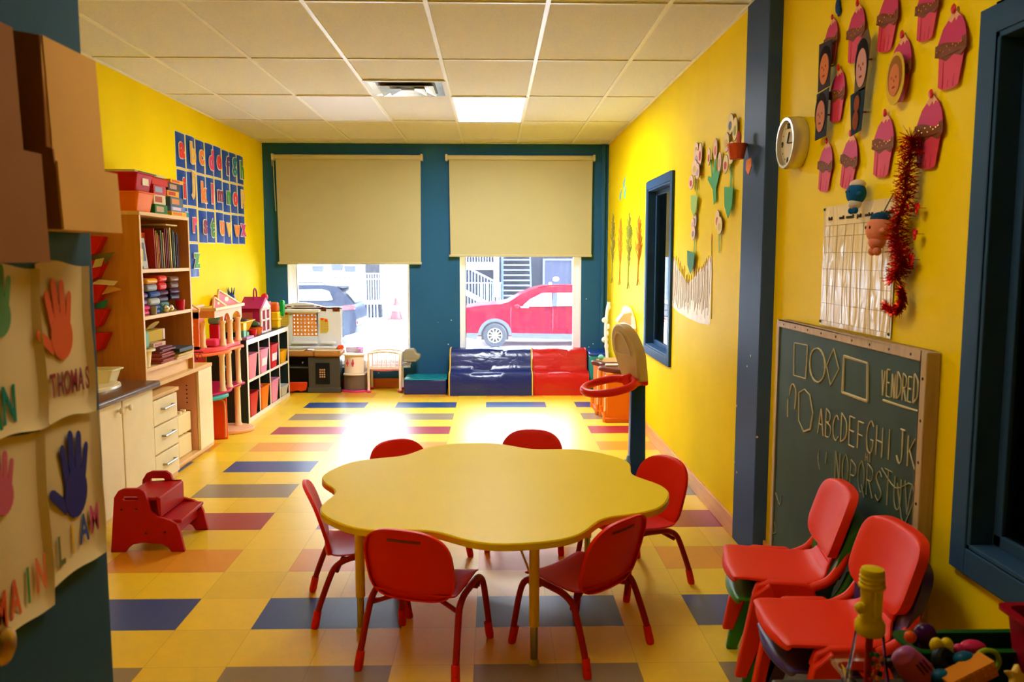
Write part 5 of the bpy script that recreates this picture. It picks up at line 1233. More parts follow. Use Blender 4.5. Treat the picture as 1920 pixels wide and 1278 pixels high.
def word(name, txt, ya, za, yb, zb, h, m=None, r=.0036, hh=None):
    n = len(txt); st = []
    for k, ch in enumerate(txt):
        w = (ya-yb)/n*.86; yy = ya + (yb-ya)*k/n; zz = za + (zb-za)*k/n; hk = h*(1 + .08*math.sin(k*2.3))
        for s in G_[ch]: st.append([(yy - x*w, zz + y*hk) for x, y in s])
    return chalk(name, st, m, r)
word('chalk_word', 'VENDREDI', 2.69, 1.045, 2.41, 1.06, .085, r=.003)
chalk('chalk_underline', [[(2.672, 1.03), (2.55, 1.032), (2.43, 1.036)]], r=.0034)
chalk('chalk_oval', line([(3.42, .93), (3.36, .955), (3.30, .94), (3.26, .87), (3.28, .80), (3.35, .775), (3.41, .81), (3.42, .93)]), r=.0036)
chalk('chalk_arc', [[(3.53, .90), (3.50, .955), (3.455, .93), (3.46, .85)], [(3.545, .88), (3.54, .80)]], r=.0034)
word('chalk_letters', 'ABCDEFGHIJK', 3.205, .80, 2.43, .855, .105, r=.0026)
word('chalk_letters', 'NOPQRSTUV', 3.03, .66, 2.44, .70, .11, CHALK2, r=.0026)
word('chalk_letters', 'HI', 2.78, .795, 2.73, .80, .028, CHALK2, r=.0024)
chalk('chalk_scribble', [[(3.18, .74), (3.19, .70), (3.17, .66)], [(3.11, .745), (3.115, .70)], [(2.66, .80), (2.56, .76), (2.46, .80), (2.43, .70), (2.47, .64)], [(2.55, .78), (2.5, .66), (2.44, .76)], [(3.66, .42), (3.60, .38), (3.58, .43)], [(3.66, .28), (3.64, .24), (3.67, .22)]], CHALK2, r=.0026)

# ---- wall clock
t = thing('wall_clock', 'round silver wall clock with a cream face beside the blue post', 'clock', (XN, 3.62, 2.005))
M = Matrix.Translation((XN-.001, 3.62, 2.005)) @ Matrix.Rotation(R(-90), 4, 'Y')
obj('case', B().lathe([(0, 0), (.108, 0), (.113, .01), (.113, .06), (.108, .07), (.098, .07), (.094, .05), (0, .05)], 40, M), mat('silver clock case', (206, 200, 180), .25, metal=.6), t)
obj('dial', B().lathe([(0, .0505), (.094, .0505), (.094, .052), (0, .052)], 40, M), paper('clock dial', (222, 216, 196)), t)
nb = B()
for tx, dy, dz in (('12', 0, .062), ('3', -.07, -.01), ('6', 0, -.085), ('9', .07, -.01)):
    nb.text(letters(tx, .01, .004), TEXT_NX(XN-.0535, 3.62+dy, 2.005+dz, .034))
for k in range(12):
    a = k*PI/6; 
    if k % 3: nb.cbox((XN-.0535, 3.62+.076*math.sin(a), 2.005+.076*math.cos(a)), (.001, .006, .006))
obj('numeral', nb, paper('clock ink', (60, 56, 50)), t)
hb = B().tube([(XN-.056, 3.62, 2.005), (XN-.056, 3.56, 2.0)], .003, 6).tube([(XN-.058, 3.62, 2.005), (XN-.058, 3.60, 2.05)], .0035, 6)
obj('hand', hb, paper('clock ink', (60, 56, 50)), t)

# ---- paper cupcakes
CP = paper('cupcake wrapper pink', (214, 62, 92), .6); CF_ = paper('cupcake frosting', (196, 44, 104), .6); CBR = paper('cupcake chocolate', (122, 66, 34), .7); CCH = paper('cupcake cherry', (206, 30, 24), .4); CIC = paper('cupcake icing', (232, 170, 130), .7)
GLT = mat('gold glitter', (226, 190, 110), .25, metal=.8)
def cupcake(y, z, h, label, tilt=0, curl=.02):
    t = thing('paper_cupcake', label, 'paper cupcake', (XN, y, z), 0, 'paper cupcakes on the yellow wall')
    w = h*.68
    def poly(name, pts, lay, m, par=t):
        b = B(); ca, sa = math.cos(R(tilt)), math.sin(R(tilt))
        P = [(x*ca - q*sa, x*sa + q*ca) for x, q in pts]
        def X_(a, q): return XN - .004 - .0016*lay - curl*((q/h+.5)**2*.0 + abs(a/w)**2*.9 + (.55 - (q/h))*.25)
        n = len(P)
        vs = [Vector((X_(a, q), y-a, z+q)) for a, q in P] + [Vector((X_(a, q)-.0014, y-a, z+q)) for a, q in P]
        b._add(vs, [tuple(range(n)), tuple(range(n, 2*n))[::-1]] + [(i, (i+1) % n, n+(i+1) % n, n+i) for i in range(n)])
        return obj(name, b, m, par, smooth=False)
    poly('wrapper', [(-w*.42, -h*.02), (-w*.34, -h*.46), (-w*.2, -h*.5), (w*.2, -h*.5), (w*.33, -h*.46), (w*.44, -h*.02)], 0, CP)
    for k in (-.2, -.03, .14): poly('pleat', [(w*k*1.3, -h*.05), (w*k, -h*.48), (w*(k+.02), -h*.48), (w*(k+.02)*1.3, -h*.05)], 1, paper('cupcake pleat', (168, 40, 66)))
    poly('frosting', [(-w*.5, h*.02), (-w*.42, h*.16), (-w*.36, h*.26), (-w*.2, h*.36), (-w*.02, h*.44), (w*.2, h*.36), (w*.36, h*.24), (w*.46, h*.12), (w*.5, h*.0)], 1, CF_)
    poly('icing', [(-w*.22, h*.35), (-w*.02, h*.45), (w*.22, h*.34), (w*.12, h*.36), (w*.05, h*.31), (-.0, h*.36), (-w*.1, h*.30)], 2, CIC)
    bd = poly('chocolate_band', [(-w*.5, -h*.08), (-w*.52, h*.06), (-w*.2, h*.10), (w*.2, h*.08), (w*.5, h*.10), (w*.54, -h*.05), (w*.35, -h*.13), (w*.1, -h*.09), (-w*.15, -h*.15), (-w*.35, -h*.1)], 2, CBR)
    gb_ = B()
    for k in range(9):
        a = (-.42+.1*k)*w; q = (.0 + .03*math.sin(k*2.7))*h
        gb_.ell((XN-.011-curl*(abs(a/w)**2*.9+.14), y-a, z+q), .0035, 6, 4)
    obj('glitter', gb_, GLT, bd)
    obj('pin', B().lathe([(0, 0), (.003, 0), (.003, .006), (0, .006)], 8, Matrix.Translation((XN-.0002, y, z+h*.2)) @ Matrix.Rotation(R(-90), 4, 'Y')), plastic('pin red', (180, 40, 40)), t)
    ch = B().ell((XN-.012-curl*.03, y, z+h*.46), (.004, h*.055, h*.06), 12, 8); obj('cherry', ch, CCH, t)
    return t
cc = [(3.30, 2.362, .19, 'paper cupcake partly behind the photo strip of a face', -4), (3.075, 2.335, .22, 'paper cupcake near the ceiling with its tail hanging straight', -5), (2.83, 2.315, .22, 'paper cupcake near the ceiling above the oval portrait', -10), (2.572, 2.275, .2, 'paper cupcake cut by the picture top, first from the window casing but one', -6),
      (2.425, 2.118, .235, 'large paper cupcake nearest the blue window casing', -4), (2.727, 2.13, .225, 'paper cupcake with an oval child portrait stuck on it', -8), (3.22, 2.14, .215, 'paper cupcake on the edge of the narrow photo strip', -6), (2.525, 1.897, .235, 'paper cupcake with white icing above the tinsel garland', -5),
      (2.82, 1.895, .225, 'paper cupcake above the blue plush toy', -6), (3.308, 1.875, .21, 'curled paper cupcake lowest beside the wall clock', -8), (3.087, 1.87, .215, 'lowest paper cupcake between clock cupcake and plush toy', -12)]
for y, z, h, lab, tl in cc: cupcake(y, z, h, lab, tl)
SKIN = mat('print skin tone', (196, 130, 110), .85, spec=.04); SKIN2 = mat('print warm skin tone', (204, 124, 80), .85, spec=.04); SKIN3 = mat('print brown skin tone', (140, 76, 50), .85, spec=.04); HAIR = mat('print dark hair', (34, 28, 30), .85, spec=.04)
FP = lambda n, c: mat(n, c, .85, spec=.04)
def print_card(pts, col, label, name='photo_strip'):
    """photo print pinned to the wall: pts in (y, z)"""
    cy = sum(p[0] for p in pts)/len(pts); cz = sum(p[1] for p in pts)/len(pts)
    t = thing(name, label, 'photo', (XN, cy, cz), 0, 'photo prints among the cupcakes')
    obj('pin', B().lathe([(0, 0), (.003, 0), (.003, .033), (0, .033)], 8, Matrix.Translation((XN-.0002, cy, cz)) @ Matrix.Rotation(R(-90), 4, 'Y')), plastic('pin red', (180, 40, 40)), t)
    b = B().prism(pts, XN-.034, XN-.032, MYZ(0)); obj('print', b, FP('print %d %d %d' % col, col), t, smooth=False)
    return t
def face(t, y, z, ry, rz, sk, hair=True, m=HAIR):
    if hair: obj('hair', B().ell((XN-.0352, y, z+rz*.25), (.0012, ry*1.35, rz*1.25), 18, 10), m, t)
    f = obj('face', B().ell((XN-.0362, y, z), (.0016, ry, rz), 18, 10), sk, t)
    e = B()
    for s in (-.38, .38): e.ell((XN-.0376, y+s*ry, z+rz*.15), (.0008, ry*.13, rz*.09), 8, 6)
    e.ell((XN-.0377, y, z-rz*.45), (.0008, ry*.3, rz*.07), 10, 6)
    e.tube([(XN-.0377, y, z+rz*.05), (XN-.038, y-.1*ry, z-rz*.14)], rz*.03, 5)
    obj('feature', e, mat('print features', (140, 70, 60), .85, spec=.04), f)
t = print_card([(3.365, 2.36), (3.24, 2.35), (3.245, 2.175), (3.36, 2.17)], (70, 60, 70), 'upper narrow photo print of a smiling child, pinned over a cupcake')
face(t, 3.30, 2.25, .045, .06, SKIN2)
t = print_card([(3.37, 2.165), (3.25, 2.17), (3.262, 1.985), (3.372, 1.98)], (60, 62, 80), 'lower narrow photo print of a dark haired child')
face(t, 3.32, 2.07, .045, .062, SKIN)
t = print_card([(3.02, 2.10), (3.01, 2.27), (2.93, 2.31), (2.905, 2.26), (2.93, 2.10)], (104, 90, 70), 'tall photo print of a smiling dark haired boy among the cupcakes')
face(t, 2.965, 2.18, .042, .068, mat('print pale skin tone', (200, 150, 146), .85, spec=.04))
t = print_card([(3.05, 2.10), (2.93, 2.11), (2.95, 1.96), (3.03, 1.95)], (36, 54, 70), 'dark photo print of two children, below the smiling boy')
face(t, 2.99, 2.06, .022, .03, SKIN3); face(t, 2.995, 2.0, .024, .034, SKIN3)
t = print_card(circ(2.715, 2.09, .062, .085, 20), (214, 180, 60), 'oval photo portrait with a gold edge stuck on a cupcake', 'photo_portrait')
face(t, 2.715, 2.085, .036, .052, SKIN2, True, mat('print fair hair', (150, 104, 44), .85, spec=.04))
one('ribbon_bow', B().ell((XN-.008, 3.26, 2.48), (.006, .02, .03), 10, 8).ell((XN-.008, 3.245, 2.455), (.006, .014, .02), 10, 8), paper('navy ribbon', (24, 60, 130)), 'small navy ribbon bow above the topmost cupcakes', 'ribbon')

# ---- calendar poster in glossy film
t = thing('calendar_poster', 'cream laminated calendar grid poster above the chalkboard', 'calendar', (XN, 3.0, 1.24))
def cal(u, v, x=0): return Vector((XN - .006 - .004*math.sin(PI*u)*math.sin(PI*v*1.3) - x, 3.312 - .598*u, 1.232 + .476*v))
FILM = mat('laminated paper', (240, 222, 176), .22, spec=.4, bump=.0)
nt = FILM.node_tree; N = nt.nodes; L = nt.links
n_1 = N.new('ShaderNodeTexNoise'); n_1.inputs['Scale'].default_value = 3; n_1.inputs['Distortion'].default_value = 1.2; mp = N.new('ShaderNodeMapping'); mp.inputs['Scale'].default_value = (1, 4, 1.2); tc = N.new('ShaderNodeTexCoord'); bp = N.new('ShaderNodeBump'); bp.inputs['Strength'].default_value = .5; bp.inputs['Distance'].default_value = .04
L.new(tc.outputs['Object'], mp.inputs['Vector']); L.new(mp.outputs['Vector'], n_1.inputs['Vector']); L.new(n_1.outputs['Fac'], bp.inputs['Height']); L.new(bp.outputs['Normal'], N['Principled BSDF'].inputs['Normal'])
obj('sheet', B().grid(cal, 12, 10), FILM, t, solid=.0012)
INK = paper('grid ink', (160, 130, 84))
gl = B()
us = [.1, .225, .345, .47, .6, .735, .865, .985]; vs_ = [.04, .19, .34, .48, .615, .75, .84]
for u in us: gl.tube([cal(u, v, .0014) for v in (.04, .2, .4, .6, .84)], .0007, 4)
for v in vs_: gl.tube([cal(u, v, .0014) for u in (.02, .2, .4, .6, .8, .985)], .0007, 4)
obj('grid_line', gl, INK, t)
wdb = B()
for k, wd in enumerate(('lundi', 'mardi', 'mercredi', 'jeudi', 'vendredi', 'samedi', 'dimanche')):
    u = (us[k]+us[k+1])/2 - (.05 if k == 0 else 0); p = cal(u, .885, .0016)
    wdb.text(letters(wd, .01, .004), TEXT_NX(p.x, p.y, p.z, .019, .85))
obj('weekday_name', wdb, paper('print ink', (60, 50, 40)), t, smooth=False)
for u, v in ((.01, .98), (.99, .99), (.01, .03), (.98, .03)): obj('push_pin', B().ell(cal(u, v, .0015), .006, 8, 6), plastic('pin green', (60, 100, 70)), t)

# ---- small plush toys hanging on the wall
def plush(name, y, z, s, body, cap, label, col2):
    t = thing(name, label, 'plush toy', (XN-.04, y, z))
    mb = mat('plush %d %d %d' % body, body, .95, spec=.1, bump=.3, bscale=200); mc = mat('plush %d %d %d' % cap, cap, .95, spec=.1, bump=.3, bscale=200); m2 = mat('plush %d %d %d' % col2, col2, .95, spec=.1)
    x = XN-.045
    obj('body', B().ell((x, y, z), (s*.8, s, s*.95), 18, 12), mb, t)
    obj('belly', B().ell((x-s*.12, y-.1*s, z-s*.85), (s*.55, s*.6, s*.5), 14, 10), m2, t)
    obj('cap', B().ell((x+s*.1, y, z+s*.75), (s*.65, s*.75, s*.45), 14, 10), mc, t)
    for k in (-1, 1):
        obj('arm', B().ell((x-s*.2, y+k*s*1.0, z-s*.1), (s*.22, s*.3, s*.2), 10, 8), mb, t)
        obj('foot', B().ell((x-s*.2, y+k*s*.35, z-s*1.45), (s*.3, s*.25, s*.3), 10, 8), mb, t)
    e = B()
    for k in (-.3, .3): e.ell((x-s*.75, y+k*s, z+s*.15), (s*.06, s*.09, s*.12), 8, 6)
    obj('eye', e, plastic('pl 20 20 24', (20, 20, 24)), t)
    return t
plush('plush_toy', 2.94, 1.735, .042, (24, 92, 150), (214, 206, 190), 'small blue plush toy with a pale cap above the calendar', (200, 200, 196))
p_ = plush('plush_toy', 2.755, 1.60, .05, (226, 140, 110), (24, 70, 110), 'small pink plush toy with a blue cap hanging by the tinsel', (222, 130, 104))
obj('hanging_cord', B().tube([(XN-.04, 2.755, 1.64), (XN-.012, 2.73, 1.72)], .0022, 5), plastic('black cord', (24, 22, 22)), p_)

# ---- red tinsel
TIN = mat('red tinsel', (206, 22, 10), .2, metal=.8)
def tinsel(path, rad, label, dens=1.0):
    P = smooth_path(path, 10); b = B()
    b.tube(P, .004, 5)
    for i in range(len(P)-1):
        for k in range(int(26*dens)):
            f = rnd.random(); c = P[i].lerp(P[i+1], f)
            d = Vector((rnd.gauss(0, 1), rnd.gauss(0, 1), rnd.gauss(0, 1))).normalized(); r = rad*(.7+.4*rnd.random()); d.x = -abs(d.x)*.8 if c.x > XN-.03 else d.x
            e = c + d*r; e.x = min(e.x, XN-.004); s = d.orthogonal().normalized()*.0016
            b._add([c-s, c+s, e+s, e-s], [(0, 1, 2, 3)])
    return one('tinsel_garland', b, TIN, label, 'tinsel', smooth=False)
x = XN-.03
tinsel([(x, 2.60, 1.885), (x-.01, 2.572, 1.84), (x-.01, 2.59, 1.76), (x-.01, 2.60, 1.68), (x-.01, 2.635, 1.60), (x-.01, 2.615, 1.53), (x-.01, 2.60, 1.48), (x, 2.66, 1.435)], .042, 'long red tinsel garland hanging down beside the calendar')
tinsel([(x, 2.60, 1.405), (x, 2.585, 1.37), (x, 2.62, 1.335), (x, 2.70, 1.345)], .03, 'short curled piece of red tinsel at the calendar corner')
for y, z in ((2.695, 1.432), (2.56, 1.50), (2.54, 1.66), (2.545, 1.58)):
    one('foil_heart', B().ell((XN-.03, y+.006, z+.006), (.003, .011, .011), 8, 6).ell((XN-.03, y-.008, z+.006), (.003, .011, .011), 8, 6).ell((XN-.03, y, z-.006), (.003, .012, .014), 8, 6).tube([(XN-.0003, y, z), (XN-.03, y, z)], .001, 4), TIN, 'small red foil heart dangling along the tinsel garland', 'foil heart', 'foil hearts by the tinsel')

# ---- paper flowers on the far yellow wall
GR = paper('bright green card', (30, 160, 34), .6); GRD = paper('dark green card', (10, 112, 22), .6); GRL = paper('pale green card', (150, 190, 70), .6); PET = paper('cream petal', (232, 212, 150), .7); PET2 = paper('pale pink petal', (236, 200, 180), .7); OUT = paper('petal ink', (120, 60, 50), .7)
def wallpoly(name, pts, d, m, par, th=.002): return obj(name, B().prism(pts, XR-d-th, XR-d, MYZ(0)), m, par, smooth=False)
def petals(t, lst, m, cols):
    for k, (y, z, ry, rz) in enumerate(lst):
        p = wallpoly('petal', circ(y, z, ry, rz, 18), .012+.003*k, m, t)
        wallpoly('petal_outline', circ(y, z, ry*1.06, rz*1.05, 18), .011+.003*k, OUT, p, .0008)
        wallpoly('petal_colour', circ(y, z-rz*.15, ry*.5, rz*.45, 12), .0142+.003*k, paper('petal ink %d %d %d' % cols[k % len(cols)], cols[k % len(cols)]), p, .0008)
def pot(t, y, z, w, h, m): wallpoly('pot', [(y-w/2, z), (y+w/2, z+.02), (y+w*.42, z-h*.55), (y+.0, z-h), (y-w*.4, z-h*.6)], .02, m, t)
ink = [(110, 120, 150), (150, 170, 80), (226, 190, 80), (190, 170, 110), (206, 60, 80)]
t = thing('paper_flower', 'tall paper flower with five oval petals near the blue post', 'paper flower', (XR, 4.47, 2.0), 0, 'paper flowers on the yellow wall')
petals(t, [(4.5, 2.225, .06, .055), (4.4, 2.185, .045, .06), (4.55, 2.135, .055, .052), (4.44, 2.065, .06, .06), (4.53, 2.015, .05, .05)], PET, ink)
wallpoly('stem', [(4.455, 2.02), (4.475, 2.02), (4.482, 1.86), (4.462, 1.86)], .009, GR, t); pot(t, 4.47, 1.875, .17, .16, GR)
t = thing('paper_flower', 'green card tulip bunch with small pink buds, middle of the upper row', 'paper flower', (XR, 4.8, 2.0), 0, 'paper flowers on the yellow wall')
petals(t, [(4.79, 2.13, .04, .06), (4.685, 2.045, .035, .055), (4.91, 2.1, .03, .05)], PET2, [(226, 120, 130), (220, 180, 150), (200, 60, 40)])
wallpoly('leaf', [(4.90, 2.08), (4.875, 2.08), (4.84, 1.98), (4.80, 2.09), (4.775, 2.08), (4.78, 2.0), (4.70, 2.01), (4.69, 1.99), (4.76, 1.90), (4.755, 1.83), (4.80, 1.81), (4.83, 1.90), (4.95, 1.97), (4.94, 1.99), (4.86, 1.97)], .01, GR, t)
t = thing('paper_flower', 'pale flower with a pale green pot, upper row toward the windows', 'paper flower', (XR, 5.2, 2.0), 0, 'paper flowers on the yellow wall')
petals(t, [(5.25, 2.19, .055, .04), (5.22, 2.13, .07, .05), (5.12, 2.14, .045, .07), (5.24, 2.07, .07, .05), (5.15, 2.04, .05, .05), (5.3, 1.985, .06, .045)], PET2, [(220, 190, 60), (190, 170, 190), (200, 60, 70)])
wallpoly('stem', [(5.205, 2.0), (5.215, 2.0), (5.22, 1.88), (5.21, 1.88)], .009, GRL, t); pot(t, 5.24, 1.885, .17, .125, GRL)
t = thing('paper_flower', 'small outlined flower in a dark green pot, above the painted grass', 'paper flower', (XR, 5.25, 1.6), 0, 'paper flowers on the yellow wall')
petals(t, [(5.24, 1.74, .045, .045), (5.28, 1.72, .04, .035), (5.25, 1.66, .05, .045)], PET2, [(150, 140, 160), (200, 180, 190)])
wallpoly('stem', [(5.235, 1.62), (5.255, 1.62), (5.262, 1.5), (5.242, 1.5)], .009, GRL, t); pot(t, 5.29, 1.53, .2, .135, GRD)
t = thing('paper_flower', 'single cream tulip on a thin stem, beside the painted grass', 'paper flower', (XR, 4.68, 1.65), 0, 'paper flowers on the yellow wall')
petals(t, [(4.71, 1.72, .05, .055), (4.65, 1.685, .055, .05)], PET, [(210, 100, 100), (206, 190, 110)])
wallpoly('stem', [(4.66, 1.64), (4.69, 1.64), (4.675, 1.53), (4.665, 1.53)], .009, GRL, t)
t = thing('paper_ornament', 'terracotta paper pot ornament with a hanging tag on the blue post', 'paper ornament', (1.28, 4.15, 2.03))
obj('pot', B().lathe([(.0, 0), (.035, .0), (.052, .075), (.046, .075), (.03, .008), (0, .008)], 14, Matrix.Translation((1.235, 4.17, 2.0))), paper('terracotta card', (206, 84, 44), .6), t)
obj('sprout', B().ell((1.24, 4.16, 2.10), (.012, .02, .04), 10, 8), paper('coral card', (220, 110, 90)), t)
obj('tag', B().prism([(4.03, 1.99), (4.10, 1.985), (4.105, 1.94), (4.06, 1.91), (4.02, 1.95)], 1.262, 1.266, MYZ(0)), paper('orange tag card', (224, 130, 60)), t, smooth=False)
# ---- paintings on the far wall (thin paint films)
def stroke(b, pts, r): b.tube([(XR-.0015, y, z) for y, z in pts], r, 4, flat=1)
WPAINT = mat('white wall paint patch', (244, 234, 212), .55, var=.1, vscale=12)
t = thing('painted_meadow', 'white painted meadow patch with fine grass stems on the yellow wall', 'wall painting', (XR, 5.3, 1.3))
top = [(5.9, 1.50), (5.84, 1.49), (5.75, 1.43), (5.6, 1.38), (5.45, 1.33), (5.3, 1.36), (5.15, 1.42), (5.0, 1.45), (4.9, 1.5), (4.84, 1.52)]
obj('paint_patch', B().prism([(4.86, 1.10), (5.1, 1.09), (5.4, 1.10), (5.7, 1.12), (5.9, 1.15)] + top, XR-.0012, XR+.0002, MYZ(0)), WPAINT, t, smooth=False)
sb = B(); hb = B()
for k in range(46):
    y = 4.88 + 1.0*k/46 + .01*rnd.random(); zt = 1.33 + .22*abs((y-5.4)/.55)**1.4*.6 + .08*rnd.random()
    stroke(sb, [(y + .03*rnd.random(), 1.13+.1*rnd.random()), (y, (zt+1.1)/2), (y+.02*(rnd.random()-.5), zt)], .0014)
    if k % 3 == 0: hb.ell((XR-.002, y, zt+.01), (.0015, .008, .02), 6, 5)
stroke(sb, [(4.82, 1.14), (4.83, 1.4), (4.86, 1.6)], .003); hb.ell((XR-.002, 4.86, 1.615), (.0015, .012, .03), 8, 6)
sb.mi = 1; sb._add(hb.v, hb.f); obj('painted_grass', sb, [paper('stem ink', (186, 172, 128)), paper('seed ink', (200, 120, 60))], t)
def tree(y, zb, zt, w, col, label, seed):
    r = random.Random(seed); t = thing('painted_tree', label, 'wall painting', (XR, y, zb), 0, 'painted trees on the yellow wall')
    tb = B(); zm = zb + (zt-zb)*.3; stroke(tb, [(y+.05, zb), (y+.012, zb+.05), (y, zm), (y, zt-.1)], .008); stroke(tb, [(y-.05, zb+.01), (y-.01, zb+.06)], .005)
    obj('trunk', tb, paper('tree ink %d' % seed, col), t)
    cb = B()
    for k in range(70):
        h = r.random(); z = zm + .05 + (zt-zm-.05)*h; s = math.sin(PI*min(1, h*.85+.12))
        yy = y + w*s*(r.random()-.5)*1.6; q = -.02 if yy < y else .02
        stroke(cb, [(y + (yy-y)*.4, z-.05), (yy, z), (yy+q, z+.03)], .004)
    obj('crown', cb, paper('tree ink %d' % seed, col), t)
tree(8.9, 1.22, 1.95, .2, (150, 140, 60), 'painted tree nearest the window corner', 1)
tree(8.36, 1.22, 1.87, .16, (190, 140, 40), 'slim ochre painted tree, second from the window corner', 2)
tree(7.83, 1.2, 1.9, .22, (140, 140, 50), 'dense olive painted tree, third from the window corner', 3)
tree(7.3, 1.25, 1.84, .22, (180, 120, 30), 'bare brown painted tree beside the blue framed window', 4)
bb = B()
for y, z in ((8.42, 2.12), (8.2, 2.22), (8.14, 2.12)): bb.ell((XR-.0005, y, z), (.0015, .05, .045), 10, 6).ell((XR-.0005, y-.05, z+.05), (.0015, .03, .03), 8, 6)
one('painted_birds', bb, paper('sky blue paint', (110, 190, 200)), 'light blue painted birds above the trees on the yellow wall', 'wall painting')

# ---- stacked one-piece plastic chairs
def shell_chair(m, name, label, legs=True):
    """one-piece moulded chair facing +Y, origin on the floor"""
    t = thing(name, label, 'chair', (0, 0, 0), 0, 'moulded plastic chairs in two stacks')
    b = B(); nu = 15
    pr = [(.185, .300), (.18, .318), (.15, .326), (.06, .322), (-.05, .318), (-.10, .322), (-.14, .345), (-.160, .39), (-.172, .44), (-.188, .50), (-.205, .56), (-.219, .603), (-.224, .617), (-.227, .624)]
    P = smooth_path([(0, y, z) for y, z in pr], 3); n = len(P)
    ws = [(0, .135), (.05, .15), (.18, .165), (.34, .165), (.42, .145), (.50, .095), (.555, .092), (.60, .10), (.64, .11), (.8, .172), (.87, .170), (.93, .160), (.97, .143), (1, .112)]
    def w(s):
        for (a, p), (c, q) in zip(ws, ws[1:]):
            if a <= s <= c:
                k = (s-a)/(c-a); k = k*k*(3-2*k); return p + (q-p)*k
        return .14
    L = []
    for j, p in enumerate(P):
        s = j/(n-1); hw = w(s); row = []
        for i in range(nu):
            u = -1 + 2*i/(nu-1); y, z = p.y, p.z
            if s < .4: z += .006*u*u; y += -.02*u*u*(1 if s < .08 else 0)
            if s > .5: y += .01*u*u*min(1, (s-.5)/.12) - .012*min(1, (s-.5)/.1)
            if s > .82: z -= .03*abs(u)**3*((s-.82)/.18)
            row.append(Vector((hw*u, y, z)))
        L.append(row)
    k = int(n*.52)
    a = B()._add([v for r in L[:k+1] for v in r], [(j*nu+i, j*nu+i+1, (j+1)*nu+i+1, (j+1)*nu+i) for j in range(k) for i in range(nu-1)])
    for q_ in a.v: q_.z += .007
    obj('seat', a, m, t, world=False, solid=.014, off=0, sub=1)
    def bent(x, h, d):
        z = .515 + h; y = -.178 - .32*(z-.50) + .03*(x/.17)**2
        return Vector((x, y - d, z))
    obj('backrest', dish(B(), outline(.170, .111, .110, 4.6, 3.6), bent, .03), m, t, world=False, solid=.008, angle=60)
    # the neck that carries it
    nk = B()._add([v for r in L[k:int(n*.66)] for v in r], [(j*nu+i, j*nu+i+1, (j+1)*nu+i+1, (j+1)*nu+i) for j in range(int(n*.66)-k-1) for i in range(nu-1)])
    obj('neck', nk, m, t, world=False, solid=.012, off=0, sub=1)
    for s in (-1, 1):
        obj('side_rail', B().tube(smooth_path([(.156*s, -.196, .45), (.160*s, -.184, .42), (.163*s, -.165, .383), (.163*s, -.135, .345), (.163*s, -.09, .322), (.163*s, -.05, .312)], 4), .0155, 10), m, t, world=False)
    for s in (-1, 1):
        x = .165*s
        # shoulder and the two channel legs in the side plane
        sh = [(-.075, .318), (-.06, .332), (.05, .336), (.078, .326)]
        obj('shoulder', B().prism([(-.10, .27), (-.09, .32), (-.06, .338), (.06, .340), (.10, .325), (.115, .28)], x-.016, x+.02, MYZ(0)), m, t, world=False, bevel=.009, seg=3)
        obj('leg', B().prism([(.115, .29), (.06, .335), (.03, .27), (.125, .0), (.165, .0)], x+.0, x+.034*s if s > 0 else x+.034*s, MYZ(0)), m, t, world=False, bevel=.006)
        obj('leg', B().prism([(-.10, .29), (-.02, .27), (-.05, .24), (-.185, .0), (-.225, .0)], x+.0, x+.034*s, MYZ(0)), m, t, world=False, bevel=.006)
    return t
MR = mat('vermilion moulded plastic', (236, 54, 20), .45, spec=.2, bump=.04, bscale=260); MG = mat('green moulded plastic', (40, 128, 24), .42); MP = mat('violet moulded plastic', (66, 52, 130), .42)
f1 = head(-.295, .048); f2 = head(-1, .0)
c1 = shell_chair(MG, 'moulded_chair', 'green moulded chair beneath the red one by the chalkboard')
def setp(o, x, y, z, rz): o.location = (x, y, z); o.rotation_euler = (0, 0, rz); MW[o.name] = Matrix.Translation((x, y, z)) @ Matrix.Rotation(rz, 4, 'Z')
setp(c1, 1.035, 2.80, 0, f1)
c2 = shell_chair(MR, 'moulded_chair', 'red moulded chair stacked on the green one by the chalkboard'); setp(c2, 1.02, 2.80, .078, f1)
c3 = shell_chair(MP, 'moulded_chair', 'violet moulded chair beneath the red one nearer the toy bin'); setp(c3, 1.02, 2.335, 0, f2)
c4 = dup(c2, (1.005, 2.335, .078), f2, 'red moulded chair stacked on the violet one nearer the toy bin')

# ---- dark low table with toys in clear plastic, nearest the camera
TZ = .60
t = thing('low_table', 'dark low table edge carrying the heap of toys', 'table', (.98, 1.5, 0))
DT = mat('dark table laminate', (40, 34, 26), .5)
obj('tabletop', B().box((.60, 1.15, TZ-.03), (1.335, 1.665, TZ)), DT, t, bevel=.006)
for x in (.64, 1.29):
    for y in (1.19, 1.62): obj('leg', B().box((x-.02, y-.02, 0), (x+.02, y+.02, TZ-.0305)), DT, t, bevel=.004)
CLR = clear('clear plastic', (.96, .95, .94), 1.1, .06)
tag(tub('clear_tray', (.80, 1.555, TZ+.001), .15, .16, .06, CLR, flare=.85), 'clear plastic tray under the yellow capped jar', 'tray')
JX, JY, JZ, JS = on_y(1631, 1200, 1.56).x, 1.56, TZ+.006, .86
t = thing('toy_jar', 'tall clear toy jar with ridged yellow stacking top', 'toy jar', (JX, JY, JZ))
Mj = Matrix.Translation((JX, JY, JZ)) @ Matrix.Diagonal((.88, .88, 1.0, 1))
YT = plastic('jar yellow', (226, 200, 6), .35)
obj('jar_body', B().lathe([(0, 0), (.046, 0), (.05, .01), (.046, .06), (.038, .1), (.031, .15), (.028, .15), (.035, .1), (.043, .06), (.046, .012), (0, .01)], 24, Mj), CLR, t)
bd = B()
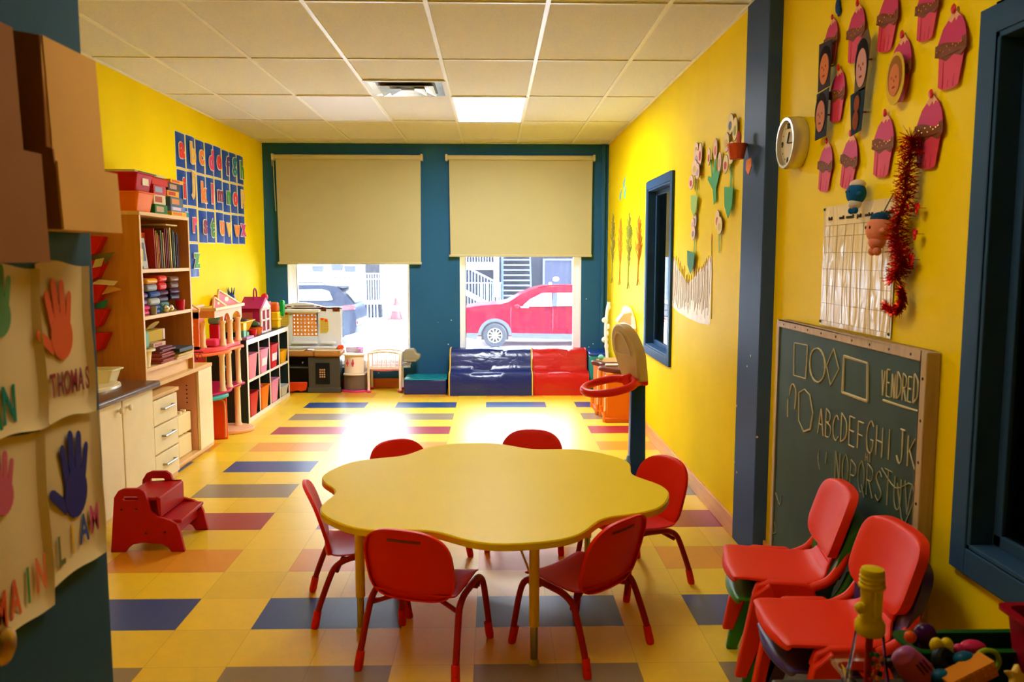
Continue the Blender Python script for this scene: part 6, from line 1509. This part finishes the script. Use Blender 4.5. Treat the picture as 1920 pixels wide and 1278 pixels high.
for k in range(34): bd.mi = k % 4; bd.ell((JX+.014+.02*math.cos(k*2.4)*(.3+.5*rnd.random()), JY+.024*math.sin(k*2.4)*(.4+.5*rnd.random()), JZ+.02+.0026*k), .0055, 6, 4)
bo = obj('beads', bd, [plastic('bead red', (200, 40, 30)), plastic('bead green', (40, 140, 70)), plastic('bead blue', (40, 90, 170)), plastic('bead amber', (220, 150, 40))], t); bo['kind'] = 'stuff'
obj('stem', B().lathe([(0, .02), (.008, .02), (.008, .15), (0, .15)], 12, Mj), plastic('jar stem red', (170, 30, 16)), t)
obj('collar', B().lathe([(0, .145), (.028, .145), (.033, .152), (.033, .168), (.027, .175), (.027, .178), (0, .178)], 24, Mj), YT, t)
obj('cap', B().lathe([(0, .178), (.0235, .178), (.024, .19), (.0225, .225), (.0235, .228), (.0235, .24), (.029, .243), (.0295, .248), (.026, .252), (.0285, .256), (.026, .26), (.028, .265), (.0255, .269), (.027, .274), (.024, .281), (.014, .284), (.0, .284)], 24, Mj), YT, t)
obj('cap_rib', B().box((JX-.004, JY-.026, JZ+.19), (JX+.012, JY-.016, JZ+.245)), YT, t, bevel=.003)
obj('spout', B().ell((JX-.024, JY-.006, JZ+.202), (.012, .011, .012), 12, 8), YT, t)
def Mr(c, rx, ry, rz=0): return Matrix.Translation(c) @ Matrix.Rotation(R(rz), 4, 'Z') @ Matrix.Rotation(R(ry), 4, 'Y') @ Matrix.Rotation(R(rx), 4, 'X')
PUR = plastic('orchid plastic', (190, 84, 160), .3); DP = plastic('deep purple plastic', (58, 16, 74), .22); GRT = plastic('toy tray green', (20, 80, 24), .4)
tag(tub('toy_tray', (1.015, 1.61, TZ+.001), .30, .08, .108, GRT, flare=.9), 'green toy tray at the yellow wall, half hidden by toys', 'tray')
t = thing('toy_torch', 'orchid purple toy torch with grooves beside the yellow capped jar', 'toy', (.87, 1.53, TZ+.001))
M = Mr((.862, 1.53, TZ+.005), 0, -6)
obj('grip', B().lathe([(0, 0), (.030, 0), (.033, .03), (.031, .05), (.027, .07), (0, .07)], 20, M), PUR, t)
M2 = M @ Mr((0, 0, .068), 0, -34)
obj('barrel', B().lathe([(0, 0), (.026, 0), (.033, .012), (.03, .04), (.025, .062), (.012, .07), (0, .071)], 20, M2), PUR, t)
g_ = B()
for k in range(3): g_.cbox((0.006+.008*k, -.029, .036), (.003, .004, .026), M2)
obj('groove', g_, DP, t)
t = thing('toy_maraca', 'dark purple toy maraca with a round glossy head', 'toy', (.905, 1.6, TZ+.001))
c = on_y(1736, 1186, 1.6); M = Matrix.Translation((c.x, 1.6, TZ+.001))
obj('head', B().ell((c.x, 1.6, c.z), (.022, .022, .022), 20, 14), DP, t)
obj('stick', B().lathe([(0, 0), (.012, 0), (.013, c.z-TZ-.024), (.010, c.z-TZ-.016), (0, c.z-TZ-.016)], 14, M), DP, t)
def heap(px, py, y): return on_y(px, py, y)
t = thing('toy_knot', 'yellow lumpy toy lying behind the black rubber ring', 'toy', heap(1765, 1206, 1.56))
for px_ in (1757, 1776):
    q = heap(px_, 1207, 1.555); obj('lobe', B().ell(q, (.013, .012, .0155), 14, 10), YT, t)
q = heap(1766, 1210, 1.555); obj('base', B().lathe([(0, TZ+.001), (.02, TZ+.001), (.014, q.z-.008), (0, q.z-.006)], 14, Matrix.Translation((q.x, q.y, 0))), YT, t)
q = heap(1772, 1238, 1.53)
one('rubber_ring', B().lathe([(.010, -.012), (.022, -.012), (.027, -.006), (.027, .006), (.022, .012), (.010, .012)], 24, Mr((q.x, q.y, q.z), 60, 0, 25), closed=True), plastic('rubber black', (22, 26, 20), .5), 'black rubber toy ring before the yellow lumpy toy', 'toy ring')
q = heap(1812, 1234, 1.52)
one('toy_peg', B().ell(q, (.024, .018, .016), 16, 10), plastic('pl 20 90 120', (20, 90, 120)), 'teal toy peg beside the lime ring', 'toy')
q = heap(1768, 1268, 1.5)
one('toy_peg', B().ell(q, (.022, .018, .016), 16, 10), plastic('pl 20 90 120', (20, 90, 120)), 'teal toy peg lying at the end of the orange waffle block', 'toy')
b = B(); b.box((-.05, -.02, -.016), (.05, .02, .016))
for i in range(9):
    for j in range(3): b.cbox((-.043+.0108*i, -.0205, -.010+.010*j), (.0065, .003, .0065))
q = heap(1815, 1262, 1.49); MM = Mr((q.x, q.y, q.z), 0, -22, 8)
for v in range(len(b.v)): b.v[v] = MM @ b.v[v]
one('waffle_block', b, plastic('waffle orange', (226, 140, 20), .45), 'orange toy block with a waffle face lying on the toy heap', 'toy block', smooth=False)
q = heap(1852, 1238, 1.52)
one('toy_ring', B().tube([(q.x+.024*math.cos(2*PI*k/24), q.y, q.z+.024*math.sin(2*PI*k/24)) for k in range(24)], .005, 8, closed=True), plastic('pl 150 190 20', (150, 190, 20)), 'lime green toy ring above the orange waffle block', 'toy ring')
q = heap(1826, 1210, 1.555)
one('toy_doll', B().ell(q, (.026, .018, .013), 16, 10).ell((q.x-.028, q.y, q.z-.006), (.012, .012, .012), 12, 8), plastic('pl 206 40 90', (206, 40, 90)), 'crimson pink toy lying beside the dark red bin', 'toy')
q = heap(1908, 1268, 1.44)
one('toy_star', B().prism([(.026*(1 if k % 2 == 0 else .5)*math.cos(PI*k/5), .026*(1 if k % 2 == 0 else .5)*math.sin(PI*k/5)) for k in range(10)], -.008, .008, Mr((q.x, q.y, q.z), 60, 0, 10)), plastic('pl 226 190 80', (226, 190, 80)), 'pale yellow toy star at the picture corner', 'toy star', bevel=.004)
q = heap(1708, 1192, 1.57)
ball(q.x, q.y, q.z, .012, (226, 80, 20), 'small orange toy bead between torch and maraca', 'toy bead', 'toy_bead')
# crates that carry the heap, and the dark red bin behind
boxy('toy_crate', .925, 1.46, TZ+.001, 1.03, 1.535, TZ+.03, (60, 40, 30), 'low brown toy box under the orange waffle block', 'toy crate')
boxy('toy_crate', 1.05, 1.36, TZ+.001, 1.28, 1.56, TZ+.07, (110, 20, 30), 'dark toy box under the red bin', 'toy crate')
tag(tub('toy_bin', (1.19, 1.47, TZ+.0715), .27, .25, .122, plastic('dark red bin plastic', (150, 10, 30), .35), flare=.9), 'dark red plastic bin cut by the picture border, beyond the waffle block', 'toy bin')
# ================================================================ THE STREET
GZ = -.99
SNOW = mat('trodden snow', (236, 238, 242), .8, bump=.4, bscale=1.5, var=.06, vscale=.8)
b = B().grid(lambda u, v: Vector((-40+80*u, 9.5+40*v, GZ - .0 + .0*u)), 2, 2); struct('ground', b, SNOW)
one('snow_bank', B().grid(lambda u, v: Vector((-9+9*u, 24.5+6*v, GZ + .35*math.sin(PI*u)*math.sin(PI*v)*(1+.3*math.sin(9*u)) + .01)), 24, 16), SNOW, 'low bank of snow beside the dark sport utility vehicle', 'snow bank')
struct('wall_outside', B().box((-2.8, 9.5, GZ-.1), (4.7, 9.52, .0)), mat('street wall', (120, 118, 116), .8), smooth=False)
# ---- red car: side profile swept across the width, cut for wheel arches
def car(name, label, x0, prof, glassp, wheels, rw, y0, w, paint, low, dark, rail=None):
    t = thing(name, label, 'car', (x0, y0+w/2, GZ))
    def narrowing(z): return .0 if z < .15 else (z-.15)*.42
    # body: lower body and greenhouse as one profile, sides drawn in above the belt line
    n = len(prof); b = B(); ny = 7
    rows = []
    for k in range(ny):
        v = k/(ny-1); e = 1 - abs(2*v-1)
        row = []
        for x, z in prof:
            ins = narrowing(z); yy = y0 + ins + (w - 2*ins)*v
            bulge = .05*(1-(2*v-1)**4)
            row.append(Vector((x, yy, z + (bulge*.5 if z > .55 else 0))))
        rows.append(row)
    b._add([p for r in rows for p in r], [(k*n+i, k*n+(i+1) % n, (k+1)*n+(i+1) % n, (k+1)*n+i) for k in range(ny-1) for i in range(n)] + [tuple(range(n))[::-1], tuple((ny-1)*n+i for i in range(n))])
    body = obj('body', b, paint, t, angle=45)
    def side(pts, off, th=.015):
        q = B(); m = len(pts); vs = []
        for d in (off, off+th):
            for x, z in pts: vs.append(Vector((x, y0 + narrowing(z) - d, z)))
        q._add(vs, [tuple(range(m)), tuple(range(m, 2*m))[::-1]] + [(i, (i+1) % m, m+(i+1) % m, m+i) for i in range(m)])
        return q
    for g in glassp: obj('window', side(g, .0, .012), mat('car glass', (120, 142, 148), .2, spec=.3), t)
    for k, pts in enumerate(low): obj('sill_trim', side(pts, .005, .03), dark, t)
    for cx in wheels:
        cz = GZ + rw
        for yy in (y0-.09, y0+w-.13):
            M = Matrix.Translation((cx, yy, cz)) @ Matrix.Rotation(R(-90), 4, 'X')
            wh = obj('wheel', B().lathe([(rw*.62, 0), (rw*.92, .0), (rw, .03), (rw, .19), (rw*.92, .21), (rw*.62, .21)], 36, M, closed=True), mat('tyre', (26, 30, 40), .8), t)
            h = B().lathe([(rw*.64, .02), (rw*.56, .025), (rw*.56, .12), (rw*.64, .12)], 36, M, closed=True).lathe([(0, .035), (rw*.14, .03), (rw*.14, .06), (0, .06)], 16, M)
            for s in range(10):
                a = 2*PI*s/10
                A = M @ Matrix.Rotation(a, 4, 'Z')
                h.box((rw*.1, -.018, .035), (rw*.58, .018, .055), A)
            obj('rim', h, mat('alloy rim', (150, 146, 138), .5, spec=.2), wh)
            obj('hub_back', B().lathe([(0, .09), (rw*.6, .09), (rw*.6, .11), (0, .11)], 24, M), mat('wheel dark', (16, 16, 20), .7), wh)
        # arch
        ar = [(cx + (rw+.14)*math.cos(PI*k/14), cz + (rw+.14)*math.sin(PI*k/14)) for k in range(15)]; ai = [(cx + (rw+.05)*math.cos(PI*k/14), cz + (rw+.05)*math.sin(PI*k/14)) for k in range(15)]
        q = B(); m = 15; vs = [Vector((x, y0-.03, z)) for x, z in ar+ai] + [Vector((x, y0+.02, z)) for x, z in ar+ai]
        fs = []
        for i in range(m-1): fs += [(i, i+1, m+i+1, m+i), (2*m+i, 3*m+i, 3*m+i+1, 2*m+i+1), (i, 2*m+i, 2*m+i+1, i+1), (m+i, m+i+1, 3*m+i+1, 3*m+i)]
        q._add(vs, fs); obj('wheel_arch', q, dark, t)
        dk = B().prism(ai + [(cx-(rw+.05), GZ+.2), (cx+(rw+.05), GZ+.2)][::1], -.004, .0, Matrix(((1,0,0,0),(0,0,1,y0),(0,1,0,0),(0,0,0,1))))
        obj('wheel_well', dk, mat('wheel dark', (16, 16, 20), .7), t)
    return t, side
CRED = mat('red car paint', (92, 1, 22), .25, spec=.12, coat=.04, var=.0)
CTRIM = mat('dark car trim', (44, 50, 66), .5)
zc = GZ
prof = [(-.86, -.62), (-.9, -.45), (-.9, -.2), (-.86, .02), (-.74, .10), (-.3, .165), (.2, .20), (.42, .255), (.75, .45), (1.1, .60), (1.4, .665), (2.2, .685), (2.9, .66), (3.4, .58), (3.65, .3), (3.72, .1), (3.78, -.3), (3.74, -.6), (3.6, -.70), (-.75, -.70)]
glp = [[(.83, .165), (1.02, .33), (1.37, .50), (1.62, .505), (1.64, .14), (1.0, .135)], [(1.78, .505), (2.3, .51), (2.75, .49), (2.7, .16), (1.76, .145)]]
low = [[(-.88, -.60), (-.88, -.72), (-.45, -.78), (-.40, -.6)], [(.52, -.6), (.50, -.74), (2.3, -.80), (2.35, -.63)]]
t, side = car('car', 'red car parked across the street, seen from the side', 1.4, prof, glp, (.05, 2.75), .33, 22.45, 1.85, CRED, low, CTRIM)
obj('mirror', B().ell((.66, 22.38, .13), (.10, .09, .075), 14, 10), CRED, t)
obj('mirror_glass', B().box((.76, 22.36, .10), (.98, 22.42, .145)), mat('car glass', (120, 142, 148), .2, spec=.3), t)
obj('head_lamp', side([(-.87, -.24), (-.86, -.02), (-.76, -.04), (-.74, -.22)], .004, .02), mat('tail red', (150, 8, 24), .2), t)
obj('door_handle', side([(1.36, -.05), (1.6, -.03), (1.6, .0), (1.36, -.015)], .01, .02), CRED, t)
obj('door_seam', side([(.49, .12), (.50, .12), (.49, -.55), (.48, -.55)], .001, .004), CTRIM, t); obj('door_seam', side([(1.655, .12), (1.665, .12), (1.655, -.55), (1.645, -.55)], .001, .004), CTRIM, t)
obj('pillar_trim', side([(1.65, .50), (1.77, .505), (1.75, .14), (1.65, .135)], .003, .014), mat('pillar blue', (30, 40, 70), .3), t)
obj('roof_rail', B().tube([(1.25, 22.72, .655), (1.6, 22.72, .71), (2.5, 22.72, .70), (2.9, 22.72, .66)], .018, 6), CRED, t)
# ---- dark sport utility vehicle, tail towards the middle
CDK = mat('dark blue car paint', (22, 28, 44), .2, spec=.15, coat=.06)
prof = [(-8.6, -.6), (-8.7, -.3), (-8.6, .0), (-7.4, .2), (-7.0, .28), (-6.3, .64), (-5.6, .715), (-4.7, .715), (-4.35, .68), (-4.16, .5), (-3.95, .24), (-3.86, .1), (-3.80, -.1), (-3.78, -.4), (-3.84, -.62), (-4.2, -.72), (-8.4, -.72)]
glp = [[(-6.2, .29), (-6.0, .56), (-5.45, .59), (-5.45, .29)], [(-5.38, .29), (-5.38, .59), (-4.75, .6), (-4.55, .54), (-4.44, .315), (-4.6, .285)]]
low = [[(-7.0, -.62), (-7.0, -.76), (-5.2, -.76), (-5.2, -.62)]]
t, side = car('car', 'dark sport utility vehicle parked tail in view behind the toy kitchen', -6.2, prof, glp, (-7.6, -4.72), .37, 22.6, 1.9, CDK, low, CTRIM)
obj('spoiler', B().prism([(-4.42, .685), (-4.05, .70), (-3.98, .66), (-4.2, .60)], 22.85, 24.3, MXZ(0)), mat('dark spoiler', (20, 24, 40), .3), t, bevel=.02)
obj('tail_lamp', B().prism([(-4.2, .14), (-3.86, .17), (-3.83, .05), (-4.18, .02)], 22.56, 22.75, MXZ(0)), mat('tail red', (150, 8, 24), .2), t, bevel=.02)
obj('reflector', B().box((-3.84, 22.75, -.38), (-3.76, 22.95, -.3)), mat('tail red', (150, 8, 24), .2), t, bevel=.01)
obj('rear_window', B().prism([(-4.11, .52), (-3.86, .22), (-3.84, .23), (-4.09, .54)], 22.9, 24.2, MXZ(0)), mat('dark car glass', (70, 96, 140), .08, spec=.8), t)
obj('bumper', B().box((-3.95, 22.62, -.62), (-3.72, 24.45, -.42)), CTRIM, t, bevel=.05, seg=3)
obj('roof_rail', B().tube([(-6.1, 22.85, .69), (-5.9, 22.85, .78), (-4.75, 22.85, .78), (-4.65, 22.85, .70)], .022, 6), CTRIM, t)
# ---- traffic cone
t = thing('traffic_cone', 'red and white traffic cone standing in the snow across the street', 'traffic cone', (-3.9, 32.5, GZ))
Mc = Matrix.Translation((-3.86, 32.5, GZ-.0))
CO = mat('cone red', (150, 20, 30), .5); CW = mat('cone white', (240, 240, 240), .4)
obj('base', B().box((-4.2, 32.2, GZ+.0), (-3.55, 32.8, GZ+.05)), CO, t, bevel=.02)
obj('cone_body', B().lathe([(0, .05), (.24, .05), (.17, .35), (.0, .35)], 20, Mc), CO, t)
obj('cone_sleeve', B().lathe([(0, .351), (.168, .351), (.12, .55), (0, .55)], 20, Mc), CW, t)
obj('cone_tip', B().lathe([(0, .551), (.118, .551), (.05, .85), (0, .86)], 20, Mc), CO, t)
# ---- white house across the street with door, balcony and planters
WS = mat('white clapboard', (238, 240, 242), .7); DB = mat('dark blue grey boards', (12, 14, 30), .8, var=.3, vscale=2); RAILM = mat('white railing', (142, 160, 190), .6, spec=.2); WD = mat('dark house door', (18, 17, 28), .7)
Yh = 34.0
t = thing('house', 'white clapboard house across the street with a railed balcony', 'house', (-7, 36, GZ))
obj('wall', B().box((-14, Yh, GZ), (-3.0, Yh+4, 6)), WS, t, smooth=False)
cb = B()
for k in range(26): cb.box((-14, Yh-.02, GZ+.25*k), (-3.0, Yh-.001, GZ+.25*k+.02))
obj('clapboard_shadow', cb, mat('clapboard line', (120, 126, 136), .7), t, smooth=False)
dd = obj('house_door', B().box((-5.28, Yh-.05, -.3), (-4.7, Yh-.002, 1.9)), WD, t, smooth=False)
obj('door_frame', B().box((-5.45, Yh-.06, -.3), (-5.285, Yh-.003, 2.0)).box((-4.69, Yh-.06, -.3), (-4.5, Yh-.003, 2.0)), mat('pale blue frame', (120, 138, 170), .6), t, smooth=False)
rb = B(); yr = Yh-1.1
for z in (.82, .60, -.28): rb.box((-5.75, yr-.03, z-.02), (-4.4, yr+.03, z+.02))
for k in range(14): rb.box((-5.72+.1*k, yr-.015, -.28), (-5.69+.1*k, yr+.015, .82))
obj('railing', rb, RAILM, t, smooth=False)
obj('balcony_deck', B().box((-5.8, yr-.08, -.40), (-4.3, Yh, -.32)), WS, t, smooth=False)
lb = B()
for k in range(8): lb.box((-5.6+.13*k, yr, GZ), (-5.55+.13*k, yr+.03, -.42))
obj('under_deck', B().box((-5.7, yr+.5, GZ), (-4.6, Yh-.1, -.42)), DB, t, smooth=False); obj('lattice', lb, RAILM, t, smooth=False)
gb_ = B()
for k in range(13): gb_.box((-8.1+.19*k, Yh-.03, .60), (-8.0+.19*k, Yh-.0025, .67))
obj('vent_row', gb_, mat('vent grey', (70, 76, 92), .6), t, smooth=False)
for k, (x, z) in enumerate(((-7.2, 1.0), (-6.42, 1.06), (-5.88, 1.0))):
    one('planter', B().prism([(x-.24, z+.12), (x+.24, z+.12), (x+.2, z-.13), (x-.2, z-.13)], Yh-.3, Yh-.03, MXZ(0)), mat('planter blue', (40, 46, 80), .6), ('dark planter box on the white house, furthest from the balcony', 'middle dark planter box on the white house', 'dark planter box on the white house beside the balcony')[k], 'planter', 'planters on the white house', bevel=.02)
# ---- dark boarded building with its outside stairs
t = thing('boarded_building', 'dark boarded building behind the red car, with a grey door', 'building', (2, 36, GZ))
obj('wall', B().box((-2.9, Yh+.6, GZ), (8, Yh+4, 6)), DB, t, smooth=False)
dd = obj('building_door', B().box((2.2, Yh+.52, GZ), (3.3, Yh+.598, 1.33)), mat('slate door', (22, 28, 54), .7, var=.15, vscale=3), t, smooth=False)
obj('door_frame', B().box((2.1, Yh+.5, GZ), (2.19, Yh+.599, 1.42)).box((3.31, Yh+.5, GZ), (3.42, Yh+.599, 1.42)).box((2.19, Yh+.5, 1.34), (3.31, Yh+.599, 1.42)), mat('grey door frame', (66, 74, 100), .5), t, smooth=False)
obj('snow_mark', B().ell((2.66, Yh+.515, .56), (.13, .012, .1), 14, 8).ell((2.42, Yh+.515, .37), (.07, .012, .06), 12, 8), WS, dd)
t = thing('outside_stairs', 'white railed staircase beside the dark boarded building', 'stairs', (-.6, 33.5, GZ))
Ys = 33.2
obj('landing', B().box((-2.6, Ys-.3, .98), (.13, Ys+1.1, 1.27)), RAILM, t, smooth=False)
obj('post', B().box((.03, Ys-.35, -.1), (.24, Ys-.1, 1.6)), WS, t, smooth=False)
obj('stringer', B().prism([(-1.4, .34), (-1.4, .10), (.0, -.62), (.35, -.62)], Ys-.3, Ys-.2, MXZ(0)), RAILM, t, smooth=False)
obj('handrail', B().tube([(-1.4, Ys-.28, 1.25), (.24, Ys-.28, .42)], .035, 6).tube([(-2.4, Ys-.28, 1.6), (.1, Ys-.28, 1.6)], .03, 6), RAILM, t)
for k in range(14):
    x = -1.35 + .125*k; zt = 1.22 - .506*(x+1.4); zb = .30 - .53*(x+1.4)
    obj('baluster', B().box((x-.016, Ys-.29, zb), (x+.016, Ys-.26, zt)), RAILM, t, smooth=False)
sb = B()
for k in range(22): sb.box((-2.4+.11*k, Ys-.29, 1.27), (-2.37+.11*k, Ys-.26, 1.6))
for k in range(12): sb.box((-.6+.08*k, Ys-.1, -.62), (-.575+.08*k, Ys-.07, .45))
sb.box((-1.4, Ys-.1, .42), (.35, Ys-.06, .46)); sb.box((-1.4, Ys-.12, -.7), (.4, Ys-.06, -.62))
for k in range(9): sb.box((-1.4+.12*k, Ys-.1, -.62), (-1.37+.12*k, Ys-.07, .1-.06*k))
obj('lower_railing', sb, RAILM, t, smooth=False)
t = thing('metal_steps', 'open metal stairs with pale treads in front of the dark wall', 'stairs', (1.0, 34, GZ))
obj('side_rail', B().box((.34, Yh-.05, GZ), (.44, Yh+.1, 1.8)), mat('steel rail', (60, 76, 110), .5), t, smooth=False)
obj('side_rail', B().prism([(1.5, 1.8), (1.56, 1.8), (1.66, GZ), (1.58, GZ)], Yh-.05, Yh+.05, MXZ(0)), mat('steel rail', (60, 76, 110), .5), t, smooth=False)
for k in range(11): obj('tread', B().box((.44, Yh-.1, -.35+.212*k), (1.52, Yh+.25, -.30+.212*k)), mat('tread metal', (96, 112, 142), .5), t, smooth=False)
# ================================================================ LIGHT AND CAMERA
sc = bpy.context.scene
w = bpy.data.worlds.new('overcast sky'); sc.world = w; w.use_nodes = True
bg = w.node_tree.nodes['Background']; bg.inputs['Color'].default_value = (.86, .93, 1, 1); bg.inputs['Strength'].default_value = 4.0
sun = bpy.data.lights.new('sun', 'SUN'); sun.energy = 10; sun.angle = R(8); sun.color = (1, .97, .92)
so = bpy.data.objects.new('sun', sun); C.objects.link(so); so.rotation_euler = Vector((-.72, .13, -.68)).to_track_quat('-Z', 'Y').to_euler()
cam = bpy.data.cameras.new('camera'); co = bpy.data.objects.new('camera', cam); C.objects.link(co)
cam.sensor_width = 36; cam.sensor_fit = 'HORIZONTAL'; cam.lens = CF/1920*36; cam.clip_start = .05; cam.clip_end = 300
co.location = (0, 0, CH)
fw = Vector((math.sin(CYAW)*math.cos(CPITCH), math.cos(CYAW)*math.cos(CPITCH), -math.sin(CPITCH)))
q = fw.to_track_quat('-Z', 'Y')
co.rotation_euler = (q.to_matrix().to_4x4() @ Matrix.Rotation(-CROLL, 4, 'Z')).to_euler()
cam.dof.use_dof = True; cam.dof.focus_distance = 6.6; cam.dof.aperture_fstop = 5.6
sc.camera = co
v = sc.view_settings; v.view_transform = 'Standard'; v.look = 'None'; v.exposure = 1.68; v.gamma = 1; v.use_curve_mapping = False
sc.cycles.max_bounces = 10; sc.cycles.diffuse_bounces = 6; sc.cycles.transparent_max_bounces = 12
sc.cycles.sample_clamp_indirect = 6; sc.cycles.caustics_reflective = False; sc.cycles.caustics_refractive = False
